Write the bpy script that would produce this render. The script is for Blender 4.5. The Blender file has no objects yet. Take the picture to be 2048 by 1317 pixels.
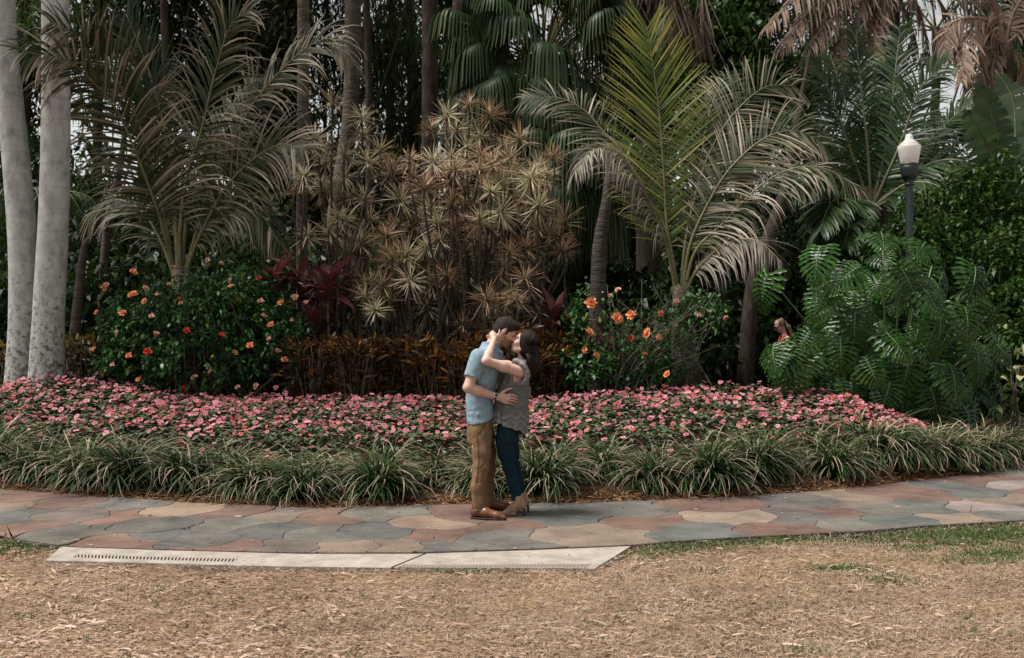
import bpy, math
import numpy as np
from math import radians as R

# ------------------------------------------------------------------ camera, sky, sun, exposure
scene = bpy.context.scene
COL = scene.collection
CAM_H = 1.6
PITCH = R(0.39)
F_PX = 35.0 / 36.0 * 2048.0
cam_data = bpy.data.cameras.new('camera')
cam_data.lens = 35.0
cam_data.sensor_width = 36.0
cam_data.clip_end = 2000.0
cam_data.dof.use_dof = True
cam_data.dof.focus_distance = 8.75
cam_data.dof.aperture_fstop = 3.4
cam = bpy.data.objects.new('camera', cam_data)
cam.location = (0, 0, CAM_H)
cam.rotation_euler = (math.pi / 2 + PITCH, 0, 0)
COL.objects.link(cam)
scene.camera = cam

SUN_EL, SUN_AZ = R(64), R(262)      # azimuth measured clockwise from +Y
world = bpy.data.worlds.new('World')
scene.world = world
world.use_nodes = True
wn = world.node_tree.nodes; wl = world.node_tree.links
wn.clear()
w_out = wn.new('ShaderNodeOutputWorld')
w_bg = wn.new('ShaderNodeBackground')
w_sky = wn.new('ShaderNodeTexSky')
w_sky.sky_type = 'NISHITA'
w_sky.sun_disc = False
w_sky.sun_elevation = SUN_EL
w_sky.sun_rotation = SUN_AZ
w_sky.air_density = 1.0
w_sky.dust_density = 1.2
w_sky.ozone_density = 1.0
w_hsv = wn.new('ShaderNodeHueSaturation')
w_hsv.inputs['Saturation'].default_value = 0.075
wl.new(w_sky.outputs['Color'], w_hsv.inputs['Color'])
wl.new(w_hsv.outputs['Color'], w_bg.inputs['Color'])
w_bg.inputs['Strength'].default_value = 0.075
wl.new(w_bg.outputs['Background'], w_out.inputs['Surface'])

sun_data = bpy.data.lights.new('sun', 'SUN')
sun_data.energy = 3.3
sun_data.angle = R(16)
sun_data.color = (1.0, 0.96, 0.9)
sun = bpy.data.objects.new('sun', sun_data)
sun.rotation_euler = (math.pi / 2 - SUN_EL, 0, math.pi - SUN_AZ)
COL.objects.link(sun)

scene.view_settings.view_transform = 'Standard'
scene.view_settings.look = 'None'
scene.view_settings.exposure = 0.98
scene.view_settings.gamma = 1.0
scene.view_settings.use_curve_mapping = False
scene.render.engine = 'CYCLES'
scene.cycles.use_denoising = True
scene.cycles.max_bounces = 6
scene.cycles.diffuse_bounces = 3
scene.cycles.glossy_bounces = 2
scene.cycles.transmission_bounces = 4
scene.cycles.transparent_max_bounces = 6
scene.cycles.denoising_prefilter = 'ACCURATE'
scene.cycles.caustics_reflective = False
scene.cycles.caustics_refractive = False

# ------------------------------------------------------------------ helpers
rng = np.random.default_rng(7)
_sp, _cp = math.sin(PITCH), math.cos(PITCH)

def P(px, py, Y):
    """world point seen at photo pixel (px, py) at distance Y in front of the camera"""
    cx = (px - 1024.0) / F_PX
    cy = -(py - 658.5) / F_PX
    dy = _cp - _sp * cy
    dz = _sp + _cp * cy
    return np.array([cx * Y / dy, Y, CAM_H + dz * Y / dy])

def G(px, py, z=0.0):
    """ground point (height z) seen at photo pixel"""
    cx = (px - 1024.0) / F_PX
    cy = -(py - 658.5) / F_PX
    dy = _cp - _sp * cy
    dz = _sp + _cp * cy
    t = (z - CAM_H) / dz
    return np.array([cx * t, dy * t, z])

def nrm(v):
    v = np.asarray(v, float)
    return v / np.maximum(np.linalg.norm(v, axis=-1, keepdims=True), 1e-9)

def tag(o, label=None, cat=None, group=None, kind=None):
    if label: o['label'] = label
    if cat: o['category'] = cat
    if group: o['group'] = group
    if kind: o['kind'] = kind
    return o

def empty(name, loc, label=None, cat=None, group=None):
    o = bpy.data.objects.new(name, None)
    o.location = [float(c) for c in loc]
    o.empty_display_size = 0.1
    COL.objects.link(o)
    return tag(o, label, cat, group)

def put(name, mesh, parent=None, loc=None, rot=None, scale=None, kind=None):
    """link an object; loc/rot are in the parent's space (parents have no rotation)"""
    o = bpy.data.objects.new(name, mesh)
    COL.objects.link(o)
    if parent is not None:
        o.parent = parent
    if loc is not None: o.location = [float(c) for c in loc]
    if rot is not None: o.rotation_euler = rot
    if scale is not None: o.scale = (scale, scale, scale) if np.isscalar(scale) else scale
    if kind: o['kind'] = kind
    return o

class MB:
    """collects vertices and faces, builds one mesh"""
    def __init__(s):
        s.v = []; s.t = []; s.f = []; s.m = []; s.n = 0
    def add(s, v, f, tint=0.5, mat=0):
        v = np.asarray(v, np.float32).reshape(-1, 3)
        f = np.asarray(f, np.int64)
        s.v.append(v)
        s.t.append(np.broadcast_to(np.asarray(tint, np.float32), (len(v),)).copy() if np.ndim(tint) == 0 else np.asarray(tint, np.float32).reshape(-1))
        s.f.append(f + s.n); s.m.append(np.full(len(f), mat, np.int32))
        s.n += len(v)
        return s
    def mesh(s, name, mats, smooth=True, origin=None):
        me = bpy.data.meshes.new(name)
        v = np.concatenate(s.v)
        if origin is not None: v = v - np.asarray(origin, np.float32)
        me.vertices.add(len(v)); me.vertices.foreach_set('co', v.ravel().astype(np.float32))
        loops = np.concatenate([f.ravel() for f in s.f])
        tot = np.concatenate([np.full(len(f), f.shape[1], np.int32) for f in s.f])
        start = np.concatenate([[0], np.cumsum(tot)[:-1]]).astype(np.int32)
        me.loops.add(len(loops)); me.loops.foreach_set('vertex_index', loops.astype(np.int32))
        me.polygons.add(len(tot)); me.polygons.foreach_set('loop_start', start)
        me.polygons.foreach_set('material_index', np.concatenate(s.m))
        me.polygons.foreach_set('use_smooth', np.full(len(tot), bool(smooth)))
        at = me.attributes.new('tint', 'FLOAT', 'POINT')
        at.data.foreach_set('value', np.concatenate(s.t))
        for m in (mats if isinstance(mats, (list, tuple)) else [mats]): me.materials.append(m)
        me.update(calc_edges=True)
        return me
    def obj(s, name, mats, parent=None, smooth=True, kind=None, origin=None, loc=None):
        me = s.mesh(name, mats, smooth, origin)
        return put(name, me, parent, loc, kind=kind)

def strips(pts, side, w, tint=0.5):
    """n ribbons: pts (n,k,3), side (n,k,3) unit, w (n,k) full widths -> verts, quads, tint"""
    n, k, _ = pts.shape
    off = side * (w[..., None] * 0.5)
    v = np.stack([pts - off, pts + off], axis=2).reshape(-1, 3)
    i = (np.arange(n)[:, None] * (2 * k) + np.arange(k - 1)[None] * 2).reshape(-1)
    f = np.stack([i, i + 1, i + 3, i + 2], axis=1)
    if np.ndim(tint) == 0: tint = np.full((n, k), tint)
    tint = np.asarray(tint)
    if tint.ndim == 1: tint = np.repeat(tint[:, None], k, 1)
    return v, f, np.repeat(tint[..., None], 2, 2).reshape(-1)

def tube(pts, rad, seg=8, cap=True, tint=0.5):
    pts = np.asarray(pts, float); n = len(pts)
    rad = np.broadcast_to(np.asarray(rad, float), (n,))
    T = nrm(np.gradient(pts, axis=0))
    ref = np.array([0, 1, 0.0]) if abs(T[0][1]) < 0.9 else np.array([1, 0, 0.0])
    A = np.zeros_like(T)
    a = ref - T[0] * np.dot(ref, T[0])
    for i in range(n):
        a = a - T[i] * np.dot(a, T[i]); a = a / np.linalg.norm(a); A[i] = a
    B = np.cross(T, A)
    th = np.arange(seg) / seg * 2 * np.pi
    v = pts[:, None] + rad[:, None, None] * (np.cos(th)[None, :, None] * A[:, None] + np.sin(th)[None, :, None] * B[:, None])
    i = np.arange(n - 1)[:, None] * seg; j = np.arange(seg)[None]; j2 = (j + 1) % seg
    f = np.stack([i + j, i + j2, i + seg + j2, i + seg + j], axis=-1).reshape(-1, 4)
    v = v.reshape(-1, 3)
    if cap:
        v = np.concatenate([v, pts[:1], pts[-1:]])
        b = n * seg
        jj = np.arange(seg); jn = (jj + 1) % seg
        c1 = np.stack([np.full(seg, b), jn, jj, jj], 1); c2 = np.stack([np.full(seg, b + 1), (n - 1) * seg + jj, (n - 1) * seg + jn, (n - 1) * seg + jn], 1)
        f = (f, c1[:, :3], c2[:, :3])
    else:
        f = (f,)
    return v, f, np.full(len(v), tint, np.float32)

def add_tube(mb, pts, rad, seg=8, cap=True, tint=0.5, mat=0):
    v, fs, t = tube(pts, rad, seg, cap, tint)
    base = mb.n
    mb.add(v, fs[0], t, mat)
    for f in fs[1:]:
        mb.f.append(np.asarray(f) + base); mb.m.append(np.full(len(f), mat, np.int32))

def lathe(mb, prof, seg=24, centre=(0, 0, 0), flute=0.0, nfl=0, mat=0, tint=0.5):
    """prof: list of (r, z)"""
    prof = np.asarray(prof, float)
    th = np.arange(seg) / seg * 2 * np.pi
    rr = prof[:, 0][:, None] * (1 + (flute * np.cos(th * nfl) if nfl else 0 * th))[None]
    v = np.stack([rr * np.cos(th), rr * np.sin(th), np.repeat(prof[:, 1][:, None], seg, 1)], -1) + np.asarray(centre)
    n = len(prof)
    i = np.arange(n - 1)[:, None] * seg; j = np.arange(seg)[None]; j2 = (j + 1) % seg
    f = np.stack([i + j, i + j2, i + seg + j2, i + seg + j], axis=-1).reshape(-1, 4)
    mb.add(v.reshape(-1, 3), f, tint, mat)

def box(mb, lo, hi, mat=0, tint=0.5):
    lo = np.asarray(lo, float); hi = np.asarray(hi, float)
    c = np.array([[x, y, z] for x in (0, 1) for y in (0, 1) for z in (0, 1)], float)
    v = lo + c * (hi - lo)
    f = [[0, 1, 3, 2], [4, 6, 7, 5], [0, 4, 5, 1], [2, 3, 7, 6], [0, 2, 6, 4], [1, 5, 7, 3]]
    mb.add(v, f, tint, mat)

def spline(ctrl, n):
    """Catmull-Rom through the control points, n samples evenly spread"""
    c = np.asarray(ctrl, float)
    c = np.vstack([2 * c[0] - c[1], c, 2 * c[-1] - c[-2]])
    out = []
    for i in range(1, len(c) - 2):
        t = np.linspace(0, 1, 24, endpoint=False)[:, None]
        p0, p1, p2, p3 = c[i - 1], c[i], c[i + 1], c[i + 2]
        out.append(0.5 * ((2 * p1) + (-p0 + p2) * t + (2 * p0 - 5 * p1 + 4 * p2 - p3) * t ** 2 + (-p0 + 3 * p1 - 3 * p2 + p3) * t ** 3))
    out.append(c[-2:-1])
    q = np.concatenate(out)
    d = np.concatenate([[0], np.cumsum(np.linalg.norm(np.diff(q, axis=0), axis=1))])
    s = np.linspace(0, d[-1], n)
    return np.stack([np.interp(s, d, q[:, k]) for k in range(q.shape[1])], 1)

def leaves(pos, dirs, L, W, r, droop=0.25, k=3, flat=0.5, tint=None, prof=None):
    """n simple leaves: base position, growth direction; flat pulls blade normals up"""
    n = len(pos)
    d = nrm(dirs)
    up = np.array([0, 0, 1.0])
    rnd = r.normal(size=(n, 3))
    nn = nrm(flat * up + (1 - flat) * nrm(rnd))
    side = nrm(np.cross(d, nn))
    if k == 2:                                        # far leaf: one lozenge, slightly folded
        mid = pos + d * (L * .45)[:, None]; tip = pos + d * L[:, None]; tip[:, 2] -= droop * L
        v = np.stack([pos, mid - side * (W * .5)[:, None], tip, mid + side * (W * .5)[:, None]], 1).reshape(-1, 3)
        i = np.arange(n)[:, None] * 4 + np.arange(4)[None]
        return v, i, np.repeat(r.random(n) if tint is None else tint, 4)
    s = np.linspace(0, 1, k)
    pts = pos[:, None] + d[:, None] * (L[:, None] * s)[..., None]
    pts[..., 2] -= droop * L[:, None] * s ** 2
    if prof is None: prof = {3: [0.25, 1.0, 0.02], 4: [0.2, 0.95, 0.8, 0.02], 5: [0.2, 0.8, 1.0, 0.7, 0.02]}[k]
    w = W[:, None] * np.asarray(prof)[None]
    if tint is None: tint = r.random(n)
    return strips(pts, np.repeat(side[:, None], k, 1), w, tint)

def noise3(p, seed=0):
    """cheap smooth value noise, p (...,3) -> [-1,1]"""
    p = np.asarray(p, float); i = np.floor(p).astype(np.int64); f = p - i; f = f * f * (3 - 2 * f)
    def h(ix, iy, iz):
        x = (ix * 374761393 + iy * 668265263 + iz * 2147483647 + seed * 1274126177) & 0xFFFFFFFF
        x = ((x ^ (x >> 13)) * 1274126177) & 0xFFFFFFFF
        return ((x ^ (x >> 16)) & 0xFFFF) / 32767.5 - 1
    out = 0
    for dx in (0, 1):
        for dy in (0, 1):
            for dz in (0, 1):
                wgt = (f[..., 0] if dx else 1 - f[..., 0]) * (f[..., 1] if dy else 1 - f[..., 1]) * (f[..., 2] if dz else 1 - f[..., 2])
                out = out + wgt * h(i[..., 0] + dx, i[..., 1] + dy, i[..., 2] + dz)
    return out

# ------------------------------------------------------------------ materials
def new_mat(name):
    m = bpy.data.materials.new(name); m.use_nodes = True
    nt = m.node_tree; nt.nodes.clear()
    return m, nt.nodes, nt.links

def ramp_node(N, stops):
    r = N.new('ShaderNodeValToRGB')
    e = r.color_ramp.elements
    while len(e) < len(stops): e.new(0.5)
    for el, (p, c) in zip(e, stops):
        el.position = p; el.color = (c[0], c[1], c[2], 1)
    return r

LEAF_TONE = {'coconut_leaflet': .6, 'coconut_leaflet_green': 1.35, 'coconut_leaflet_dry': .6, 'dark_palm_leaflet': .78, 'fan_palm_blade': .6, 'tree_leaf': .55, 'vine_leaf': .72, 'bamboo_leaf': .95, 'split_leaf_blade': .6, 'lilyturf_blade': .62, 'impatiens_leaf': 1.45, 'hibiscus_leaf': 1.3, 'croton_leaf': .8, 'dracaena_leaf': 1.12, 'dracaena_leaf_ruddy': 1.12}
def mat_tint(name, stops, rough=0.5, trans=0.0, spec=0.4, var=0.25, bump=None, noise=None):
    """colour from the 'tint' attribute through a ramp, varied by object; optional translucency"""
    kt = LEAF_TONE.get(name, 1.0); ks = 1.45 if name == 'split_leaf_blade' else 1.3 if name in ('tree_leaf', 'vine_leaf', 'split_leaf_blade', 'hibiscus_leaf', 'fan_palm_blade', 'dark_palm_leaflet', 'bamboo_leaf') else 1.0
    stops = [(q, tuple(max(0.002, (sum(col) / 3 + (c - sum(col) / 3) * ks)) * kt for c in col)) for q, col in stops]
    m, N, L = new_mat(name)
    out = N.new('ShaderNodeOutputMaterial')
    at = N.new('ShaderNodeAttribute'); at.attribute_name = 'tint'
    rp = ramp_node(N, stops); L.new(at.outputs['Fac'], rp.inputs['Fac'])
    col = rp.outputs['Color']
    oi = N.new('ShaderNodeObjectInfo')
    mr = N.new('ShaderNodeMapRange'); mr.inputs['To Min'].default_value = 1 - var; mr.inputs['To Max'].default_value = 1 + var
    L.new(oi.outputs['Random'], mr.inputs['Value'])
    hs = N.new('ShaderNodeHueSaturation'); L.new(col, hs.inputs['Color']); L.new(mr.outputs['Result'], hs.inputs['Value'])
    col = hs.outputs['Color']
    if noise:
        tc = N.new('ShaderNodeTexCoord'); nz = N.new('ShaderNodeTexNoise'); nz.inputs['Scale'].default_value = noise[0]; nz.inputs['Detail'].default_value = 5
        L.new(tc.outputs['Object'], nz.inputs['Vector'])
        mm = N.new('ShaderNodeMapRange'); mm.inputs['From Min'].default_value = 0.3; mm.inputs['From Max'].default_value = 0.7
        mm.inputs['To Min'].default_value = 1 - noise[1]; mm.inputs['To Max'].default_value = 1 + noise[1]
        L.new(nz.outputs['Fac'], mm.inputs['Value'])
        h2 = N.new('ShaderNodeHueSaturation'); L.new(col, h2.inputs['Color']); L.new(mm.outputs['Result'], h2.inputs['Value'])
        col = h2.outputs['Color']
    b = N.new('ShaderNodeBsdfPrincipled')
    L.new(col, b.inputs['Base Color'])
    b.inputs['Roughness'].default_value = rough
    b.inputs['Specular IOR Level'].default_value = spec * (.5 if name in LEAF_TONE and name != 'split_leaf_blade' else 1)
    if bump:
        tc2 = N.new('ShaderNodeTexCoord'); n2 = N.new('ShaderNodeTexNoise'); n2.inputs['Scale'].default_value = bump[0]; n2.inputs['Detail'].default_value = 4
        L.new(tc2.outputs['Object'], n2.inputs['Vector'])
        bp = N.new('ShaderNodeBump'); bp.inputs['Strength'].default_value = bump[1]; bp.inputs['Distance'].default_value = bump[2]
        L.new(n2.outputs['Fac'], bp.inputs['Height']); L.new(bp.outputs['Normal'], b.inputs['Normal'])
    if trans > 0:
        t = N.new('ShaderNodeBsdfTranslucent'); L.new(col, t.inputs['Color'])
        mx = N.new('ShaderNodeMixShader'); mx.inputs['Fac'].default_value = trans
        L.new(b.outputs['BSDF'], mx.inputs[1]); L.new(t.outputs['BSDF'], mx.inputs[2])
        L.new(mx.outputs['Shader'], out.inputs['Surface'])
    else:
        L.new(b.outputs['BSDF'], out.inputs['Surface'])
    return m

def mat_plain(name, col, rough=0.6, spec=0.4, noise=None, bump=None, metal=0.0, stretch=(1, 1, 1)):
    """noise: (scale, dark colour, light colour)"""
    m, N, L = new_mat(name)
    out = N.new('ShaderNodeOutputMaterial'); b = N.new('ShaderNodeBsdfPrincipled')
    b.inputs['Base Color'].default_value = (*col, 1); b.inputs['Roughness'].default_value = rough
    b.inputs['Specular IOR Level'].default_value = spec; b.inputs['Metallic'].default_value = metal
    tc = N.new('ShaderNodeTexCoord'); mp = N.new('ShaderNodeMapping'); mp.inputs['Scale'].default_value = stretch
    L.new(tc.outputs['Object'], mp.inputs['Vector'])
    if noise:
        nz = N.new('ShaderNodeTexNoise'); nz.inputs['Scale'].default_value = noise[0]; nz.inputs['Detail'].default_value = 6; nz.inputs['Roughness'].default_value = 0.65
        L.new(mp.outputs['Vector'], nz.inputs['Vector'])
        rp = ramp_node(N, [(0.32, noise[1]), (0.68, noise[2])]); L.new(nz.outputs['Fac'], rp.inputs['Fac'])
        L.new(rp.outputs['Color'], b.inputs['Base Color'])
    if bump:
        n2 = N.new('ShaderNodeTexNoise'); n2.inputs['Scale'].default_value = bump[0]; n2.inputs['Detail'].default_value = 5
        L.new(mp.outputs['Vector'], n2.inputs['Vector'])
        bp = N.new('ShaderNodeBump'); bp.inputs['Strength'].default_value = bump[1]; bp.inputs['Distance'].default_value = bump[2]
        L.new(n2.outputs['Fac'], bp.inputs['Height']); L.new(bp.outputs['Normal'], b.inputs['Normal'])
    L.new(b.outputs['BSDF'], out.inputs['Surface'])
    return m
# ------------------------------------------------------------------ ground, path, gutter
FAR_PX = [(0, 983), (150, 995), (400, 1012), (650, 1022), (850, 1017), (1000, 1012), (1150, 1012), (1300, 1006), (1500, 998), (1650, 986), (1800, 970), (1900, 958), (1980, 946), (2048, 937)]
NEAR_PX = [(0, 1079), (60, 1090), (125, 1099), (330, 1106), (600, 1113), (830, 1113), (1050, 1106), (1265, 1097), (1400, 1087), (1500, 1081), (1650, 1073), (1750, 1068), (1850, 1058), (2048, 1047)]
_far = np.array([G(x, y)[:2] for x, y in FAR_PX]); _near = np.array([G(x, y)[:2] for x, y in NEAR_PX])
_far = np.vstack([[-14.0, 15.5], [-8.5, 11.9], _far, [7.2, 13.0], [9.5, 16.5]])
_near = np.vstack([[-14.0, 10.2], [-7.2, 8.35], _near, [6.6, 9.2], [13.0, 13.2]])
def y_far(x): return np.interp(x, _far[:, 0], _far[:, 1])
def y_near(x): return np.interp(x, _near[:, 0], _near[:, 1])

# rear edge of the flower bed: photo column -> (distance, photo row of the flower tops)
BED = np.array([(-300, 14.0, 775), (0, 13.8, 768), (60, 13.4, 760), (130, 13.6, 752), (250, 13.4, 768), (400, 13.2, 788), (700, 13.2, 795), (930, 13.2, 795), (1100, 13.2, 790), (1300, 13.3, 779), (1500, 13.4, 768), (1600, 13.2, 777), (1700, 12.7, 798), (1780, 12.3, 822), (1870, 11.9, 852), (1960, 11.7, 880)], float)
_bx = np.array([P(a, c, b)[0] for a, b, c in BED]); _by = BED[:, 1]; _bz = np.array([P(a, c, b)[2] for a, b, c in BED])
def bed_back(x): return np.interp(x, _bx, _by), np.interp(x, _bx, _bz)
CANOPY = 0.40
def smooth01(t):
    t = np.clip(t, 0, 1); return t * t * (3 - 2 * t)
def soil(x, y):
    yf = y_far(x); yb, zb = bed_back(x)
    t = (y - yf) / np.maximum(yb - yf, 0.5)
    hb = np.maximum(zb - CANOPY, 0.05)
    h = hb * np.clip(t, 0, 1) ** 0.85
    back = smooth01((y - yb) / 6.0)
    return np.where(y < yf, 0.0, h * (1 - back) + back * 0.30)

def ground_mat():
    m, N, L = new_mat('ground_soil_and_straw')
    out = N.new('ShaderNodeOutputMaterial'); b = N.new('ShaderNodeBsdfPrincipled')
    geo = N.new('ShaderNodeNewGeometry'); at = N.new('ShaderNodeAttribute'); at.attribute_name = 'tint'
    n1 = N.new('ShaderNodeTexNoise'); n1.inputs['Scale'].default_value = 1.3; n1.inputs['Detail'].default_value = 8
    mp = N.new('ShaderNodeMapping'); mp.inputs['Scale'].default_value = (22, 60, 30)
    L.new(geo.outputs['Position'], n1.inputs['Vector']); L.new(geo.outputs['Position'], mp.inputs['Vector'])
    n2 = N.new('ShaderNodeTexNoise'); n2.inputs['Scale'].default_value = 1.0; n2.inputs['Detail'].default_value = 6
    L.new(mp.outputs['Vector'], n2.inputs['Vector'])
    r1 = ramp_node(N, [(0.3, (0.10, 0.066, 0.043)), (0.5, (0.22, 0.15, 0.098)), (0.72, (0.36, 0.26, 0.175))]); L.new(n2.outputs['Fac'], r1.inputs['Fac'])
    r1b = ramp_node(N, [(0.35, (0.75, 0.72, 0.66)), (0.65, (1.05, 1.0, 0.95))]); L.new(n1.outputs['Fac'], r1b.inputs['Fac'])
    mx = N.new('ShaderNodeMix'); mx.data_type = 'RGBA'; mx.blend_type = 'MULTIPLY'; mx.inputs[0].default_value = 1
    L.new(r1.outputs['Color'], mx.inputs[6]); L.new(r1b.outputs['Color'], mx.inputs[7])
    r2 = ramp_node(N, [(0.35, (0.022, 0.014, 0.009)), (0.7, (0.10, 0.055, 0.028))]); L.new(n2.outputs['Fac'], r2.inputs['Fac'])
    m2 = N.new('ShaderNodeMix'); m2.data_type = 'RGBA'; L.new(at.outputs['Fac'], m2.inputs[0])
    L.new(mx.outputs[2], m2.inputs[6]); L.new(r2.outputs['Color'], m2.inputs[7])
    L.new(m2.outputs[2], b.inputs['Base Color']); b.inputs['Roughness'].default_value = 0.95; b.inputs['Specular IOR Level'].default_value = 0.1
    bp = N.new('ShaderNodeBump'); bp.inputs['Strength'].default_value = 0.8; bp.inputs['Distance'].default_value = 0.02
    L.new(n2.outputs['Fac'], bp.inputs['Height']); L.new(bp.outputs['Normal'], b.inputs['Normal'])
    L.new(b.outputs['BSDF'], out.inputs['Surface'])
    return m

def build_ground():
    xs = np.unique(np.concatenate([[-400, -200, -100, -60, -40, -30], np.arange(-22, 22.01, 0.22), [30, 40, 60, 100, 200, 400]]))
    ys = np.unique(np.concatenate([[-100, -40, -15, -5, 0, 3], np.arange(4.0, 20.0, 0.16), np.arange(20, 50, 1.0), [60, 80, 120, 200, 400, 800]]))
    X, Y = np.meshgrid(xs, ys)
    Z = soil(X, Y)
    front = (Y < y_near(X)) & (Y > 0)
    Z = Z + np.where(front, 0.012 * noise3(np.stack([X * 1.7, Y * 1.7, X * 0], -1), 3) + 0.0, 0)
    inpath = (Y > y_near(X) - 0.45) & (Y < y_far(X) + 0.1)
    Z = np.where(inpath, -0.03, Z)
    v = np.stack([X, Y, Z], -1).reshape(-1, 3)
    nx, ny = len(xs), len(ys)
    i = (np.arange(ny - 1)[:, None] * nx + np.arange(nx - 1)[None]).reshape(-1)
    f = np.stack([i, i + 1, i + nx + 1, i + nx], 1)
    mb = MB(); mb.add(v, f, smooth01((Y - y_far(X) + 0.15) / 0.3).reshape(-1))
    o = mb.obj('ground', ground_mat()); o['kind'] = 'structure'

STONES = [  # photo column, row, colour key
 (51, 995, 'r'), (8, 1012, 't'), (113, 1006, 'r'), (41, 1031, 'b'), (140, 1030, 'n'), (246, 1008, 'g'), (31, 1058, 'r'), (140, 1066, 'o'), (250, 1031, 'r'), (262, 1082, 'r'), (362, 1020, 'y'), (322, 1050, 'g'), (333, 1070, 'b'), (392, 1079, 'g'), (450, 1024, 'r'), (455, 1050, 'o'), (545, 1060, 'b'), (430, 1094, 'r'), (560, 1099, 'n'), (568, 1030, 'n'), (655, 1035, 'r'), (662, 1068, 'o'), (690, 1098, 't'),
 (785, 1028, 'o'), (860, 1043, 'y'), (752, 1061, 'b'), (885, 1070, 'r'), (940, 1030, 'r'), (1020, 1033, 'r'), (1128, 1030, 'b'), (985, 1085, 'g'), (780, 1098, 't'), (880, 1100, 'g'), (1215, 1068, 't'), (1262, 1016, 'g'), (1305, 1044, 'r'), (1400, 1066, 'b'),
 (1468, 1031, 't'), (1425, 1009, 'r'), (1585, 1063, 'r'), (1615, 1003, 'g'), (1645, 1022, 'r'), (1590, 1034, 'g'), (1755, 1016, 'o'), (1700, 997, 't'), (1830, 989, 'r'), (1720, 1050, 'o'), (1850, 1012, 'b'), (1805, 1046, 'b'), (1930, 1040, 't'), (1935, 984, 'b'), (2015, 998, 't'), (1980, 1016, 'p'), (1985, 963, 'r'), (2040, 1032, 'g'), (2044, 970, 'p'),
 (-70, 1000, 'g'), (-60, 1040, 't'), (-160, 985, 'r'), (-150, 1025, 'o'), (-260, 1000, 'b'), (-70, 1070, 'r'), (-220, 1055, 'y'), (-330, 975, 'r'), (-360, 1030, 'g'), (2120, 985, 'r'), (2110, 1020, 'b'), (2130, 948, 'o'), (2220, 965, 't'), (2200, 1005, 'g'), (2330, 985, 'r'), (2310, 940, 'b'), (2420, 960, 'y')]
STONE_COL = {'r': (0.21, 0.105, 0.072), 't': (0.27, 0.19, 0.125), 'y': (0.31, 0.20, 0.115), 'b': (0.112, 0.122, 0.115), 'g': (0.145, 0.133, 0.115), 'o': (0.165, 0.152, 0.115), 'n': (0.19, 0.138, 0.105), 'p': (0.30, 0.235, 0.205)}

def stone_mat():
    m, N, L = new_mat('tinted_flagstone')
    out = N.new('ShaderNodeOutputMaterial'); b = N.new('ShaderNodeBsdfPrincipled')
    oi = N.new('ShaderNodeObjectInfo'); geo = N.new('ShaderNodeNewGeometry')
    def nz(scale, detail=7, rough=0.6, vec=None):
        n = N.new('ShaderNodeTexNoise'); n.inputs['Scale'].default_value = scale; n.inputs['Detail'].default_value = detail; n.inputs['Roughness'].default_value = rough
        L.new(vec or geo.outputs['Position'], n.inputs['Vector']); return n
    a = nz(2.2); c = nz(45, 4)
    mp = N.new('ShaderNodeMapping'); mp.inputs['Scale'].default_value = (3, 14, 1); mp.inputs['Rotation'].default_value = (0, 0, 0.25); L.new(geo.outputs['Position'], mp.inputs['Vector'])
    s = nz(1.6, 8, 0.72, mp.outputs['Vector'])
    r1 = ramp_node(N, [(0.3, (0.55, 0.55, 0.56)), (0.7, (1.3, 1.25, 1.2))]); L.new(a.outputs['Fac'], r1.inputs['Fac'])
    m1 = N.new('ShaderNodeMix'); m1.data_type = 'RGBA'; m1.blend_type = 'MULTIPLY'; m1.inputs[0].default_value = 1
    L.new(oi.outputs['Color'], m1.inputs[6]); L.new(r1.outputs['Color'], m1.inputs[7])
    # grey cement wear in streaks
    r2 = ramp_node(N, [(0.50, (0, 0, 0)), (0.70, (0.62, 0.62, 0.62))]); L.new(s.outputs['Fac'], r2.inputs['Fac'])
    m2 = N.new('ShaderNodeMix'); m2.data_type = 'RGBA'; L.new(r2.outputs['Color'], m2.inputs[0])
    L.new(m1.outputs[2], m2.inputs[6]); m2.inputs[7].default_value = (0.18, 0.158, 0.132, 1)
    r3 = ramp_node(N, [(0.3, (0.82, 0.82, 0.82)), (0.72, (1.14, 1.14, 1.14))]); L.new(c.outputs['Fac'], r3.inputs['Fac'])
    m3 = N.new('ShaderNodeMix'); m3.data_type = 'RGBA'; m3.blend_type = 'MULTIPLY'; m3.inputs[0].default_value = 1
    L.new(m2.outputs[2], m3.inputs[6]); L.new(r3.outputs['Color'], m3.inputs[7])
    # pale scuffs
    w = nz(9, 10, 0.8); r4 = ramp_node(N, [(0.66, (0, 0, 0)), (0.74, (0.55, 0.55, 0.55))]); L.new(w.outputs['Fac'], r4.inputs['Fac'])
    m4 = N.new('ShaderNodeMix'); m4.data_type = 'RGBA'; L.new(r4.outputs['Color'], m4.inputs[0]); L.new(m3.outputs[2], m4.inputs[6]); m4.inputs[7].default_value = (0.32, 0.29, 0.26, 1)
    L.new(m4.outputs[2], b.inputs['Base Color'])
    b.inputs['Roughness'].default_value = 0.85; b.inputs['Specular IOR Level'].default_value = 0.18
    bp = N.new('ShaderNodeBump'); bp.inputs['Strength'].default_value = 0.35; bp.inputs['Distance'].default_value = 0.012
    L.new(c.outputs['Fac'], bp.inputs['Height']); L.new(bp.outputs['Normal'], b.inputs['Normal'])
    L.new(b.outputs['BSDF'], out.inputs['Surface'])
    return m

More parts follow.
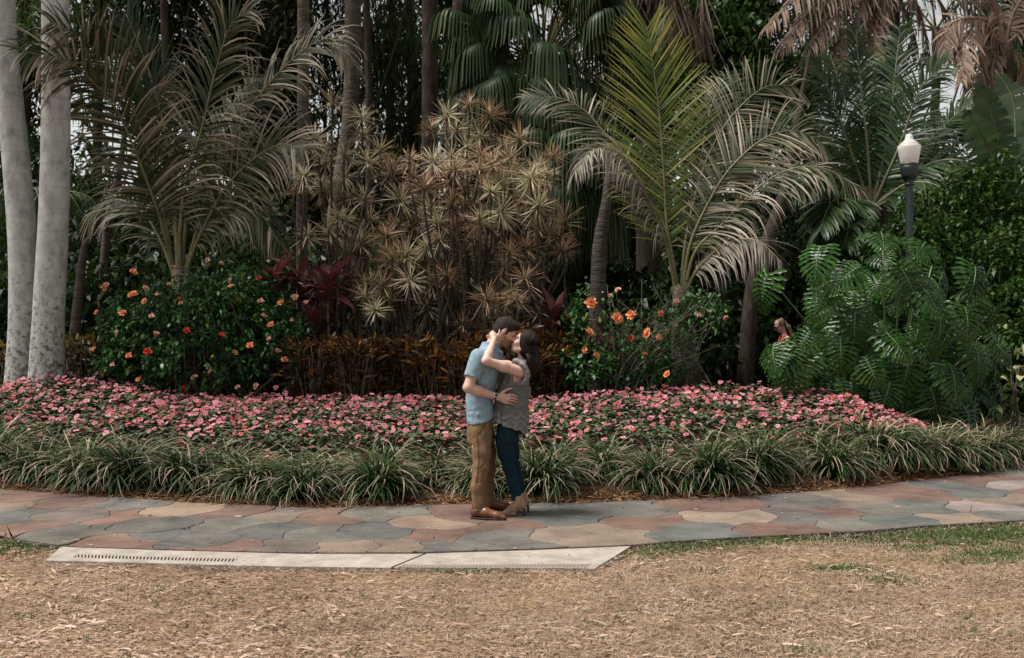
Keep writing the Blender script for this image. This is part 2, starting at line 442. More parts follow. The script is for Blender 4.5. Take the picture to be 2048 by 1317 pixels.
def build_path():
    r = np.random.default_rng(5)
    xs = np.linspace(-13.5, 12.5, 260)
    # slab with dark joints showing between the stones
    mb = MB()
    n = len(xs)
    yn, yf = y_near(xs), np.minimum(y_far(xs), 40)
    rows = [np.stack([xs, yn, np.full(n, -0.06)], 1), np.stack([xs, yn, np.full(n, 0.017)], 1), np.stack([xs, yf, np.full(n, 0.017)], 1), np.stack([xs, yf, np.full(n, -0.06)], 1)]
    v = np.concatenate(rows); i = np.arange(n - 1)
    f = np.concatenate([np.stack([k * n + i, k * n + i + 1, (k + 1) * n + i + 1, (k + 1) * n + i], 1) for k in range(3)])
    mb.add(v, f)
    path = mb.obj('path', mat_plain('path_joint_mortar', (0.05, 0.045, 0.04), 0.9, 0.2, noise=(30, (0.035, 0.03, 0.026), (0.10, 0.09, 0.075))), smooth=False, kind='structure')
    sm = stone_mat()
    S = np.array([G(x, y, 0.03)[:2] for x, y, c in STONES])
    for si, (p, (_, _, ck)) in enumerate(zip(S, STONES)):
        poly = [(np.array(q), -1) for q in ((p[0] - 2.2, p[1] - 2.2), (p[0] + 2.2, p[1] - 2.2), (p[0] + 2.2, p[1] + 2.2), (p[0] - 2.2, p[1] + 2.2))]
        for sj, q in enumerate(S):
            if sj == si or np.linalg.norm(q - p) > 4.5: continue
            mid = (p + q) / 2; d = q - p
            out = []
            for a in range(len(poly)):
                (A, la), (B, _) = poly[a], poly[(a + 1) % len(poly)]
                da, db = np.dot(A - mid, d), np.dot(B - mid, d)
                if da <= 0: out.append((A, la))
                if (da <= 0) != (db <= 0):
                    X = A + (B - A) * (da / (da - db))
                    out.append((X, sj if da <= 0 else la))
            poly = out
            if not poly: break
        for fn, up, lab2 in ((y_near, 1, -2), (y_far, -1, -3)):      # trim to the path's edges
            if len(poly) < 3: break
            xa, xb = min(q[0][0] for q in poly), max(q[0][0] for q in poly)
            xa, xb = max(xa, p[0] - .9), min(xb, p[0] + .9)
            ya, yb2 = float(fn(xa)), float(fn(xb)); mid = np.array([xa, ya]); d = np.array([yb2 - ya, -(xb - xa)]) * up
            out = []
            for a in range(len(poly)):
                (A, la), (B, _) = poly[a], poly[(a + 1) % len(poly)]
                da, db = np.dot(A - mid, d), np.dot(B - mid, d)
                if da <= 0: out.append((A, la))
                if (da <= 0) != (db <= 0):
                    out.append((A + (B - A) * (da / (da - db)), lab2 if da <= 0 else la))
            poly = out
        if len(poly) < 3: continue
        pts = []
        for a in range(len(poly)):
            A, lab = poly[a]; B = poly[(a + 1) % len(poly)][0]
            ln = np.linalg.norm(B - A)
            if ln < 1e-4: continue
            key = (min(si, lab), max(si, lab))
            h = np.random.default_rng(abs(hash(key)) % 99991 if lab >= 0 else 1)
            bul = h.choice([-1, 1]) * h.uniform(0.10, 0.22); wig = h.uniform(-0.05, 0.05)
            rev = (A[0], A[1]) > (B[0], B[1])
            a0, b0 = (B, A) if rev else (A, B)
            tt = np.linspace(0, 1, 10)
            perp = np.array([-(b0 - a0)[1], (b0 - a0)[0]])
            c = a0 + (b0 - a0) * tt[:, None] + perp * ((bul * (4 * tt * (1 - tt)) ** 2 + wig * np.sin(tt * 2 * np.pi) + 0.008 * np.sin(tt * 3 * np.pi) * np.sin(tt * 17))[:, None] if lab >= 0 else 0 * tt[:, None])
            if rev: c = c[::-1]
            if lab <= -2: c = np.array([[q[0], (y_near if lab == -2 else y_far)(q[0])] for q in c])
            pts.append(c[:-1])
        pts = np.concatenate(pts)
        pts[:, 1] = np.clip(pts[:, 1], y_near(pts[:, 0]) + 0.002, y_far(pts[:, 0]) - 0.01)
        keep = np.linalg.norm(pts - np.roll(pts, -1, 0), axis=1) > 0.004
        pts = pts[keep]
        area = 0.5 * np.sum(pts[:, 0] * np.roll(pts[:, 1], -1) - pts[:, 1] * np.roll(pts[:, 0], -1))
        if len(pts) < 5 or abs(area) < 0.02: continue
        if area < 0: pts = pts[::-1]
        e = np.roll(pts, -1, 0) - np.roll(pts, 1, 0)
        nin = nrm(np.stack([-e[:, 1], e[:, 0]], 1))
        gap = r.choice([0.001, 0.002, 0.0025, 0.005])
        o1 = pts + nin * gap; o2 = pts + nin * (gap + 0.006)
        top = 0.030 + r.uniform(-0.0025, 0.0025)
        m = len(pts); c0 = np.array([p[0], p[1]])
        ring = lambda q, z: np.concatenate([q - c0, np.full((m, 1), z)], 1)
        v = np.concatenate([ring(o1, 0.012), ring(o1, top - 0.005), ring(o2, top)])
        i = np.arange(m); j = (i + 1) % m
        mb = MB(); mb.add(v, np.concatenate([np.stack([k * m + i, k * m + j, (k + 1) * m + j, (k + 1) * m + i], 1) for k in range(2)]))
        mb.f.append((2 * m + i)[None]); mb.m.append(np.zeros(1, np.int32))
        o = mb.obj('paving_stone', sm, path, smooth=False, loc=(c0[0], c0[1], 0))
        c = np.array(STONE_COL[ck]) * r.uniform(0.64, 0.9); c = c * .66 + c.mean() * .34
        o.color = (*c, 1)
    return path

def build_gutter():
    concrete = mat_plain('pale_concrete', (0.42, 0.37, 0.32), 0.85, 0.2, noise=(6, (0.22, 0.19, 0.16), (0.36, 0.32, 0.275)), bump=(60, 0.3, 0.01))
    darkm = mat_plain('drain_shadow_black', (0.03, 0.03, 0.03), 0.9)  # near-black colour stands in for the shade down in the channel
    barm = mat_plain('grate_bar_concrete_grey', (0.30, 0.265, 0.23), 0.8, 0.2, noise=(20, (0.22, 0.19, 0.165), (0.36, 0.32, 0.28)))
    back_px = [(120, 1100), (330, 1106.5), (600, 1113.5), (830, 1113.5), (1050, 1106.5), (1262, 1097.5)]
    front_px = [(92, 1126), (300, 1132), (560, 1138), (830, 1141), (1060, 1142), (1190, 1143)]
    bk = spline([G(*p)[:2] for p in back_px], 121); bk[:, 1] = y_near(bk[:, 0]) - 0.006
    fr = spline([G(*p)[:2] for p in front_px], 121)
    root = empty('drain_gutter', (*(0.5 * (bk[60] + fr[60])), 0), 'pale concrete drain gutter strip with slotted grates along the stone path', 'gutter')
    o0 = np.array([root.location[0], root.location[1], 0])
    def at(u, w):
        a = np.array([np.interp(u * 120, np.arange(121), bk[:, k]) for k in (0, 1)]); b = np.array([np.interp(u * 120, np.arange(121), fr[:, k]) for k in (0, 1)])
        return a * (1 - w) + b * w
    def slab(u0, u1, w0, w1, name, mat, z1=0.020, z0=-0.06):
        us = np.linspace(u0, u1, max(3, int((u1 - u0) * 60)))
        A = np.array([at(u, w0) for u in us]); B = np.array([at(u, w1) for u in us]); n = len(us)
        mk = lambda q, z: np.concatenate([q, np.full((n, 1), z)], 1) - o0
        e = 0.004
        A2 = A + (B - A) * 0.015; B2 = B - (B - A) * 0.015
        v = np.concatenate([mk(A, z0), mk(A, z1 - e), mk(A2, z1), mk(B2, z1), mk(B, z1 - e), mk(B, z0)])
        i = np.arange(n - 1)
        f = np.concatenate([np.stack([k * n + i, k * n + i + 1, (k + 1) * n + i + 1, (k + 1) * n + i], 1) for k in range(5)])
        mb = MB(); mb.add(v, f)
        for e0 in (0, n - 1):
            mb.f.append(np.array([[k * n + e0 for k in range(6)]])); mb.m.append(np.zeros(1, np.int32))
        return mb.obj(name, mat, root, smooth=False)
    g1a, g1b, g2a, g2b, joint = 0.045, 0.345, 0.648, 0.985, 0.642
    slab(0.0, g1a, 0, 1, 'concrete_slab', concrete)
    slab(g1a, g1b, 0, 0.50, 'concrete_slab', concrete); slab(g1a, g1b, 0.76, 1, 'concrete_slab', concrete)
    slab(g1b, joint - 0.003, 0, 1, 'concrete_slab', concrete)
    slab(joint + 0.003, g2a + 0.004, 0, 1, 'concrete_slab', concrete)
    slab(g2a + 0.004, g2b, 0, 0.80, 'concrete_slab', concrete); slab(g2a + 0.004, g2b, 0.985, 1, 'concrete_slab', concrete)
    slab(g2b, 1.0, 0, 1, 'concrete_slab', concrete)
    bar = MB(); box(bar, (-0.0062, -0.5, -0.015), (0.0062, 0.5, 0.0)); bme = bar.mesh('grate_bar', barm, smooth=False)
    for (ua, ub, w0, w1, nb, slant) in ((g1a, g1b, 0.50, 0.76, 46, -0.0034), (g2a + 0.004, g2b, 0.80, 0.985, 52, 0.0)):
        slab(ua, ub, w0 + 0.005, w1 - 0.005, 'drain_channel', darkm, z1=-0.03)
        for k in range(nb):
            u = ua + (ub - ua) * (k + 0.5) / nb
            a = at(u + slant, w0); b = at(u - slant, w1)
            c = (a + b) / 2; d = b - a; L = np.linalg.norm(d)
            o = put('grate_bar', bme, root, (c[0] - o0[0], c[1] - o0[1], 0.017), (0, 0, math.atan2(d[1], d[0]) - math.pi / 2), (1, float(L) + 0.004, 1))

def ribbons_flat(n, x, y, z, L, W, ang, tilt, r, mb, tint, curl=0.2, k=3):
    d = np.stack([np.cos(ang) * np.cos(tilt), np.sin(ang) * np.cos(tilt), np.sin(tilt)], 1)
    s = np.linspace(-0.5, 0.5, k)
    pts = np.stack([x, y, z], 1)[:, None] + d[:, None] * (L[:, None] * s)[..., None]
    pts[..., 2] += (curl * L)[:, None] * (1 - (2 * s) ** 2)
    side = nrm(np.stack([-np.sin(ang), np.cos(ang), r.normal(0, 0.35, n)], 1))
    w = W[:, None] * np.array([0.55, 1, 0.4] if k == 3 else [1, .5])[None]
    mb.add(*strips(pts, np.repeat(side[:, None], k, 1), w, tint))

def build_litter():
    r = np.random.default_rng(21)
    chip = mat_tint('wood_chip', [(0, (0.065, 0.036, 0.023)), (0.25, (0.185, 0.115, 0.072)), (0.6, (0.335, 0.22, 0.155)), (1, (0.50, 0.37, 0.285))], 0.85, 0, 0.15, 0)
    # wood chips of the foreground: dense on the left, thinner to the right
    def scatter(n, xfun=None):
        y = 4.0 + (r.random(n) ** 1.35) * 4.8
        x = (r.random(n) * 2 - 1) * (0.62 * y + 0.8)
        return x, y
    def front_ok(x, y):
        ok = y < y_near(x) - 0.02
        gx0, gx1 = G(92, 1126)[0], G(1262, 1098)[0]
        ingut = (x > gx0 - 0.05) & (x < gx1 + 0.02) & (y > np.interp(x, [gx0, G(560, 1138)[0], G(1190, 1143)[0], gx1], [G(92, 1126)[1], G(560, 1138)[1], G(1190, 1143)[1], G(1262, 1098)[1]]) - 0.02)
        return ok & ~ingut
    mb = MB()
    x, y = scatter(190000); ok = front_ok(x, y)
    side = smooth01((x / y + 0.52) / 0.75)            # 0 left .. 1 right
    pat = noise3(np.stack([x * 0.9, y * 1.4, 0 * x], 1), 11)
    ok &= r.random(len(x)) < np.clip(1.0 - 0.72 * side + 0.35 * pat, 0.12, 1)
    x, y = x[ok], y[ok]; n = len(x)
    L = np.clip(r.lognormal(-4.05, 0.6, n), 0.007, 0.11); W = np.clip(L * r.uniform(0.10, 0.34, n), 0.002, 0.016)
    ribbons_flat(n, x, y, r.uniform(0.004, 0.028, n), L, W, r.normal(0.1, 0.75, n), r.normal(0, 0.16, n), r, mb, np.clip(r.normal(0.5, 0.2, n) + 0.2 * noise3(np.stack([x * 2.1, y * 3.0, 0 * x], 1), 15) + 0.22 * noise3(np.stack([x * 7, y * 9, 0 * x], 1), 16), 0, 1), 0.04)
    o = mb.obj('wood_chips', chip, smooth=False, kind='stuff'); tag(o, 'pale orange wood chips strewn over the foreground ground', 'wood chips')
    # straw-dry grass, mostly on the right
    dry = mat_tint('dry_grass', [(0, (0.12, 0.08, 0.055)), (0.5, (0.30, 0.22, 0.155)), (1, (0.48, 0.39, 0.29))], 0.9, 0.15, 0.1, 0)
    mb = MB()
    x, y = scatter(150000); ok = front_ok(x, y)
    side = smooth01((x / y + 0.45) / 0.7); pat = noise3(np.stack([x * 1.1, y * 1.6, 0 * x], 1), 12)
    ok &= r.random(len(x)) < np.clip(0.25 + 0.75 * side + 0.3 * pat, 0.1, 1)
    x, y = x[ok], y[ok]; n = len(x)
    L = r.uniform(0.025, 0.075, n)
    ribbons_flat(n, x, y, r.uniform(0.004, 0.022, n), L, r.uniform(0.0022, 0.0048, n), r.uniform(0, 6.3, n), r.normal(0.1, 0.35, n), r, mb, np.clip(r.normal(0.52, 0.2, n) + 0.22 * noise3(np.stack([x * 5, y * 7, 0 * x], 1), 18), 0, 1), 0.1, 2)
    o = mb.obj('dry_grass', dry, smooth=False, kind='stuff'); tag(o, 'dry straw coloured grass matted over the foreground ground', 'dry grass')
    # green grass: tufts along the path edge and scattered
    grn = mat_tint('green_grass', [(0, (0.035, 0.075, 0.018)), (0.6, (0.075, 0.14, 0.035)), (1, (0.20, 0.20, 0.08))], 0.6, 0.3, 0.3, 0)
    cx, cy, cn = [], [], []
    def patch(px, py, rx, ry, n):
        g = G(px, py); t = r.normal(size=(n, 2))
        cx.append(g[0] + t[:, 0] * rx); cy.append(g[1] + t[:, 1] * ry)
    patch(25, 1098, 0.16, 0.13, 900); patch(-60, 1098, 0.2, 0.2, 700)
    for px, py, rx, ry, n in ((1330, 1102, .12, .07, 420), (1400, 1098, .16, .05, 420), (1290, 1112, .08, .08, 160), (1500, 1090, .2, .04, 300), (1600, 1082, .25, .035, 420), (1440, 1145, .1, .04, 60), (1680, 1140, .13, .05, 330), (1775, 1165, .12, .06, 220), (1765, 1085, .18, .06, 420), (1850, 1075, .2, .08, 800), (1950, 1072, .25, .12, 1300), (2040, 1070, .3, .16, 1600), (2040, 1110, .2, .12, 500), (1985, 1112, .15, .07, 420), (1930, 1090, .2, .06, 420), (2030, 1125, .2, .08, 300), (2130, 1080, .4, .3, 1800), (1830, 1100, .14, .05, 240), (1940, 1125, .2, .06, 200), (1610, 1308, .07, .03, 60), (540, 1128, .12, .015, 120), (680, 1137, .25, .012, 120), (920, 1147, .16, .012, 120), (560, 1137, .2, .02, 90)):
        patch(px, py, rx, ry, n)
    for k in range(90):                              # single weeds
        y0 = r.uniform(4.8, 8.2); x0 = r.uniform(-0.55, 0.55) * y0; n = r.integers(4, 16)
        cx.append(x0 + r.normal(0, 0.03, n)); cy.append(y0 + r.normal(0, 0.03, n))
    x = np.concatenate(cx); y = np.concatenate(cy); ok = front_ok(x, y) | ((y < y_near(x) + 0.02) & (x > G(1270, 1098)[0])); x, y = x[ok], y[ok]; n = len(x)
    L = r.uniform(0.03, 0.085, n); az = r.uniform(0, 6.28, n); lean = r.uniform(0.1, 0.9, n)
    d = np.stack([np.cos(az) * np.sin(lean), np.sin(az) * np.sin(lean), np.cos(lean)], 1)
    mb = MB(); mb.add(*leaves(np.stack([x, y, np.zeros(n)], 1), d, L, np.full(n, 0.0055), r, 0.3, 3, 0.1, np.clip(r.normal(0.45, 0.25, n), 0, 1), [1, 0.8, 0.05]))
    o = mb.obj('green_grass', grn, kind='stuff'); tag(o, 'short green grass tufts growing at the lawn edge of the path', 'grass')
    # bits blown onto the path and gutter
    mb = MB(); n = 900
    x = r.uniform(-6.5, 6.5, n); t = np.where(r.random(n) < .5, r.random(n) ** 4, 1 - r.random(n) ** 3); y = y_near(x) - .3 * (r.random(n) < .2) + (y_far(x) - y_near(x)) * t
    L = np.clip(r.lognormal(-4.0, .5, n), .006, .06)
    ribbons_flat(n, x, y, np.full(n, .036), L, L * r.uniform(.12, .5, n), r.uniform(0, 6.28, n), r.normal(0, .06, n), r, mb, np.clip(r.normal(.35, .25, n), 0, 1), .03)
    o = mb.obj('path_litter', chip, smooth=False, kind='stuff'); tag(o, 'stray chips and leaf bits blown onto the stone path', 'litter')
    # bark mulch between the path and the lilyturf
    mb = MB(); n = 26000
    x = r.uniform(-8, 8, n); y = y_far(x) + np.abs(r.normal(0, 0.22, n)) - 0.03
    bark = mat_tint('bark_mulch', [(0, (0.06, 0.028, 0.015)), (0.5, (0.19, 0.095, 0.045)), (1, (0.36, 0.22, 0.12))], 0.9, 0, 0.1, 0)
    L = np.clip(r.lognormal(-3.3, 0.45, n), 0.012, 0.1)
    ribbons_flat(n, x, y, soil(x, y) + r.uniform(0.0, 0.04, n), L, L * r.uniform(.1, .3, n), r.normal(0.1, 0.8, n), r.normal(0, 0.25, n), r, mb, np.clip(r.normal(0.45, 0.25, n), 0, 1), 0.05)
    o = mb.obj('bark_mulch', bark, smooth=False, kind='stuff'); tag(o, 'orange brown bark mulch along the foot of the lilyturf', 'mulch')

build_ground(); build_path(); build_gutter(); build_litter()
# ------------------------------------------------------------------ lilyturf border and flower bed
def build_lilyturf():
    r = np.random.default_rng(31)
    mt = mat_tint('lilyturf_blade', [(0, (0.014, 0.045, 0.011)), (0.42, (0.045, 0.105, 0.026)), (0.6, (0.17, 0.185, 0.09)), (0.78, (0.52, 0.43, 0.31)), (1, (0.56, 0.42, 0.30))], 0.6, 0.15, 0.2, 0.22)
    meshes = []
    for k in range(7):
        n = 480
        az = r.uniform(0, 2 * np.pi, n); L = r.uniform(0.36, 0.78, n)
        th0 = np.abs(r.normal(0, 0.45, n)) + 0.10
        bend = r.uniform(2.1, 3.2, n) * np.clip(0.5 + th0, 0.6, 1.15)
        upr = r.random(n) < 0.14                        # some short upright green blades at the heart
        bend[upr] *= 0.5; L[upr] *= 0.62
        kk = 8; s = np.linspace(0, 1, kk)
        ang = th0[:, None] + bend[:, None] * s[None] ** 1.35
        ds = L[:, None] / (kk - 1)
        rr = np.concatenate([np.zeros((n, 1)), np.cumsum(np.sin(ang[:, :-1]) * ds, 1)], 1)
        zz = np.concatenate([np.zeros((n, 1)), np.cumsum(np.cos(ang[:, :-1]) * ds, 1)], 1)
        az2 = az[:, None] + r.normal(0, 0.35, n)[:, None] * s[None]
        b0 = r.normal(0, 0.05, (n, 2))
        pts = np.stack([b0[:, :1] + rr * np.cos(az2), b0[:, 1:] + rr * np.sin(az2), np.maximum(zz, 0.012 + 0.0 * zz)], -1)
        side = np.stack([-np.sin(az2), np.cos(az2), r.normal(0, 0.25, (n, 1)) + 0 * s], -1); side = nrm(side)
        w = r.uniform(0.007, 0.0125, n)[:, None] * np.interp(s, [0, .15, .7, 1], [.6, 1, .9, .1])[None]
        dryb = r.normal(0.0, 0.26, n)[:, None]
        tint = np.clip(np.interp(s, [0, .45, .7, 1], [0.0, .2, .46, .9])[None] + dryb, 0, 1)
        tint[upr] = np.clip(0.25 + 0.2 * s[None] + 0.1 * dryb[upr], 0, 1)
        mb = MB(); mb.add(*strips(pts, side, w, tint)); meshes.append(mb.mesh('blades', mt))
    spots = []
    x = -7.2
    while x < 6.5:                                   # front row follows the path edge
        yf = y_far(x)
        sl = (y_far(x + .1) - y_far(x - .1)) / .2
        spots.append((x + r.normal(0, 0.05), yf + (0.36 + r.normal(0, 0.07)) * math.sqrt(1 + sl * sl), r.uniform(1.0, 1.36), 0))
        x += r.uniform(0.46, 0.70) / math.sqrt(1 + sl * sl)
    x = -7.0
    while x < 6.6:                                   # second row
        sl = (y_far(x + .1) - y_far(x - .1)) / .2
        spots.append((x + r.normal(0, 0.06), y_far(x) + (0.74 + r.normal(0, 0.08)) * math.sqrt(1 + sl * sl), r.uniform(0.8, 1.0), 1))
        x += r.uniform(0.5, 0.7) / math.sqrt(1 + sl * sl)
    for px, py in ((1850, 905), (1900, 900), (1945, 885), (1990, 880), (2035, 875), (2080, 870), (1925, 870), (1980, 862), (2030, 858), (2090, 852), (1965, 848), (2020, 842), (2075, 838), (2120, 860), (1885, 885), (2055, 848), (2000, 900), (2060, 893)):
        g = G(px, py + 40, 0.12); g[1] = max(g[1], y_far(g[0]) + .62)
        spots.append((g[0], g[1], r.uniform(0.8, 1.0), 2))
    gaps = [G(820, 1015)[0], G(1230, 1008)[0], G(1605, 985)[0]]
    labels = ['lilyturf clump with drooping tan tips beside the stone path', 'lilyturf clump between the front border clumps and the pink flowers', 'lilyturf clump where the border turns past the split-leaf plant']
    groups = ['front row of lilyturf along the path', 'second row of lilyturf', 'lilyturf at the turn of the border']
    for i, (x, y, s, row) in enumerate(spots):
        if row == 0 and min(abs(x - g) for g in gaps) < 0.16: continue
        root = empty('lilyturf_clump', (x, y, float(soil(x, y)) - 0.01), labels[row], 'ornamental grass', groups[row])
        put('blades', meshes[i % 7], root, rot=(0, 0, r.uniform(0, 6.28)), scale=(s * 1.04, s * 1.04, s * r.uniform(.78, .94)))

def flower_mesh(mats, r, petals=5, R0=0.036, cup=0.25, name='flower'):
    mb = MB()
    for k in range(petals):
        a = 2 * np.pi * k / petals + r.normal(0, 0.08)
        s = np.linspace(0.0, 1, 4); wd = R0 * np.array([0.2, 0.72, 0.98, 0.5])
        rad = R0 * np.array([0.06, 0.45, 0.8, 1.0])
        d = np.array([math.cos(a), math.sin(a), 0]); sd = np.array([-math.sin(a), math.cos(a), r.normal(0, 0.15)])
        pts = d[None] * rad[:, None]; pts[:, 2] = R0 * cup * np.array([0, .35, .5, .3]) + r.normal(0, 0.002)
        mb.add(*strips(pts[None], np.repeat(nrm(sd)[None, None], 4, 1), wd[None], np.array([[0.0, 0.35, 0.65, 1.0]])))
    return mb

def build_impatiens():
    r = np.random.default_rng(41)
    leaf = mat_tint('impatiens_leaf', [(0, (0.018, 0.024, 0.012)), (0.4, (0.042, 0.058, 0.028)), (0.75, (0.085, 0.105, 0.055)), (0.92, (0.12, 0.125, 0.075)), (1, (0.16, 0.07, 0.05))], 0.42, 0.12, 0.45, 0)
    petal = mat_tint('impatiens_petal', [(0, (0.42, 0.03, 0.07)), (0.3, (0.47, 0.12, 0.15)), (0.7, (0.54, 0.21, 0.24)), (1, (0.60, 0.29, 0.315))], 0.6, 0.25, 0.2, 0.22)
    petal2 = mat_tint('impatiens_petal_coral', [(0, (0.40, 0.02, 0.03)), (0.4, (0.56, 0.10, 0.09)), (1, (0.64, 0.21, 0.17))], 0.6, 0.25, 0.2, 0.2)
    petal3 = mat_tint('impatiens_petal_pale', [(0, (0.55, 0.08, 0.16)), (0.4, (0.68, 0.27, 0.32)), (1, (0.76, 0.42, 0.45))], 0.6, 0.25, 0.2, 0.15)
    def surf(x, t):
        """t: 0 front edge .. 1 rear edge of the bed"""
        yf = y_far(x) + 0.85; yb, zb = bed_back(x)
        y = yf + (np.maximum(yb - yf, 0.3)) * t
        z0 = 0.46
        z = z0 + (zb - z0) * np.clip(t, 0, 1) ** 0.75 + 0.035 * noise3(np.stack([x * 2.2, y * 2.2, 0 * x], -1), 5) + 0.02 * noise3(np.stack([x * 6, y * 6, 0 * x], -1), 6)
        z = z - 0.34 * np.clip(1 - t / 0.12, 0, 1) ** 1.5
        return y, z
    root = empty('impatiens_bed', (0, 11.6, 0.2), 'mounded bed of pink impatiens flowers behind the lilyturf border', 'flower bed')
    o0 = np.array([0, 11.6, 0.2])
    x1 = P(1872, 850, 11.9)[0]
    # foliage in whorls: stem tips carry a rosette of pointed leaves
    nw = 5200
    x = r.uniform(-7.2, x1 + 0.1, nw); t = r.random(nw) ** 0.95 * 1.02
    y, z = surf(x, t)
    z = z - np.abs(r.normal(0, 0.035, nw))
    nl = 6
    az = r.uniform(0, 6.28, nw)[:, None] + np.arange(nl)[None] * (2 * np.pi / nl) + r.normal(0, 0.25, (nw, nl))
    el = r.uniform(-0.15, 0.75, (nw, nl))
    d = np.stack([np.cos(az) * np.cos(el), np.sin(az) * np.cos(el), np.sin(el)], -1).reshape(-1, 3)
    pos = np.repeat(np.stack([x, y, z], 1), nl, 0); n = len(pos)
    L = r.uniform(0.055, 0.10, n)
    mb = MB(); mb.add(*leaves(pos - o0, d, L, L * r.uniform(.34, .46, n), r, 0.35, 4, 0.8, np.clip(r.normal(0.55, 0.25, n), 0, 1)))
    # lower leaves fill the inside of the mound
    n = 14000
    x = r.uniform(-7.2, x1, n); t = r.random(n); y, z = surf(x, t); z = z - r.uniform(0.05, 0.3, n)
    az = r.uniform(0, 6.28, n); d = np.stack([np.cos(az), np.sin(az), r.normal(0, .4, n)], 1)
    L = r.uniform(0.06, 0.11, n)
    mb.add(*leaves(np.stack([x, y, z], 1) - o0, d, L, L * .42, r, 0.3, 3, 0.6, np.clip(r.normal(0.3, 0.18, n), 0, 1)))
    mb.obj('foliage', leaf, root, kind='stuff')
    fm = []
    for k in range(9):
        m = flower_mesh(None, r, 5, r.uniform(0.033, 0.042), r.uniform(0.1, 0.4))
        fm.append((m, m.mesh('flower', [petal, petal, petal, petal2, petal3, petal, petal2, petal, petal3][k])))
    n = 4600
    x = r.uniform(-7.0, x1, n); cl = r.random(n) < .45; x[cl] = np.round(x[cl] / .33) * .33 + r.normal(0, .07, cl.sum()); t = 1 - r.random(n) ** 1.0
    dens = noise3(np.stack([x * 1.6, t * 5, 0 * x], 1), 8) * 0.35 + np.interp(t, [0, .12, .35, .6, 1], [.40, .5, .66, .88, 1.0])
    ok = r.random(n) < dens
    x, t = x[ok], t[ok]
    y, z = surf(x, t); z += r.uniform(0.0, 0.055, len(x))
    size = (np.abs(x) / y < 0.53) / y + r.random(len(x)) * 0.01
    order = np.argsort(-size)
    rest = {}
    for q, i in enumerate(order):
        k = int(r.integers(9))
        tilt = abs(r.normal(0.45, 0.35)); az = r.normal(-math.pi / 2, 1.2); spin = r.uniform(0, 6.28); s = r.uniform(0.45, 0.9)
        from mathutils import Euler
        ro = (0, tilt, az)
        if q < 300:
            ob = put('flower', fm[k][1], root, (x[i] - o0[0], y[i] - o0[1], z[i] - o0[2]), (0, 0, 0), s)
            ob.rotation_euler = ro
        else:
            M = np.array(Euler(ro).to_matrix()) * s
            g = k if k in (3, 4, 6, 8) else 0
            mm = rest.setdefault(g, MB())
            for v, f, tt in zip(fm[k][0].v, fm[k][0].f, fm[k][0].t):
                mm.add(v @ M.T + np.array([x[i], y[i], z[i]]) - o0, f - f.min(), tt)
    allm = MB()
    for g, mm in rest.items():
        mi = {0: 0, 3: 1, 6: 1, 4: 2, 8: 2}[g]
        allm.add(np.concatenate(mm.v), np.concatenate(mm.f), np.concatenate(mm.t), mi)
    allm.obj('flowers_farther_back', [petal, petal2, petal3], root, kind='stuff')

build_lilyturf(); build_impatiens()
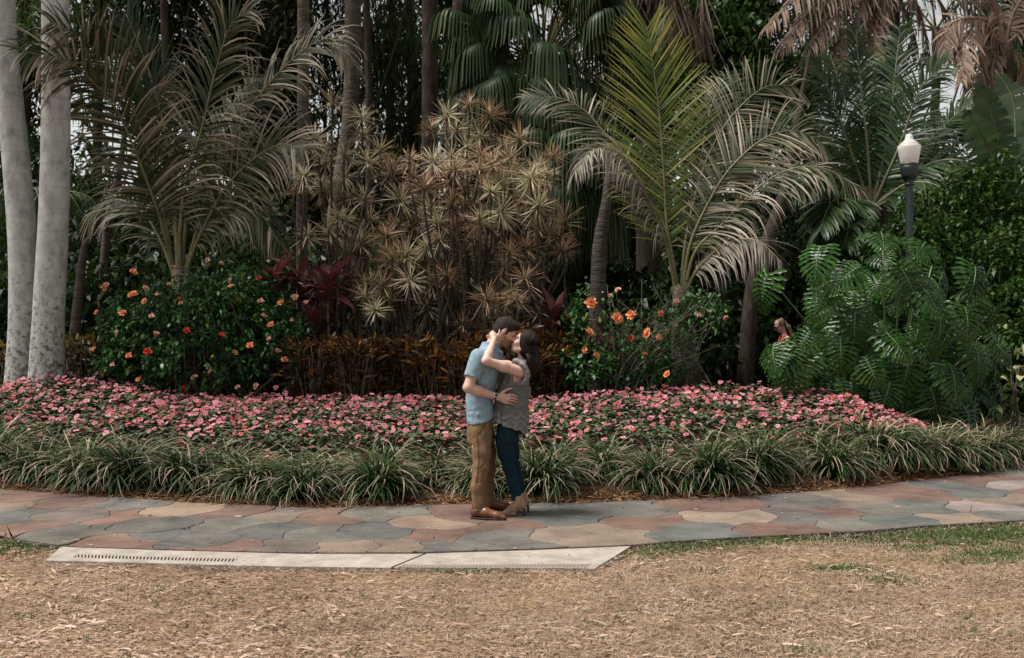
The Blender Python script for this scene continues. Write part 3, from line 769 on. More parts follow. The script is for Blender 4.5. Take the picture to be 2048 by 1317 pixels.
# ------------------------------------------------------------------ leaf and bark materials
M_GREY_BARK = None
def royal_bark():
    m, N, L = new_mat('royal_palm_bark')
    out = N.new('ShaderNodeOutputMaterial'); b = N.new('ShaderNodeBsdfPrincipled')
    tc = N.new('ShaderNodeTexCoord')
    n1 = N.new('ShaderNodeTexNoise'); n1.inputs['Scale'].default_value = 7; n1.inputs['Detail'].default_value = 9; n1.inputs['Roughness'].default_value = 0.7
    mp = N.new('ShaderNodeMapping'); mp.inputs['Scale'].default_value = (1, 1, 0.55); L.new(tc.outputs['Object'], mp.inputs['Vector']); L.new(mp.outputs['Vector'], n1.inputs['Vector'])
    r1 = ramp_node(N, [(0.3, (0.2, 0.2, 0.19)), (0.5, (0.36, 0.365, 0.35)), (0.7, (0.49, 0.495, 0.48))]); L.new(n1.outputs['Fac'], r1.inputs['Fac'])
    # lichen and brown stains, growing thicker towards the foot (attribute tint = share of lichen)
    at = N.new('ShaderNodeAttribute'); at.attribute_name = 'tint'
    n2 = N.new('ShaderNodeTexNoise'); n2.inputs['Scale'].default_value = 14; n2.inputs['Detail'].default_value = 10; n2.inputs['Roughness'].default_value = 0.75; L.new(tc.outputs['Object'], n2.inputs['Vector'])
    ad = N.new('ShaderNodeMath'); ad.operation = 'ADD'; L.new(n2.outputs['Fac'], ad.inputs[0]); L.new(at.outputs['Fac'], ad.inputs[1])
    r2 = ramp_node(N, [(0.60, (0, 0, 0)), (0.68, (0.9, 0.9, 0.9))]); L.new(ad.outputs[0], r2.inputs['Fac'])
    n3 = N.new('ShaderNodeTexNoise'); n3.inputs['Scale'].default_value = 3; L.new(tc.outputs['Object'], n3.inputs['Vector'])
    r3 = ramp_node(N, [(0.4, (0.085, 0.065, 0.04)), (0.6, (0.13, 0.135, 0.11))]); L.new(n3.outputs['Fac'], r3.inputs['Fac'])
    mx = N.new('ShaderNodeMix'); mx.data_type = 'RGBA'; L.new(r2.outputs['Color'], mx.inputs[0]); L.new(r1.outputs['Color'], mx.inputs[6]); L.new(r3.outputs['Color'], mx.inputs[7])
    # faint ring scars
    sep = N.new('ShaderNodeSeparateXYZ'); L.new(tc.outputs['Object'], sep.inputs[0])
    wv = N.new('ShaderNodeMath'); wv.operation = 'MULTIPLY'; wv.inputs[1].default_value = 3.3; L.new(sep.outputs['Z'], wv.inputs[0])
    nr = N.new('ShaderNodeMath'); nr.operation = 'MULTIPLY_ADD'; nr.inputs[1].default_value = 0.35; L.new(n3.outputs['Fac'], nr.inputs[0]); L.new(wv.outputs[0], nr.inputs[2])
    fr = N.new('ShaderNodeMath'); fr.operation = 'FRACT'; L.new(nr.outputs[0], fr.inputs[0])
    r4 = ramp_node(N, [(0.0, (0.72, 0.72, 0.72)), (0.05, (1, 1, 1))]); L.new(fr.outputs[0], r4.inputs['Fac'])
    m2 = N.new('ShaderNodeMix'); m2.data_type = 'RGBA'; m2.blend_type = 'MULTIPLY'; m2.inputs[0].default_value = 1; L.new(mx.outputs[2], m2.inputs[6]); L.new(r4.outputs['Color'], m2.inputs[7])
    L.new(m2.outputs[2], b.inputs['Base Color']); b.inputs['Roughness'].default_value = 0.85; b.inputs['Specular IOR Level'].default_value = 0.2
    bp = N.new('ShaderNodeBump'); bp.inputs['Strength'].default_value = 0.4; bp.inputs['Distance'].default_value = 0.02; L.new(n1.outputs['Fac'], bp.inputs['Height']); L.new(bp.outputs['Normal'], b.inputs['Normal'])
    L.new(b.outputs['BSDF'], out.inputs['Surface'])
    return m

M_ROYAL = royal_bark()
M_PALMBARK = mat_plain('ringed_palm_bark', (0.12, 0.1, 0.08), 0.9, 0.15, noise=(4, (0.04, 0.032, 0.024), (0.125, 0.105, 0.083)), bump=(5, 0.8, 0.03), stretch=(1, 1, 6))
M_DARKBARK = mat_plain('dark_bark', (0.05, 0.04, 0.032), 0.95, 0.1, noise=(5, (0.022, 0.018, 0.014), (0.075, 0.06, 0.046)), bump=(8, 0.8, 0.03), stretch=(2, 2, 0.6))
M_COCO = mat_tint('coconut_leaflet', [(0, (0.02, 0.042, 0.012)), (0.40, (0.07, 0.085, 0.034)), (0.68, (0.25, 0.215, 0.14)), (1, (0.58, 0.49, 0.39))], 0.55, 0.12, 0.3, 0.12)
M_COCO_GREEN = mat_tint('coconut_leaflet_green', [(0, (0.035, 0.07, 0.014)), (0.45, (0.085, 0.13, 0.025)), (0.75, (0.22, 0.23, 0.045)), (1, (0.36, 0.31, 0.10))], 0.45, 0.3, 0.45, 0.08)
M_COCO_PALE = mat_tint('coconut_leaflet_dry', [(0, (0.08, 0.07, 0.045)), (0.35, (0.22, 0.19, 0.14)), (1, (0.50, 0.43, 0.36))], 0.6, 0.18, 0.3, 0.1)
M_DEADFROND = mat_tint('dead_frond', [(0, (0.075, 0.046, 0.03)), (0.5, (0.19, 0.13, 0.095)), (1, (0.36, 0.27, 0.21))], 0.75, 0.2, 0.15, 0.15)
M_RACHIS = mat_plain('palm_leaf_stalk', (0.25, 0.24, 0.1), 0.5, 0.4, noise=(5, (0.075, 0.075, 0.028), (0.18, 0.16, 0.075)))
M_RACHIS_BROWN = mat_plain('dry_leaf_stalk', (0.2, 0.14, 0.09), 0.7, 0.2, noise=(5, (0.12, 0.08, 0.05), (0.26, 0.19, 0.13)))
M_DARKPALM = mat_tint('dark_palm_leaflet', [(0, (0.014, 0.03, 0.012)), (0.5, (0.035, 0.062, 0.024)), (1, (0.09, 0.125, 0.06))], 0.4, 0.2, 0.45, 0.2)
M_FAN = mat_tint('fan_palm_blade', [(0, (0.012, 0.026, 0.012)), (0.5, (0.032, 0.058, 0.026)), (0.8, (0.085, 0.115, 0.055)), (1, (0.20, 0.22, 0.125))], 0.45, 0.15, 0.3, 0.2)
M_TREELEAF = mat_tint('tree_leaf', [(0, (0.014, 0.026, 0.010)), (0.5, (0.032, 0.055, 0.018)), (1, (0.085, 0.115, 0.038))], 0.45, 0.3, 0.4, 0.25)
M_VINE = mat_tint('vine_leaf', [(0, (0.018, 0.042, 0.013)), (0.5, (0.042, 0.085, 0.024)), (1, (0.095, 0.145, 0.045))], 0.45, 0.25, 0.4, 0.2)
M_BAMBOO = mat_tint('bamboo_leaf', [(0, (0.018, 0.032, 0.012)), (0.6, (0.045, 0.068, 0.024)), (1, (0.12, 0.14, 0.06))], 0.5, 0.35, 0.3, 0.2)

CAMY = np.array([0, 1.0, 0])
def feather(ctrl, leaf_len, n, roll, droop, width=0.03, seed=0, bare=0.16, sweep=(0.9, 0.45), tint=(0.3, 0.9), mats=None, parent=None, origin=(0, 0, 0), rr=0.022, fold=0.0, name='frond', prof=None, miss=0.03, kk=6):
    """one feather frond: stalk through the control points (world), leaflets both sides"""
    r = np.random.default_rng(seed + 1000)
    q = spline(ctrl, 48)
    T = nrm(np.gradient(q, axis=0))
    N0 = nrm(np.cross(T, CAMY)); B0 = nrm(np.cross(N0, T))
    up = np.where(N0[:, 2:3] < 0, -1.0, 1.0)
    N0 = N0 * up
    S = nrm(math.cos(roll) * B0 + math.sin(roll) * N0); Nn = nrm(np.cross(T, S))
    Nn = Nn * np.where(Nn[:, 2:3] < 0, -1.0, 1.0)
    origin = np.asarray(origin, float)
    st = MB(); sr = rr * np.interp(np.linspace(0, 1, 48), [0, .1, .5, 1], [1.5, 1.0, .6, .12])
    add_tube(st, q - origin, sr, 6)
    stalk = st.obj(name, mats[1], parent)
    mb = MB()
    for sgn in (-1, 1):
        t = bare + (1 - bare) * (np.arange(n) + r.uniform(0.2, 0.8, n)) / n
        t = np.clip(t, 0, 0.998); t = t[r.random(n) > miss]; m = len(t)
        i = t * 47; i0 = np.clip(i.astype(int), 0, 46); fr_ = (i - i0)[:, None]
        base = q[i0] * (1 - fr_) + q[i0 + 1] * fr_
        Tt, St, Nt = T[i0], S[i0] * sgn, Nn[i0]
        tl = (t - bare) / (1 - bare)
        sw = sweep[1] + (sweep[0] - sweep[1]) * tl[:, None] + r.normal(0, 0.07, (m, 1))
        d = nrm(np.cos(sw) * St + np.sin(sw) * Tt + (fold + r.normal(0, 0.06, (m, 1))) * Nt)
        ln = leaf_len * (prof(tl) if prof else np.interp(tl, [0, .12, .45, .8, 1], [.45, .8, 1, .72, .38])) * r.uniform(.9, 1.08, m)
        s = np.linspace(0, 1, kk)
        dr = droop * r.uniform(.35, 1.75, m) * (1 + .3 * np.sin(tl * 23 + seed))
        pts = np.zeros((m, kk, 3)); cur = base.copy(); dirn = d.copy(); pts[:, 0] = cur
        for a in range(1, kk):
            dirn = nrm(dirn + np.array([0, 0, -1.0]) * (dr * (2.4 * s[a]) / (kk - 1))[:, None] * 1.6)
            cur = cur + dirn * (ln / (kk - 1))[:, None]; pts[:, a] = cur
        wv = nrm(Tt - d * np.sum(Tt * d, 1, keepdims=True)) 
        wv = nrm(wv + r.normal(0, 0.25, (m, 3)))
        side = np.repeat(wv[:, None], kk, 1)
        w = width * r.uniform(.8, 1.15, m)[:, None] * np.interp(s, [0, .15, .6, 1], [.45, 1, .8, .08])[None]
        tb = tint[0] + (tint[1] - tint[0]) * (s[None] ** 1.2) + r.normal(0, .24, (m, 1))
        mb.add(*strips(pts - origin, side, w, np.clip(tb, 0, 1)))
    mb.obj('leaflets', mats[0], stalk)
    return stalk

def px_frond(pts, Y0, dY):
    k = len(pts)
    return np.array([P(a, b, Y0 + dY * (j / (k - 1)) ** 1.4) for j, (a, b) in enumerate(pts)])

# ------------------------------------------------------------------ royal palms at the left
def build_royal_palms():
    fm = None
    for (cx, Y, label, seed) in (([(40, 790), (47, 640), (45, 480), (30, 300), (10, 100), (5, 0), (0, -160), (-10, -500)], 13.9, 'smooth grey royal palm trunk leaning left, farther from the hibiscus', 1), ([(94, 775), (97, 640), (108, 420), (112, 200), (111, 0), (112, -160), (116, -500)], 13.55, 'smooth grey royal palm trunk with brown lichen, next to the orange hibiscus', 2)):
        foot = P(cx[0][0], cx[0][1], Y)
        g = float(soil(foot[0], Y)); foot[2] = g - 0.1
        top = spline([foot] + [P(a, b, Y) for a, b in cx[1:]], 60)
        root = empty('royal_palm', (foot[0], foot[1], g), label, 'palm tree')
        o = np.array(root.location)
        z = top[:, 2] - g
        rad = np.interp(z, [0, .5, 1.2, 2.5, 4, 12], [.285, .235, .205, .195, .185, .14]) if seed == 2 else np.interp(z, [0, .5, 1.2, 2.5, 4, 12], [.25, .215, .195, .19, .175, .14])
        mb = MB(); add_tube(mb, top - o, rad, 28)
        mb.t = [np.concatenate([np.repeat(np.interp(z, [0, .8, 2.2, 3.5, 12], [.16, .10, .02, -.06, -.1]), 28), [0.2, 0]]).astype(np.float32)]
        mb.obj('trunk', M_ROYAL, root)
        c = top[-1]
        for k in range(9):  # crown above the view, added so its fronds cast shadows
            a = k * 0.7 + seed; e = 0.9 if k % 2 else 0.4
            ctrl = [c, c + 1.2 * np.array([math.cos(a) * math.cos(e), math.sin(a) * math.cos(e), math.sin(e)]), c + np.array([math.cos(a) * 2.6, math.sin(a) * 2.6, .6 * e]), c + np.array([math.cos(a) * 3.3, math.sin(a) * 3.3, -.7])]
            feather(ctrl, .7, 45, 0.0, .5, .05, k, mats=(M_DARKPALM, M_RACHIS), parent=root, origin=o, kk=4)

# ------------------------------------------------------------------ the two coconut palms
def build_coconuts():
    base = P(362, 575, 15.2); g = float(soil(base[0], 15.2))
    root = empty('coconut_palm', (base[0], base[1], g), 'young coconut palm with dry-tipped arching fronds behind the orange hibiscus', 'palm tree')
    o = np.array(root.location)
    mb = MB(); add_tube(mb, np.array([base + [0, 0, -1.6], base + [0.02, 0, -.6], base + [0, 0, .3]]) - o, [.22, .2, .13], 12); mb.obj('trunk', M_PALMBARK, root)
    F = [([(352, 560), (330, 470), (293, 361), (238, 230), (183, 162), (130, 120), (45, 104)], -2.5, .82, 1.15, .55, (.35, .95), 1, 92),
         ([(350, 560), (335, 470), (310, 350), (262, 210), (200, 119), (160, 75), (100, 45)], -2.2, .72, 1.2, .3, (.3, .8), 2, 90),
         ([(357, 560), (352, 440), (335, 290), (300, 150), (252, 28)], .3, .7, 1.2, .1, (.15, .35), 3, 95),
         ([(362, 560), (360, 470), (374, 353), (402, 264), (432, 140), (462, 50), (504, 18)], -.8, .78, 1.2, .45, (.3, .9), 4, 95),
         ([(360, 560), (358, 470), (368, 330), (388, 190), (414, 50)], .9, .75, 1.2, .25, (.25, .7), 5, 95),
         ([(368, 560), (383, 500), (425, 361), (480, 255), (519, 191), (595, 110), (660, 78), (704, 128)], -.7, .66, 1.0, .6, (.4, .95), 6, 95),
         ([(370, 560), (392, 490), (447, 383), (502, 323), (560, 290), (610, 300)], -1.1, .72, 1.15, .6, (.35, .9), 7, 80),
         ([(370, 560), (398, 480), (460, 420), (520, 430), (560, 490)], -.6, .6, .6, .9, (.3, .8), 8, 70),
         ([(352, 560), (320, 480), (280, 420), (220, 400), (170, 440)], .7, .6, .7, .9, (.3, .8), 9, 70),
         ([(358, 560), (345, 420), (315, 270), (285, 170), (235, 120)], 1.2, .75, .8, .4, (.1, .4), 10, 80),
         ([(362, 560), (380, 400), (430, 260), (500, 170), (545, 150)], 1.4, .75, .9, .5, (.1, .5), 11, 80)]
    for pts, dY, ll, roll, dr, tn, sd, n in F:
        if sd == 5: continue
        green = sd in (3, 10)
        feather(px_frond(pts, 15.2, dY), ll * 1.5, int(n * .86), roll, dr, .034, sd, .2, tint=tn, mats=(M_DARKPALM if green else M_COCO, M_RACHIS), parent=root, origin=o, rr=.03, sweep=(1.0, .55) if not green else (1.2, .9))
    base = P(1362, 640, 14.6); g = float(soil(base[0], 14.6))
    root = empty('coconut_palm', (base[0], base[1], g), 'young coconut palm with one upright yellow-green frond behind the loose hibiscus', 'palm tree')
    o = np.array(root.location)
    mb = MB(); add_tube(mb, np.array([base + [.1, 0, -1.3], base + [.05, 0, -.5], base + [0, 0, .5]]) - o, [.25, .2, .12], 12); mb.obj('trunk', M_PALMBARK, root)
    Fs = [([(1356, 600), (1345, 520), (1333, 446), (1327, 340), (1316, 204), (1293, 52)], .2, .92, 1.4, .10, (.35, .9), 21, 90, M_COCO_GREEN, (1.05, .5)),
          ([(1358, 600), (1335, 470), (1290, 380), (1244, 306), (1205, 262), (1170, 222), (1117, 196), (1050, 198)], .7, .62, 1.0, .45, (.25, .75), 22, 75, M_COCO, (.8, .5)),
          ([(1355, 600), (1330, 480), (1296, 400), (1268, 350), (1231, 304), (1185, 300), (1150, 345)], -1.2, .66, .35, 1.2, (.4, .95), 23, 85, M_COCO_PALE, (.8, .5)),
          ([(1362, 600), (1370, 490), (1393, 383), (1423, 298), (1470, 225), (1530, 175), (1590, 172)], .5, .78, 1.25, .35, (.35, .8), 24, 80, M_COCO, (.8, .45)),
          ([(1364, 600), (1380, 490), (1423, 395), (1465, 332), (1529, 277), (1593, 262), (1650, 290)], -.3, .72, 1.0, .6, (.35, .95), 25, 80, M_COCO, (.8, .5)),
          ([(1366, 600), (1390, 505), (1448, 446), (1508, 383), (1572, 342), (1640, 335), (1715, 372)], -.9, .66, .5, 1.0, (.35, .95), 26, 80, M_COCO, (.8, .5)),
          ([(1366, 600), (1395, 540), (1450, 490), (1510, 480), (1560, 520)], -1.0, .62, .4, 1.3, (.3, .85), 27, 65, M_COCO_PALE, (.7, .5)),
          ([(1356, 600), (1330, 540), (1300, 500), (1262, 480), (1230, 500)], -.5, .6, .4, 1.2, (.3, .9), 28, 60, M_COCO_PALE, (.7, .5)),
          ([(1360, 600), (1375, 460), (1400, 330), (1420, 220), (1450, 150)], 1.1, .7, 1.0, .5, (.1, .5), 29, 70, M_COCO, (.9, .5)),
          ([(1360, 600), (1352, 480), (1375, 400), (1440, 300), (1480, 280)], -.4, .5, 1.0, .3, (.1, .5), 30, 60, M_COCO_GREEN, (1.1, .7))]
    for pts, dY, ll, roll, dr, tn, sd, n, mt, swp in Fs:
        if sd in (28, 30): continue
        feather(px_frond(pts, 14.6, dY), ll * 1.34, int(n * 1.05), roll, dr * .62, .026, sd, .2, tint=tn, mats=(mt, M_RACHIS), parent=root, origin=o, rr=.028, sweep=swp)

# ------------------------------------------------------------------ dracaenas
DRAC_L = [(664, 208), (724, 234), (724, 272), (630, 276), (585, 315), (688, 310), (736, 323), (651, 327), (688, 353), (607, 353), (651, 383), (700, 395), (615, 472), (658, 463), (675, 434), (721, 485), (713, 510), (640, 300), (760, 300), (590, 385), (674, 567), (700, 545), (726, 594), (740, 440), (690, 505)]
DRAC_C = [(777, 349), (819, 319), (862, 259), (894, 230), (913, 259), (938, 208), (981, 230), (960, 272), (1006, 289), (934, 298), (866, 323), (1040, 276), (1019, 319), (1062, 357), (1023, 349), (930, 374), (849, 374), (802, 400), (858, 417), (981, 383), (1002, 425), (1091, 417), (1087, 430), (1130, 442), (1032, 463), (930, 442), (798, 446), (773, 472), (875, 446), (960, 438), (1045, 497), (1121, 472), (1125, 502), (773, 523), (892, 548), (789, 646), (854, 610), (896, 563), (990, 614), (1008, 600), (1078, 626), (1022, 579), (911, 654), (765, 571), (813, 508), (718, 560), (1050, 496), (1129, 500), (1050, 559), (900, 340), (960, 340), (1000, 360), (1040, 400), (1060, 390), (1075, 455), (1010, 460), (985, 330), (945, 400), (905, 405), (880, 480), (840, 470), (950, 480), (990, 500), (1085, 380), (1070, 500), (1100, 460), (820, 560), (750, 620), (1010, 530), (835, 440), (1028, 430)]
M_DRAC = mat_tint('dracaena_leaf', [(0, (0.05, 0.07, 0.024)), (0.3, (0.29, 0.27, 0.14)), (0.6, (0.58, 0.50, 0.36)), (1, (0.48, 0.35, 0.25))], 0.5, 0.15, 0.35, 0.15)
M_DRAC_RED = mat_tint('dracaena_leaf_ruddy', [(0, (0.05, 0.06, 0.025)), (0.3, (0.22, 0.165, 0.09)), (0.6, (0.46, 0.33, 0.22)), (1, (0.33, 0.16, 0.10))], 0.5, 0.15, 0.35, 0.15)
M_DRAC_STEM = mat_plain('dracaena_stem', (0.16, 0.13, 0.1), 0.85, 0.2, noise=(8, (0.022, 0.017, 0.013), (0.085, 0.068, 0.052)), stretch=(1, 1, 4))
def rosette_mesh(r, mt, n=66, L0=.38):
    az = r.uniform(0, 6.28, n); el = np.clip(r.normal(.25, .55, n), -1.0, 1.5)
    d = np.stack([np.cos(az) * np.cos(el), np.sin(az) * np.cos(el), np.sin(el)], 1)
    L = L0 * r.uniform(.72, 1.1, n); k = 4; s = np.linspace(0, 1, k)
    pts = d[:, None] * (L[:, None] * s)[..., None]; pts[..., 2] -= (r.uniform(.02, .14, n) * L)[:, None] * s ** 2
    pts[..., 2] += r.uniform(-.07, .03, n)[:, None]
    side = nrm(np.cross(d, np.array([0, 0, 1.0]) + r.normal(0, .3, (n, 3))))
    w = .0145 * np.array([.7, 1, .75, .05])[None] * r.uniform(.8, 1.15, n)[:, None]
    tint = np.clip(np.array([.05, .38, .58, .9])[None] + r.normal(0, .2, (n, 1)), 0, 1)
    mb = MB(); mb.add(*strips(pts, np.repeat(side[:, None], k, 1), w, tint)); return mb.mesh('leaf_rosette', mt)
def build_dracaenas():
    r = np.random.default_rng(55)
    green = [rosette_mesh(r, M_DRAC) for _ in range(6)]; red = [rosette_mesh(r, M_DRAC_RED, 70, .37) for _ in range(5)]
    for name, spots, Y0, bx, label, redp in (('dracaena', DRAC_L, 15.0, (640, 700), 'tall slender dracaena clump with green-cream rosettes beside a thin palm trunk', .12), ('dracaena', DRAC_C, 14.7, (800, 1060), 'broad rusty-tinged dracaena clump rising behind the dark croton hedge', .45)):
        c = P(sum(bx) / 2, 700, Y0)
        root = empty(name, (c[0], Y0, float(soil(c[0], Y0))), label, 'dracaena'); o = np.array(root.location)
        if bx[0] > 700:
            spots = spots + [(r.normal(960, 85), r.uniform(300, 520)) for _ in range(28)] + [(r.uniform(720, 1110), r.uniform(470, 680)) for _ in range(26)]
        else:
            spots = spots + [(r.uniform(600, 760), r.uniform(330, 660)) for _ in range(12)]
        for i, (px, py) in enumerate(spots):
            Y = Y0 + r.normal(0, .45) + (0.3 if py < 300 else -0.2)
            tip = P(px, py, Y)
            b = P(np.clip(px + r.normal(0, 40) + (850 + 80 - px) * .25 if name and bx[0] > 700 else 670 + r.normal(0, 22), bx[0] - 20, bx[1] + 20), 720, Y0 + r.normal(0, .25)); b[2] = soil(b[0], b[1]) - .05
            drop = np.array([0, 0, -.25 - .25 * r.random()])
            mid = b + (tip + drop - b) * np.array([.45, .5, .5]) + np.append(r.normal(0, .12, 2), 0)
            q = spline([b, mid, tip + drop, tip], 16)
            st = MB(); add_tube(st, q - o, np.linspace(.028, .014, 16), 6); st.obj('stem', M_DRAC_STEM, root)
            isred = r.random() < (redp + (.22 if 330 < py < 560 and px > 780 else -.15))
            me = red[int(r.integers(5))] if isred else green[int(r.integers(6))]
            ro = put('leaf_rosette', me, root, tip - o, (r.normal(0, .22), r.normal(0, .22), r.uniform(0, 6.28)), r.uniform(.72, 1.02))
    # bare brown inner canes
# ------------------------------------------------------------------ hibiscus, crotons, cordylines, philodendron
M_HIB = mat_tint('hibiscus_leaf', [(0, (0.012, 0.03, 0.012)), (0.5, (0.032, 0.068, 0.026)), (0.93, (0.07, 0.125, 0.045)), (1, (0.30, 0.24, 0.05))], 0.36, 0.18, 0.5, 0.1)
M_TWIG = mat_plain('brown_twig', (0.1, 0.08, 0.06), 0.9, 0.1, noise=(9, (0.06, 0.045, 0.035), (0.17, 0.14, 0.11)))
M_PET_O = mat_tint('hibiscus_petal_orange', [(0, (0.55, 0.09, 0.04)), (0.4, (0.78, 0.22, 0.07)), (1, (0.86, 0.40, 0.20))], 0.6, 0.3, 0.2, 0.12)
M_PET_P = mat_tint('hibiscus_petal_faded', [(0, (0.50, 0.12, 0.08)), (0.4, (0.66, 0.30, 0.20)), (1, (0.74, 0.46, 0.36))], 0.6, 0.3, 0.2, 0.12)
M_PET_R = mat_tint('hibiscus_petal_red', [(0, (0.40, 0.012, 0.012)), (0.5, (0.62, 0.03, 0.02)), (1, (0.72, 0.09, 0.05))], 0.6, 0.3, 0.2, 0.1)

def ruffled_flower(r, mt, R0):
    mb = MB()
    for layer in range(3):
        npet = (6, 5, 4)[layer]
        for k in range(npet):
            a = 2 * np.pi * (k + .3 * layer) / npet + r.normal(0, .2); el = (.15, .6, 1.1)[layer] + r.normal(0, .15)
            d = np.array([math.cos(a) * math.cos(el), math.sin(a) * math.cos(el), math.sin(el)])
            sd = nrm(np.array([-math.sin(a), math.cos(a), r.normal(0, .4)]))
            s = np.linspace(0, 1, 5); rad = R0 * (1, .85, .65)[layer] * s
            pts = d[None] * rad[:, None] + r.normal(0, R0 * .07, (5, 3)) * s[:, None]
            mb.add(*strips(pts[None], nrm(sd + r.normal(0, .3, (1, 5, 3))), (R0 * np.array([.15, .55, .85, .9, .4]))[None], np.array([s * .8 + r.uniform(0, .2)])))
    return mb.mesh('flower', mt)

def leaf_shell(mb, r, n_tw, centre, radii, o, L0=(.055, .09), aspect=.52, per=9, inner=.55, zmin=None, tintm=.5, wob=.16, k=4, lo=-.35):
    """twigs whose tips fill the outer shell of a lumpy ellipsoid; each carries leaves"""
    d = nrm(r.normal(size=(n_tw * 2, 3))); d = d[d[:, 2] > lo][:n_tw]; n = len(d)
    rad = inner + (1 - inner) * r.random(n) ** .6
    rad = rad * (1 + wob * noise3(d * 2.3, 4) + wob * .7 * noise3(d * 5, 9))
    tip = np.asarray(centre) + d * np.asarray(radii) * rad[:, None]
    if zmin is not None: tip[:, 2] = np.maximum(tip[:, 2], zmin + .08 * r.random(n))
    out = nrm(d / np.asarray(radii) + np.array([0, 0, .25]))
    pos = np.repeat(tip, per, 0) - np.repeat(out, per, 0) * (r.random(n * per) * .16)[:, None] + r.normal(0, .02, (n * per, 3))
    dd = nrm(np.repeat(out, per, 0) * .55 + nrm(r.normal(size=(n * per, 3))))
    L = r.uniform(*L0, n * per)
    mb.add(*leaves(pos - o, dd, L, L * aspect * r.uniform(.85, 1.15, n * per), r, .3, k, .72, np.clip(r.normal(tintm, .2, n * per), 0, 1)))
    return tip

def build_hibiscus():
    r = np.random.default_rng(61)
    fl = {'o': [ruffled_flower(r, M_PET_O, .062) for _ in range(3)], 'p': [ruffled_flower(r, M_PET_P, .05) for _ in range(3)], 'r': [ruffled_flower(r, M_PET_R, .058) for _ in range(2)]}
    Y = 13.9
    c = P(405, 690, Y)
    root = empty('hibiscus_shrub', (c[0], Y, float(soil(c[0], Y))), 'dense rounded hibiscus shrub dotted with orange and red blooms', 'shrub'); o = np.array(root.location)
    mb = MB()
    for px, py, rx, ry, rz, nt in ((390, 690, 1.28, .95, .95, 800), (300, 690, .75, .8, .68, 330), (520, 680, .72, .8, .78, 360), (480, 600, .62, .7, .55, 260), (390, 610, .7, .7, .5, 260), (240, 640, .34, .5, .42, 110), (600, 700, .3, .6, .5, 120), (230, 710, .3, .5, .3, 80)):
        cc = P(px, py, Y); leaf_shell(mb, r, nt, cc, (rx, ry, rz), o, zmin=float(soil(cc[0], Y)) + .35, lo=-.8)
    mb.obj('foliage', M_HIB, root, kind='stuff')
    for k in range(34):
        b = np.array([c[0] + r.normal(0, .5), Y + r.normal(0, .25), o[2]]); t = P(r.uniform(230, 600), r.uniform(560, 720), Y + r.normal(-.1, .4))
        st = MB(); add_tube(st, spline([b, (b + t) / 2 + r.normal(0, .08, 3), t], 8) - o, np.linspace(.016, .005, 8), 5); st.obj('branch', M_TWIG, root)
    FL = [(193, 625, 'o'), (208, 577, 'o'), (213, 570, 'p'), (262, 590, 'o'), (268, 588, 'o'), (289, 603, 'o'), (266, 545, 'o'), (246, 627, 'o'), (303, 632, 'p'), (314, 588, 'p'), (357, 598, 'r'), (362, 607, 'p'), (347, 535, 'p'), (373, 662, 'r'), (443, 671, 'r'), (294, 704, 'r'), (338, 569, 'p'), (292, 577, 'p'), (188, 698, 'o'), (258, 712, 'o'), (225, 730, 'p'), (278, 760, 'o'), (366, 778, 'r'), (501, 692, 'o'), (470, 706, 'o'), (460, 561, 'p'), (463, 573, 'p'), (521, 602, 'p'), (562, 606, 'o'), (527, 632, 'p'), (541, 650, 'o'), (584, 640, 'p'), (518, 557, 'r'), (590, 595, 'p'), (612, 605, 'p'), (538, 678, 'p'), (555, 702, 'p'), (569, 720, 'o'), (512, 773, 'p'), (388, 755, 'p'), (421, 743, 'p'), (312, 668, 'p'), (443, 527, 'p'), (416, 521, 'p'), (233, 665, 'p'), (604, 796, 'o'), (552, 776, 'p'), (476, 775, 'p')]
    for px, py, kd in FL:
        dx = (px - 400) / 220; dz = (py - 690) / 170
        Yf = Y - .95 * math.sqrt(max(0.12, 1 - min(1, dx * dx * .8 + dz * dz * .8))) - .12
        if py > 740: Yf = Y - .75
        q = P(px, py, Yf)
        put('flower', fl[kd][int(r.integers(len(fl[kd])))], root, q - o, (r.uniform(.5, 1.5), 0, r.normal(0, .7)), r.uniform(.62, .95))
    # the loose hibiscus on the right
    Y = 13.7; c = P(1270, 700, Y)
    root = empty('hibiscus_shrub', (c[0], Y, float(soil(c[0], Y))), 'loose open hibiscus shrub with bare stems and a few orange blooms', 'shrub'); o = np.array(root.location)
    mb = MB(); tips = []
    for k in range(62):
        px = r.uniform(1130, 1450); py = 560 + 150 * r.random() + max(0, abs(px - 1290) - 110) * .5
        t = P(px, py, Y + r.normal(0, .35)); b = np.array([c[0] + r.normal(0, .45), Y + r.normal(0, .15), o[2]])
        q = spline([b, b + (t - b) * np.array([.35, .4, .55]) + np.append(r.normal(0, .06, 2), 0), t], 12)
        st = MB(); add_tube(st, q - o, np.linspace(.014, .004, 12), 5); st.obj('branch', M_TWIG, root)
        for u in np.linspace(.45, 1, 6):
            i = int(u * 11); n = int(r.integers(3, 9))
            pos = q[i] + r.normal(0, .06, (n, 3)); L = r.uniform(.05, .09, n)
            mb.add(*leaves(pos - o, nrm(r.normal(size=(n, 3)) + [0, -.2, .2]), L, L * .5, r, .3, 4, .7, np.clip(r.normal(.5, .2, n), 0, 1)))
    leaf_shell(mb, r, 170, P(1170, 730, Y), (.5, .5, .4), o, zmin=.7, lo=-.8); leaf_shell(mb, r, 170, P(1290, 740, Y + .1), (.6, .5, .3), o, zmin=.7, lo=-.8)
    leaf_shell(mb, r, 90, P(1150, 650, Y + .2), (.25, .4, .45), o, lo=-.9); leaf_shell(mb, r, 120, P(1400, 620, Y + .6), (.5, .4, .3), o, lo=-.9)
    mb.obj('foliage', M_HIB, root, kind='stuff')
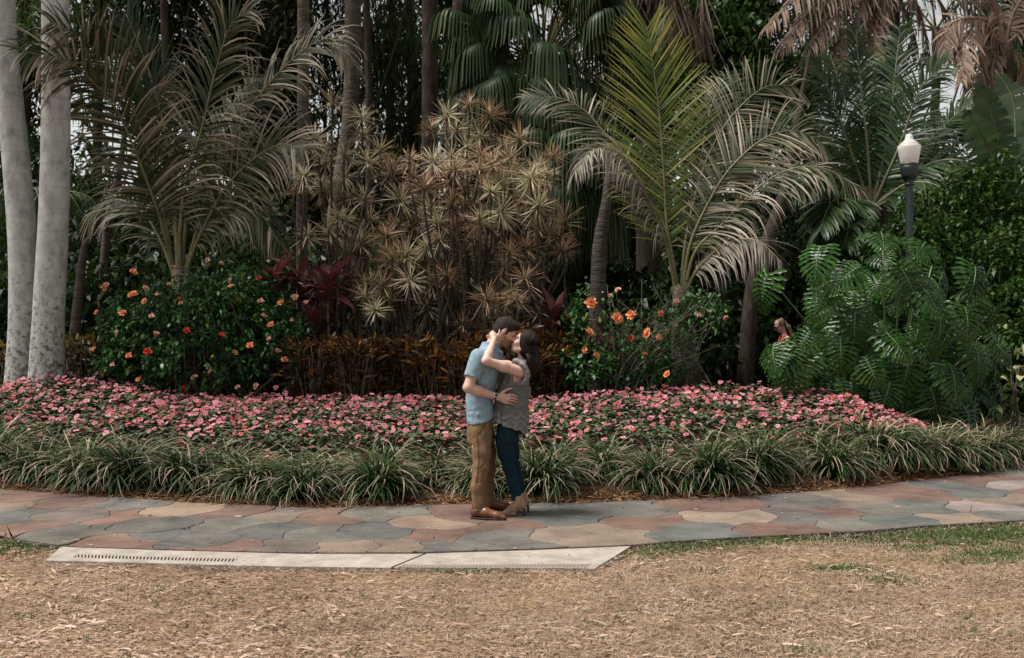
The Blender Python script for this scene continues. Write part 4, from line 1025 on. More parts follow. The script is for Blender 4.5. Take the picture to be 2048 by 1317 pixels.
    for px, py, kd, s in ((1183, 607, 'o', 1.3), (1234, 637, 'o', 1.3), (1264, 631, 'o', 1.25), (1178, 665, 'o', 1.25), (1295, 667, 'o', 1.25), (1237, 580, 'p', .9), (1353, 602, 'p', .8), (1171, 700, 'o', .9), (1193, 711, 'o', .8), (1290, 709, 'o', .7), (1318, 675, 'o', .7), (1321, 627, 'o', .7), (1263, 677, 'r', .8), (1334, 749, 'o', .9), (1220, 591, 'p', .6), (1398, 630, 'p', .7), (1416, 623, 'p', .7), (1452, 636, 'p', .8), (1354, 581, 'p', .6)):
        put('flower', fl[kd][int(r.integers(len(fl[kd])))], root, P(px, py, Y - .45 - .2 * r.random()) - o, (r.uniform(.6, 1.5), 0, r.normal(0, .7)), s)

M_CROTON = mat_tint('croton_leaf', [(0, (0.035, 0.012, 0.008)), (0.35, (0.045, 0.035, 0.014)), (0.6, (0.10, 0.05, 0.018)), (0.8, (0.24, 0.08, 0.02)), (1, (0.42, 0.24, 0.03))], 0.4, 0.15, 0.45, 0.15)
M_CROTON_Y = mat_tint('croton_leaf_yellow', [(0, (0.04, 0.035, 0.014)), (0.5, (0.12, 0.075, 0.02)), (1, (0.34, 0.24, 0.07))], 0.4, 0.15, 0.45, 0.15)
def build_crotons():
    r = np.random.default_rng(71)
    def plant(px, py_top, Y, label, group, mt, w=.28, n=520, big=1.0):
        c = P(px, 790, Y); g = float(soil(c[0], Y)); top = P(px, py_top, Y)[2]
        root = empty('croton_shrub', (c[0], Y, g), label, 'shrub', group); o = np.array(root.location)
        nst = 15
        for k in range(nst):
            a = r.uniform(0, 6.28); rad = w * math.sqrt(r.random())
            t = np.array([c[0] + rad * math.cos(a), Y + rad * math.sin(a) * .9, g + (top - g) * r.uniform(.7, 1.0)]); b = np.array([c[0] + .3 * rad * math.cos(a), Y + .3 * rad * math.sin(a), g])
            st = MB(); add_tube(st, spline([b, (b + t) / 2 + r.normal(0, .03, 3), t], 6) - o, np.linspace(.012, .005, 6), 5); st.obj('stem', M_TWIG, root)
        z = g + (top - g) * (1 - r.random(n) ** 1.6 * .85)
        a = r.uniform(0, 6.28, n); rad = w * 1.25 * np.sqrt(r.random(n))
        pos = np.stack([c[0] + rad * np.cos(a), Y + rad * np.sin(a), z], 1)
        az = a + r.normal(0, .9, n); el = r.uniform(.1, 1.35, n)
        d = np.stack([np.cos(az) * np.cos(el), np.sin(az) * np.cos(el), np.sin(el)], 1); L = r.uniform(.09, .23, n) * big
        hi = (z - g) / (top - g)
        mb = MB(); mb.add(*leaves(pos - o, d, L, L * r.uniform(.14, .22, n) * (1.5 if big > 1 else 1), r, .25, 4, .4, np.clip(r.normal(.36, .25, n) + .2 * (hi > .85), 0, 1)))
        mb.obj('foliage', mt, root, kind='stuff')
    x = 585.0
    while x < 1150:
        plant(x + r.normal(0, 5), 700 + r.normal(0, 17) - 8 * math.sin(x / 70), 13.8 + r.normal(0, .2), 'bronze croton bush in the hedge between the two hibiscus shrubs', 'croton hedge behind the flower bed', M_CROTON)
        x += r.uniform(34, 44)
    plant(165, 680, 14.0, 'yellow-brown broad croton between royal palm and dense hibiscus', None, M_CROTON_Y, .38, 300, 1.1)
    plant(10, 690, 14.6, 'yellowish broad croton behind the leaning royal palm', None, M_CROTON_Y, .4, 300, 1.1)

M_CORDY = mat_tint('cordyline_leaf', [(0, (0.05, 0.014, 0.016)), (0.5, (0.11, 0.03, 0.032)), (1, (0.24, 0.085, 0.075))], 0.38, 0.2, 0.5, 0.2)
def broad_leaf(r, L, W, droop, mt, name='leaf', fold=.18, k=8):
    s = np.linspace(0, 1, k); pr = np.interp(s, [0, .15, .45, .75, 1], [.16, .45, 1, .75, .02]) * W
    z = -droop * L * s ** 2; x = L * s * (1 - .25 * droop * s)
    wav = .06 * W * np.sin(s * 9 + r.uniform(0, 6))
    v = np.stack([np.stack([x, -pr / 2, z + fold * pr + wav], 1), np.stack([x, 0 * s, z], 1), np.stack([x, pr / 2, z + fold * pr - wav], 1)], 1).reshape(-1, 3)
    i = np.arange(k - 1) * 3
    f = np.concatenate([np.stack([i, i + 3, i + 4, i + 1], 1), np.stack([i + 1, i + 4, i + 5, i + 2], 1)])
    t = np.repeat(np.clip(r.uniform(.2, .8) + .15 * np.sin(s * 3), 0, 1), 3)
    mb = MB(); mb.add(v, f, t); return mb.mesh(name, mt)
def build_cordylines():
    r = np.random.default_rng(81)
    ms = [broad_leaf(r, .60, .125, r.uniform(.15, .8), M_CORDY) for _ in range(6)]
    for px, py, Y, nl, label in ((550, 560, 14.3, 30, 'dark red cordyline behind the top of the dense hibiscus'), (605, 560, 14.35, 30, 'dark red cordyline in front of the thin ringed palm trunk'), (655, 555, 14.2, 30, 'dark red cordyline at the foot of the slender dracaena'), (630, 660, 14.3, 20, 'low dark red cordyline between dense hibiscus and croton hedge'), (1105, 640, 14.3, 30, 'maroon cordyline behind the kissing couple'), (1165, 690, 14.0, 18, 'maroon cordyline among the loose hibiscus stems'), (1210, 690, 14.1, 14, 'reddish cordyline behind the orange blooms of the loose hibiscus')):
        c = P(px, py, Y); g = float(soil(c[0], Y))
        root = empty('cordyline', (c[0], Y, g), label, 'cordyline')
        st = MB(); add_tube(st, [(0, 0, -.05), (.02, 0, (c[2] - g) / 2), (0, 0, c[2] - g)], [.025, .02, .015], 6); st.obj('stem', M_TWIG, root)
        for k in range(nl):
            h = r.uniform(-.45, .02)
            put('leaf', ms[int(r.integers(6))], root, (r.normal(0, .02), r.normal(0, .02), c[2] - g + h), (r.normal(0, .2), -r.uniform(.5, 1.35) + (-h) * .6, r.uniform(0, 6.28)), r.uniform(.75, 1.1))

M_PHILO = mat_tint('split_leaf_blade', [(0, (0.014, 0.036, 0.010)), (0.5, (0.032, 0.075, 0.020)), (1, (0.065, 0.13, 0.038))], 0.36, 0.12, 0.25, 0.22)
M_PHILO_RIB = mat_plain('split_leaf_stalk', (0.11, 0.16, 0.07), 0.4, 0.4)
def philo_leaf(r, L=.72):
    mb = MB(); K = 11; rib = []
    droop = r.uniform(.4, .8)
    def bend(p):          # curve the whole blade down towards tip and edges
        x, y, z = p[..., 0], p[..., 1], p[..., 2]
        return np.stack([x - .12 * L * (x / L) ** 2, y * (1 - .08 * np.abs(y) / L), z - droop * L * (np.clip(x / L, -.3, 1.1)) ** 2 * .8 - .55 * y * y / L], -1)
    for sg in (-1, 1):
        for i in range(K):
            t = i / (K - 1)
            bx = L * (.02 + .86 * t)
            ln = L * np.interp(t, [0, .15, .4, .8, 1], [.52, .60, .56, .34, .2]) * r.uniform(.9, 1.08)
            a = np.interp(t, [0, .2, .6, 1], [2.25, 1.75, 1.15, .55]) + r.normal(0, .04)
            k = 12; s = np.linspace(0, 1, k)
            ang = a - .35 * s * np.sign(a) * .8
            dx = np.cos(ang); dy = np.sin(ang)
            px = bx + np.concatenate([[0], np.cumsum(dx[:-1])]) * ln / (k - 1); py = np.concatenate([[0], np.cumsum(dy[:-1])]) * ln / (k - 1)
            wmax = L * np.interp(t, [0, .5, 1], [.115, .10, .07])
            wl = wmax * (np.interp(s, [0, .25, .7, .9, 1], [.75, .62, 1.0, .62, .05])) * (1 + .34 * np.sin(s * 17 + i * 1.3 + r.uniform(0, 1)) * (s > .25))
            wr = wmax * (np.interp(s, [0, .25, .7, .9, 1], [.75, .62, 1.0, .62, .05])) * (1 + .34 * np.sin(s * 17 + 2.2 + i + r.uniform(0, 1)) * (s > .25))
            nx, ny = -np.sin(ang), np.cos(ang)
            zr = .02 * np.sin(s * 12 + i) * L * .5
            c = np.stack([px, sg * py, zr - .01 * L], 1); l = np.stack([px + nx * wl / 2, sg * (py + ny * wl / 2), zr + .012 * L], 1); q = np.stack([px - nx * wr / 2, sg * (py - ny * wr / 2), zr + .012 * L + .01 * np.sin(s * 20)], 1)
            v = bend(np.stack([l, c, q], 1)).reshape(-1, 3); j = np.arange(k - 1) * 3
            f = np.concatenate([np.stack([j, j + 3, j + 4, j + 1], 1), np.stack([j + 1, j + 4, j + 5, j + 2], 1)])
            if sg < 0: f = f[:, ::-1]
            mb.add(v, f, np.clip(r.normal(.5, .12) + .25 * np.repeat(s, 3) - .1, 0, 1))
    s = np.linspace(0, 1, 10); mid = bend(np.stack([L * s * .95, 0 * s, 0 * s + .004], 1))
    w = np.interp(s, [0, .5, 1], [.14, .12, .05]) * L
    mb.add(*strips(bend(np.stack([L * s * .95, 0 * s, 0 * s], 1))[None], np.repeat(np.array([[[0, 1.0, 0]]]), 10, 1), w[None], .5))
    blade = mb.mesh('leaf', M_PHILO)
    rb = MB(); add_tube(rb, mid, np.linspace(.011, .003, 10), 5); ribm = rb.mesh('midrib', M_PHILO_RIB)
    return blade, ribm
def build_philodendron():
    r = np.random.default_rng(91)
    var = [philo_leaf(r) for _ in range(6)]
    Y = 13.5; c = P(1800, 735, Y); g = float(soil(c[0], Y))
    root = empty('split_leaf_philodendron', (c[0], Y, g), 'huge glossy split-leaf philodendron mound under the lamp post', 'philodendron'); o = np.array(root.location)
    from mathutils import Matrix, Vector
    C = c + np.array([0, .35, -.1])
    spots = [(1535, 575, 1), (1590, 745, 1), (1548, 715, .9), (1590, 712, .8), (1620, 690, .8), (1720, 560, 1), (1710, 650, 1), (1770, 690, 1), (1660, 600, 1), (1900, 760, 1), (1700, 790, .8), (1590, 730, .9), (1640, 520, 1), (1760, 490, 1.05), (1850, 510, 1.05), (1950, 560, 1), (1990, 640, .9), (1830, 590, 1.1), (1880, 660, 1), (1800, 560, 1), (1930, 640, 1), (1680, 700, .9), (1820, 740, 1), (1950, 720, .9), (1730, 740, .9), (1860, 800, .85), (1780, 790, .8)]
    for k in range(680):
        u = nrm(r.normal(size=3)); 
        if u[1] > .75 or u[2] < -.45: continue
        q = C + u * np.array([1.5, 1.0, 1.72]) * r.uniform(.5, 1.0)
        ppx = 1024 + q[0] / q[1] * F_PX; ppy = 672 - (q[2] - CAM_H) / q[1] * F_PX
        if 1470 < ppx < 1640 and 560 < ppy < 700: continue
        if q[2] < g + .55: q[2] = g + .55 + .4 * r.random()
        spots.append((q, None, r.uniform(.42, .68)))
    # the leaves nearest the path are single parts, the inner ones one mass
    spots = [sp for sp in spots if sp[1] is not None] + sorted([sp for sp in spots if sp[1] is None], key=lambda sp: sp[0][1] - .35 * abs(sp[0][2] - C[2]))
    inner = MB()
    for num, sp in enumerate(spots):
        if sp[1] is None: q, s = sp[0], sp[2]
        else:
            q = P(sp[0], sp[1] - 25, Y - .95 + .35 * abs(sp[0] - 1800) / 240); s = sp[2] * .72
        u = nrm((q - C) / np.array([1.45, 1.0, 1.62]))
        # leaf grows outward and hangs down: x = growth direction, z = upper side facing out
        x = nrm(np.array([u[0] * .7, u[1] * .55, -.8 + .55 * max(u[2], -.2)]) + r.normal(0, .25, 3))
        zz = nrm(u * np.array([.9, 1, .6]) + np.array([0, -.4, .5]) + r.normal(0, .2, 3)); y = nrm(np.cross(zz, x)); zz = np.cross(x, y)
        k = int(r.integers(6))
        M = Matrix(((x[0], y[0], zz[0]), (x[1], y[1], zz[1]), (x[2], y[2], zz[2])))
        if num >= 285:
            me = var[k][0]; co = np.empty(len(me.vertices) * 3, np.float32); me.vertices.foreach_get('co', co)
            fi = np.empty(len(me.loops), np.int32); me.loops.foreach_get('vertex_index', fi); ti_ = np.empty(len(me.vertices), np.float32); me.attributes['tint'].data.foreach_get('value', ti_)
            inner.add((co.reshape(-1, 3) * s) @ np.stack([x, y, zz], 1).T + q - o, fi.reshape(-1, 4), ti_); continue
        ob = put('leaf', var[k][0], root, q - o, M.to_euler(), s)
        put('midrib', var[k][1], ob)
        st = MB(); b = np.array([C[0] + u[0] * .2, C[1] + u[1] * .2, g + .1])
        add_tube(st, spline([b, (b + q) / 2 + np.array([0, 0, .12]), q], 9) - q, np.linspace(.016, .010, 9), 5)
        so = st.obj('stalk', M_PHILO_RIB, root, loc=q - o)
    if inner.n: inner.obj('inner_leaves', M_PHILO, root, kind='stuff')

M_VARIEG = mat_tint('variegated_leaf', [(0, (0.06, 0.10, 0.03)), (0.5, (0.16, 0.19, 0.07)), (1, (0.42, 0.40, 0.20))], 0.45, 0.2, 0.4, 0.2)
M_IRIS = mat_tint('strap_leaf', [(0, (0.05, 0.085, 0.03)), (0.6, (0.12, 0.16, 0.06)), (1, (0.30, 0.28, 0.14))], 0.5, 0.2, 0.4, 0.2)
def build_small_plants():
    r = np.random.default_rng(95)
    ms = [broad_leaf(r, .26, .12, r.uniform(.3, .8), M_VARIEG) for _ in range(4)]
    for px, py, Y, nl, label in ((2025, 730, 14.4, 22, 'variegated cream-striped leafy plant at the edge of the philodendron'), (1970, 800, 13.6, 14, 'low variegated plant between philodendron and lilyturf')):
        c = P(px, py, Y); g = float(soil(c[0], Y)); root = empty('variegated_plant', (c[0], Y, g), label, 'plant')
        for k in range(nl):
            put('leaf', ms[int(r.integers(4))], root, (r.normal(0, .22), r.normal(0, .15), max(.05, c[2] - g + r.normal(0, .2))), (0, -r.uniform(-.6, .9), r.uniform(0, 6.28)), r.uniform(.8, 1.2))
        st = MB()
        for k in range(6): add_tube(st, [(r.normal(0, .06), r.normal(0, .06), -.02), (r.normal(0, .15), r.normal(0, .1), c[2] - g)], .008, 5)
        st.obj('stems', M_TWIG, root)
    for px, Y, label in ((1385, 14.0, 'pale green strap-leaf tuft beside the loose hibiscus'), (1440, 14.2, 'pale green strap-leaf tuft beside the philodendron'), (1225, 13.8, 'strap-leaf tuft under the loose hibiscus')):
        c = P(px, 770, Y); g = float(soil(c[0], Y)); root = empty('strap_leaf_tuft', (c[0], Y, g), label, 'plant')
        n = 70; az = r.uniform(0, 6.28, n); el = r.uniform(.8, 1.5, n); L = r.uniform(.3, .62, n)
        d = np.stack([np.cos(az) * np.cos(el), np.sin(az) * np.cos(el), np.sin(el)], 1)
        mb = MB(); mb.add(*leaves(np.append(r.normal(0, .12, (n, 2)), np.zeros((n, 1)), 1), d, L, np.full(n, .028), r, .25, 5, .2, np.clip(r.normal(.55, .25, n), 0, 1), [.8, 1, .95, .7, .03])); mb.obj('blades', M_IRIS, root, kind='stuff')

build_hibiscus(); build_crotons(); build_cordylines(); build_philodendron(); build_small_plants()
# ------------------------------------------------------------------ background palms, trees, lamp
def fan_leaf(r, R0=1.15, n=34, hang=1.0, mt=None):
    """fan blade in local space: growth along +x, upper side +z, hub at origin"""
    a = np.linspace(-2.15, 2.15, n); k = 7; s = np.array([.03, .25, .5, .62, .75, .88, 1.0])
    d = np.stack([np.cos(a), np.sin(a), 0 * a], 1)
    L = R0 * (1 - .12 * np.abs(a) / 2.15) * r.uniform(.93, 1.05, n)
    pts = d[:, None] * (L[:, None] * s)[..., None]
    side = np.stack([-np.sin(a), np.cos(a), 0 * a], 1)
    w = (L[:, None] * s) * (4.3 / (n - 1)) * np.array([1, 1, 1, .8, .55, .4, .1])[None]
    pts[..., 2] += -.12 * R0 * s ** 2
    tint = np.clip(np.array([.2, .35, .45, .55, .65, .75, .9])[None] + r.normal(0, .12, (n, 1)), 0, 1)
    return pts, np.repeat(side[:, None], k, 1), w, tint, s
def build_fan_palm(root, o, hub_list, r, mats, R0, hang, crown_c):
    for q, rad in hub_list:
        u = nrm(q - crown_c)
        x = nrm(u * np.array([1, 1, .6]) + np.array([0, 0, -.35 if u[2] < .3 else .1])); zz = nrm(np.array([0, 0, 1.0]) + .5 * u + r.normal(0, .2, 3)); y = nrm(np.cross(zz, x)); zz = np.cross(x, y)
        M = np.stack([x, y, zz], 1)
        pts, side, w, tint, s = fan_leaf(r, R0 * rad)
        pts = pts @ M.T + q; side = side @ M.T
        # the split tips hang
        h = hang * r.uniform(.7, 1.2)
        out = np.clip(s - .5, 0, 1)
        pts[..., 2] -= (h * R0 * rad * 2.2 * out ** 1.5)[None]
        pts[..., :2] = pts[:, :4][:, 3:4, :2] * np.clip(out * 1.3, 0, .5)[None, :, None] + pts[..., :2] * (1 - np.clip(out * 1.3, 0, .5))[None, :, None]
        st = MB(); add_tube(st, spline([crown_c, (crown_c + q) / 2 + np.array([0, 0, .12]), q], 8) - o, np.linspace(.022, .014, 8), 5)
        stalk = st.obj('frond', mats[1], root)
        mb = MB(); mb.add(*strips(pts - o, side, w, tint)); mb.obj('fan_blade', mats[0], stalk)

def trunk_part(root, o, pts, rad, mt, seg=10, rings=0):
    mb = MB(); q = spline(pts, 40); rd = np.interp(np.linspace(0, 1, 40), np.linspace(0, 1, len(rad)), rad)
    add_tube(mb, q - o, rd, seg); return mb.obj('trunk', mt, root)

M_THATCH = mat_tint('grey_thatch', [(0, (0.06, 0.042, 0.03)), (0.5, (0.15, 0.115, 0.085)), (1, (0.29, 0.235, 0.185))], 0.8, 0.1, 0.1, 0.2)
def build_back_palms():
    r = np.random.default_rng(101)
    # fan palms
    for px, py, Y, rx, rz, nf, R0, label in ((1085, 130, 18.8, 1.75, 2.3, 96, .78, 'dark fan palm with drooping leaf tips rising behind the broad dracaena'), (1150, 330, 18.2, 1.2, 1.3, 40, .75, 'lower fan palm drooping behind the dry coconut frond')):
        cc = P(px, py, Y); tr = P(px + 40, 640, Y); g = float(soil(tr[0], Y)); tr[2] = g
        root = empty('fan_palm', (tr[0], Y, g), label, 'palm tree'); o = np.array(root.location)
        trunk_part(root, o, [tr + [0, 0, -.1], (tr + cc) / 2 + [.05, 0, 0], cc], [.2, .16, .12], M_PALMBARK)
        hubs = []
        for k in range(nf):
            u = nrm(r.normal(size=3)); u[1] = -abs(u[1]) if r.random() < .72 else u[1]
            hubs.append((cc + u * np.array([rx, 1.2, rz]) * r.uniform(.6, 1.0), r.uniform(.8, 1.1)))
        build_fan_palm(root, o, hubs, r, (M_FAN, M_RACHIS), R0, 1.15, cc)
    # leaning trunk in front of the dark (the ringed trunk by the coconut frond)
    def bare_palm(pxs, Y, rad, label, mt=M_PALMBARK, cat='palm tree', crown=True, name='palm_tree', sd=0):
        pts = [P(a, b, Y) for a, b in pxs]; g = float(soil(pts[0][0], Y)); pts[0][2] = g - .1
        root = empty(name, (pts[0][0], Y, g), label, cat); o = np.array(root.location)
        trunk_part(root, o, pts, rad, mt)
        if crown:
            c = pts[-1]
            for k in range(10):
                a = k * .63 + sd; e = .8 if k % 2 else .2
                ctrl = [c, c + 1.0 * np.array([math.cos(a) * math.cos(e), math.sin(a) * math.cos(e), math.sin(e)]), c + np.array([math.cos(a) * 2.1, math.sin(a) * 2.1, .7 * e]), c + np.array([math.cos(a) * 2.7, math.sin(a) * 2.7, -.6])]
                feather(ctrl, .6, 36, 0.1, .5, .06, k + sd, mats=(M_DARKPALM, M_RACHIS), parent=root, origin=o, kk=4)
        return root
    bare_palm([(605, 600), (604, 480), (606, 250), (607, 0), (608, -300)], 16.6, [.095, .095, .1, .1, .08], 'thin ringed palm trunk between coconut fronds and slender dracaena', sd=3)
    bare_palm([(672, 600), (668, 470), (700, 240), (706, 0), (708, -350)], 19.5, [.16, .16, .16, .16, .14], 'stout palm trunk rising behind the slender dracaena', M_PALMBARK, sd=5)
    bare_palm([(858, 640), (860, 300), (860, 0), (858, -350)], 21.5, [.19, .19, .18, .17], 'thick dark trunk behind the top of the broad dracaena', M_DARKBARK, 'tree', False, 'background_tree')
    bare_palm([(895, 640), (905, 200), (915, 0), (925, -350)], 23.5, [.13, .13, .12, .1], 'thin brown trunk beside the thick dark trunk', M_PALMBARK, sd=8)
    bare_palm([(1190, 610), (1198, 520), (1212, 410), (1220, 330)], 16.8, [.16, .15, .13, .06], 'leaning ringed palm trunk beside the loose hibiscus', M_PALMBARK, 'palm tree', False)
    bare_palm([(1485, 680), (1505, 580), (1540, 470), (1575, 360), (1620, 100)], 17.5, [.15, .14, .12, .09, .02], 'leaning dark palm trunk left of the philodendron', M_DARKBARK, 'palm tree', False)
    bare_palm([(1460, 640), (1440, 560), (1436, 450), (1440, 200)], 18.5, [.12, .11, .08, .01], 'short dark trunk beside the leaning dark trunk', M_DARKBARK, 'tree', False, 'background_tree')
    bare_palm([(200, 620), (212, 480), (240, 330), (280, 60)], 17.5, [.09, .08, .05, .01], 'slanting thin trunk behind the hibiscus next to royal palms', M_PALMBARK, 'tree', False, 'background_tree')
    bare_palm([(135, 600), (165, 520), (185, 470), (230, 330)], 16.5, [.1, .085, .06, .01], 'short slanting grey trunk behind the royal palm', M_PALMBARK, 'tree', False, 'background_tree')
    bare_palm([(1870, 560), (1868, 300), (1872, 170), (1872, 60)], 24, [.12, .12, .11, .1], 'slim palm trunk with a tan sheath behind the lamp post', M_PALMBARK, sd=11)
    # small soft palm behind the royal palms
    c = P(60, 420, 16.5); g = float(soil(c[0], 16.5)); root = empty('areca_palm', (c[0], 16.5, g), 'soft small palm between the royal palm trunks', 'palm tree'); o = np.array(root.location)
    trunk_part(root, o, [(c[0], 16.5, g - .1), (c[0], 16.5, c[2] - .5)], [.06, .05], M_PALMBARK)
    for k in range(11):
        a = k * .57; ctrl = [c + [0, 0, -.6], c + np.array([.4 * math.cos(a), .3 * math.sin(a), .2]), c + np.array([.9 * math.cos(a), .6 * math.sin(a), .25]), c + np.array([1.3 * math.cos(a), .8 * math.sin(a), -.15])]
        feather(ctrl, .38, 40, .2, .6, .022, 300 + k, mats=(M_DARKPALM, M_RACHIS), parent=root, origin=o, kk=4)
    # dark green feather palm right
    cc = P(1742, 420, 19.5); g = float(soil(cc[0], 19.5)); root = empty('feather_palm', (cc[0], 19.5, g), 'dark green feather palm behind the lamp post', 'palm tree'); o = np.array(root.location)
    trunk_part(root, o, [P(1748, 640, 19.5), P(1745, 500, 19.5), cc], [.24, .23, .24], M_DARKBARK)
    FF = [([(1742, 420), (1735, 300), (1720, 160), (1712, 60)], .2, 1.1), ([(1742, 420), (1700, 300), (1660, 190), (1615, 110)], -.8, 1.0), ([(1742, 420), (1680, 320), (1620, 240), (1575, 220)], -.5, .6), ([(1742, 420), (1660, 330), (1610, 270), (1570, 290)], -1.2, .6), ([(1742, 420), (1775, 280), (1790, 150), (1800, 60)], .5, 1.0), ([(1742, 420), (1800, 290), (1840, 180), (1890, 130)], -.6, .9), ([(1742, 420), (1820, 330), (1880, 260), (1950, 200)], .2, .8), ([(1742, 420), (1830, 310), (1920, 240), (1990, 230)], .8, .7), ([(1742, 420), (1820, 350), (1890, 320), (1960, 330)], -1.0, .5), ([(1742, 420), (1810, 370), (1870, 370), (1920, 410)], -1.4, .4), ([(1742, 420), (1680, 370), (1640, 350), (1590, 390)], -1.0, .4), ([(1742, 420), (1690, 390), (1660, 410), (1640, 460)], -1.3, .3), ([(1742, 420), (1760, 300), (1750, 200), (1740, 120)], 1.2, 1.2), ([(1742, 420), (1700, 280), (1690, 200), (1660, 110)], 1.2, 1.0), ([(1742, 420), (1790, 400), (1840, 420), (1870, 470)], -1.2, .3), ([(1742, 420), (1715, 400), (1700, 440), (1690, 490)], -1.2, .3)]
    for k, (pts, dY, roll) in enumerate(FF):
        feather(px_frond(pts, 19.5, dY), .95, 74, roll, .35, .045, 400 + k, .12, (1.0, .5), (.2, .75), (M_DARKPALM, M_RACHIS), root, o, .035, kk=5)
    # a few old fan fronds with tan tips on it are left to the neighbours
    # dead-frond palm above
    cc = P(1775, -70, 22); g = float(soil(cc[0], 22)); root = empty('shaggy_palm', (cc[0], 22, g), 'shaggy palm hung with brown dead fronds above the feather palm', 'palm tree'); o = np.array(root.location)
    trunk_part(root, o, [(cc[0] - .3, 22, g - .1), P(1765, 300, 22), cc], [.3, .28, .26], M_DARKBARK)
    DF = [[(1775, -70), (1700, -60), (1600, -10), (1530, 60)], [(1775, -70), (1690, -20), (1640, 60), (1610, 110)], [(1775, -70), (1720, 0), (1680, 90), (1660, 150)], [(1775, -70), (1740, 20), (1725, 90), (1720, 150)], [(1775, -70), (1790, 20), (1800, 100), (1790, 150)], [(1775, -70), (1830, 0), (1850, 70), (1850, 130)], [(1775, -70), (1860, -20), (1910, 60), (1930, 130)], [(1775, -70), (1880, -40), (1960, 20), (2010, 110)], [(1775, -70), (1700, -30), (1630, 10), (1560, 100)], [(1775, -70), (1760, 10), (1750, 80), (1755, 130)], [(1775, -70), (1850, -70), (1940, -40), (2010, 30)], [(1775, -70), (1700, -110), (1620, -80), (1540, -10)], [(1775, -70), (1810, 20), (1825, 60), (1822, 110)]]
    for k, pts in enumerate(DF):
        feather(px_frond(pts, 22, -1.2 + .25 * (k % 7)), .8, 44, .6, .9, .055, 500 + k, .1, (.9, .4), (.3, .8), (M_DEADFROND, M_RACHIS_BROWN), root, o, .04, kk=5)
    for k in range(8):
        a = k * .8; ctrl = [cc, cc + np.array([.8 * math.cos(a), .8 * math.sin(a), .9]), cc + np.array([1.8 * math.cos(a), 1.8 * math.sin(a), 1.1]), cc + np.array([2.8 * math.cos(a), 2.8 * math.sin(a), .2])]
        feather(ctrl, .8, 40, .1, .4, .06, 540 + k, mats=(M_DARKPALM, M_RACHIS), parent=root, origin=o, kk=4)
    cc = P(2010, 90, 21); g = float(soil(cc[0], 21)); root = empty('shaggy_palm', (cc[0], 21, g), 'palm with curled tan dead fronds over the banana leaves', 'palm tree'); o = np.array(root.location)
    trunk_part(root, o, [(cc[0], 21, g - .1), P(2015, 330, 21), cc], [.2, .18, .16], M_DARKBARK)
    for k, pts in enumerate([[(2010, 90), (1960, 60), (1930, 90), (1925, 160)], [(2010, 90), (1970, 40), (1900, 50), (1890, 120)], [(2010, 90), (1985, 130), (1990, 200), (2010, 270)], [(2010, 90), (1960, 110), (1945, 180), (1960, 240)], [(2010, 90), (2040, 120), (2050, 200), (2045, 280)], [(2010, 90), (2060, 60), (2110, 110), (2130, 200)], [(2010, 90), (1990, 20), (1960, -30), (1910, -20)], [(2010, 90), (2030, 20), (2070, -20), (2120, 0)]]):
        feather(px_frond(pts, 21, -.9 + .3 * (k % 5)), .62, 36, .9, .8, .06, 560 + k, .1, (.9, .4), (.4, .95), (M_DEADFROND, M_RACHIS_BROWN), root, o, .035, kk=5)
    # thatch skirt hanging at the top
    cc = P(1300, -20, 20.5); g = float(soil(cc[0], 20.5)); root = empty('skirted_palm', (cc[0], 20.5, g), 'tall palm with a hanging grey-brown thatch skirt above the yellow-green frond', 'palm tree'); o = np.array(root.location)
    trunk_part(root, o, [(cc[0], 20.5, g - .1), P(1296, 300, 20.5), cc], [.3, .25, .25], M_DARKBARK)
    for k in range(44):
        a = r.uniform(0, 6.28); z = r.uniform(-.1, 1.8); rad = r.uniform(.3, 1.25); n = 30
        hub = cc + np.array([rad * math.cos(a), rad * .8 * math.sin(a), z - .35])
        L = r.uniform(.8, 1.5, n); kk = 6; s = np.linspace(0, 1, kk)
        spread = r.normal(0, .22, (n, 2))
        pts = hub + np.stack([spread[:, :1] * s + np.cos(a) * .12 * s, spread[:, 1:] * s + np.sin(a) * .12 * s, -L[:, None] * s], -1)
        side = nrm(np.stack([r.normal(size=n), r.normal(size=n), 0 * L], 1))
        mb = MB(); mb.add(*strips(pts - o, np.repeat(side[:, None], kk, 1), .045 * np.interp(s, [0, .5, 1], [1, .8, .2])[None] * np.ones((n, 1)), np.clip(r.normal(.5, .22, (n, 1)) + 0 * s, 0, 1)))
        mb.obj('dead_frond', M_THATCH, root)
    # banana-like big leaves right
    r2 = np.random.default_rng(111)
    M_BAN = mat_tint('banana_leaf', [(0, (0.02, 0.045, 0.02)), (0.5, (0.045, 0.08, 0.035)), (1, (0.12, 0.15, 0.05))], 0.4, 0.25, 0.45, 0.25)
    c = P(2020, 520, 18.5); g = float(soil(c[0], 18.5)); root = empty('banana_plant', (c[0], 18.5, g), 'banana-like plant with big torn leaves over the vine thicket', 'banana plant'); o = np.array(root.location)
    trunk_part(root, o, [(c[0], 18.5, g - .1), P(2020, 400, 18.5)], [.14, .1], M_PALMBARK)
    for pts, w, dY in (([(2015, 430), (1990, 330), (1960, 260), (1925, 215)], .34, -.9), ([(2015, 430), (2000, 300), (1975, 210), (1950, 160)], .4, -.3), ([(2020, 430), (2030, 300), (2025, 200), (1990, 140)], .45, .2), ([(2025, 430), (2060, 330), (2080, 240), (2100, 200)], .45, -.3), ([(2015, 430), (1970, 370), (1930, 340), (1890, 350)], .32, -.8), ([(2022, 430), (2045, 360), (2060, 330), (2080, 350)], .4, -.9)):
        q = spline(px_frond(pts, 18.5, dY), 26); T = nrm(np.gradient(q, axis=0)); N0 = nrm(np.cross(T, CAMY + .6 * np.array([1, 0, 0])))
        st = MB(); add_tube(st, q - o, np.linspace(.03, .006, 26), 6); stalk = st.obj('leaf', M_RACHIS, root)
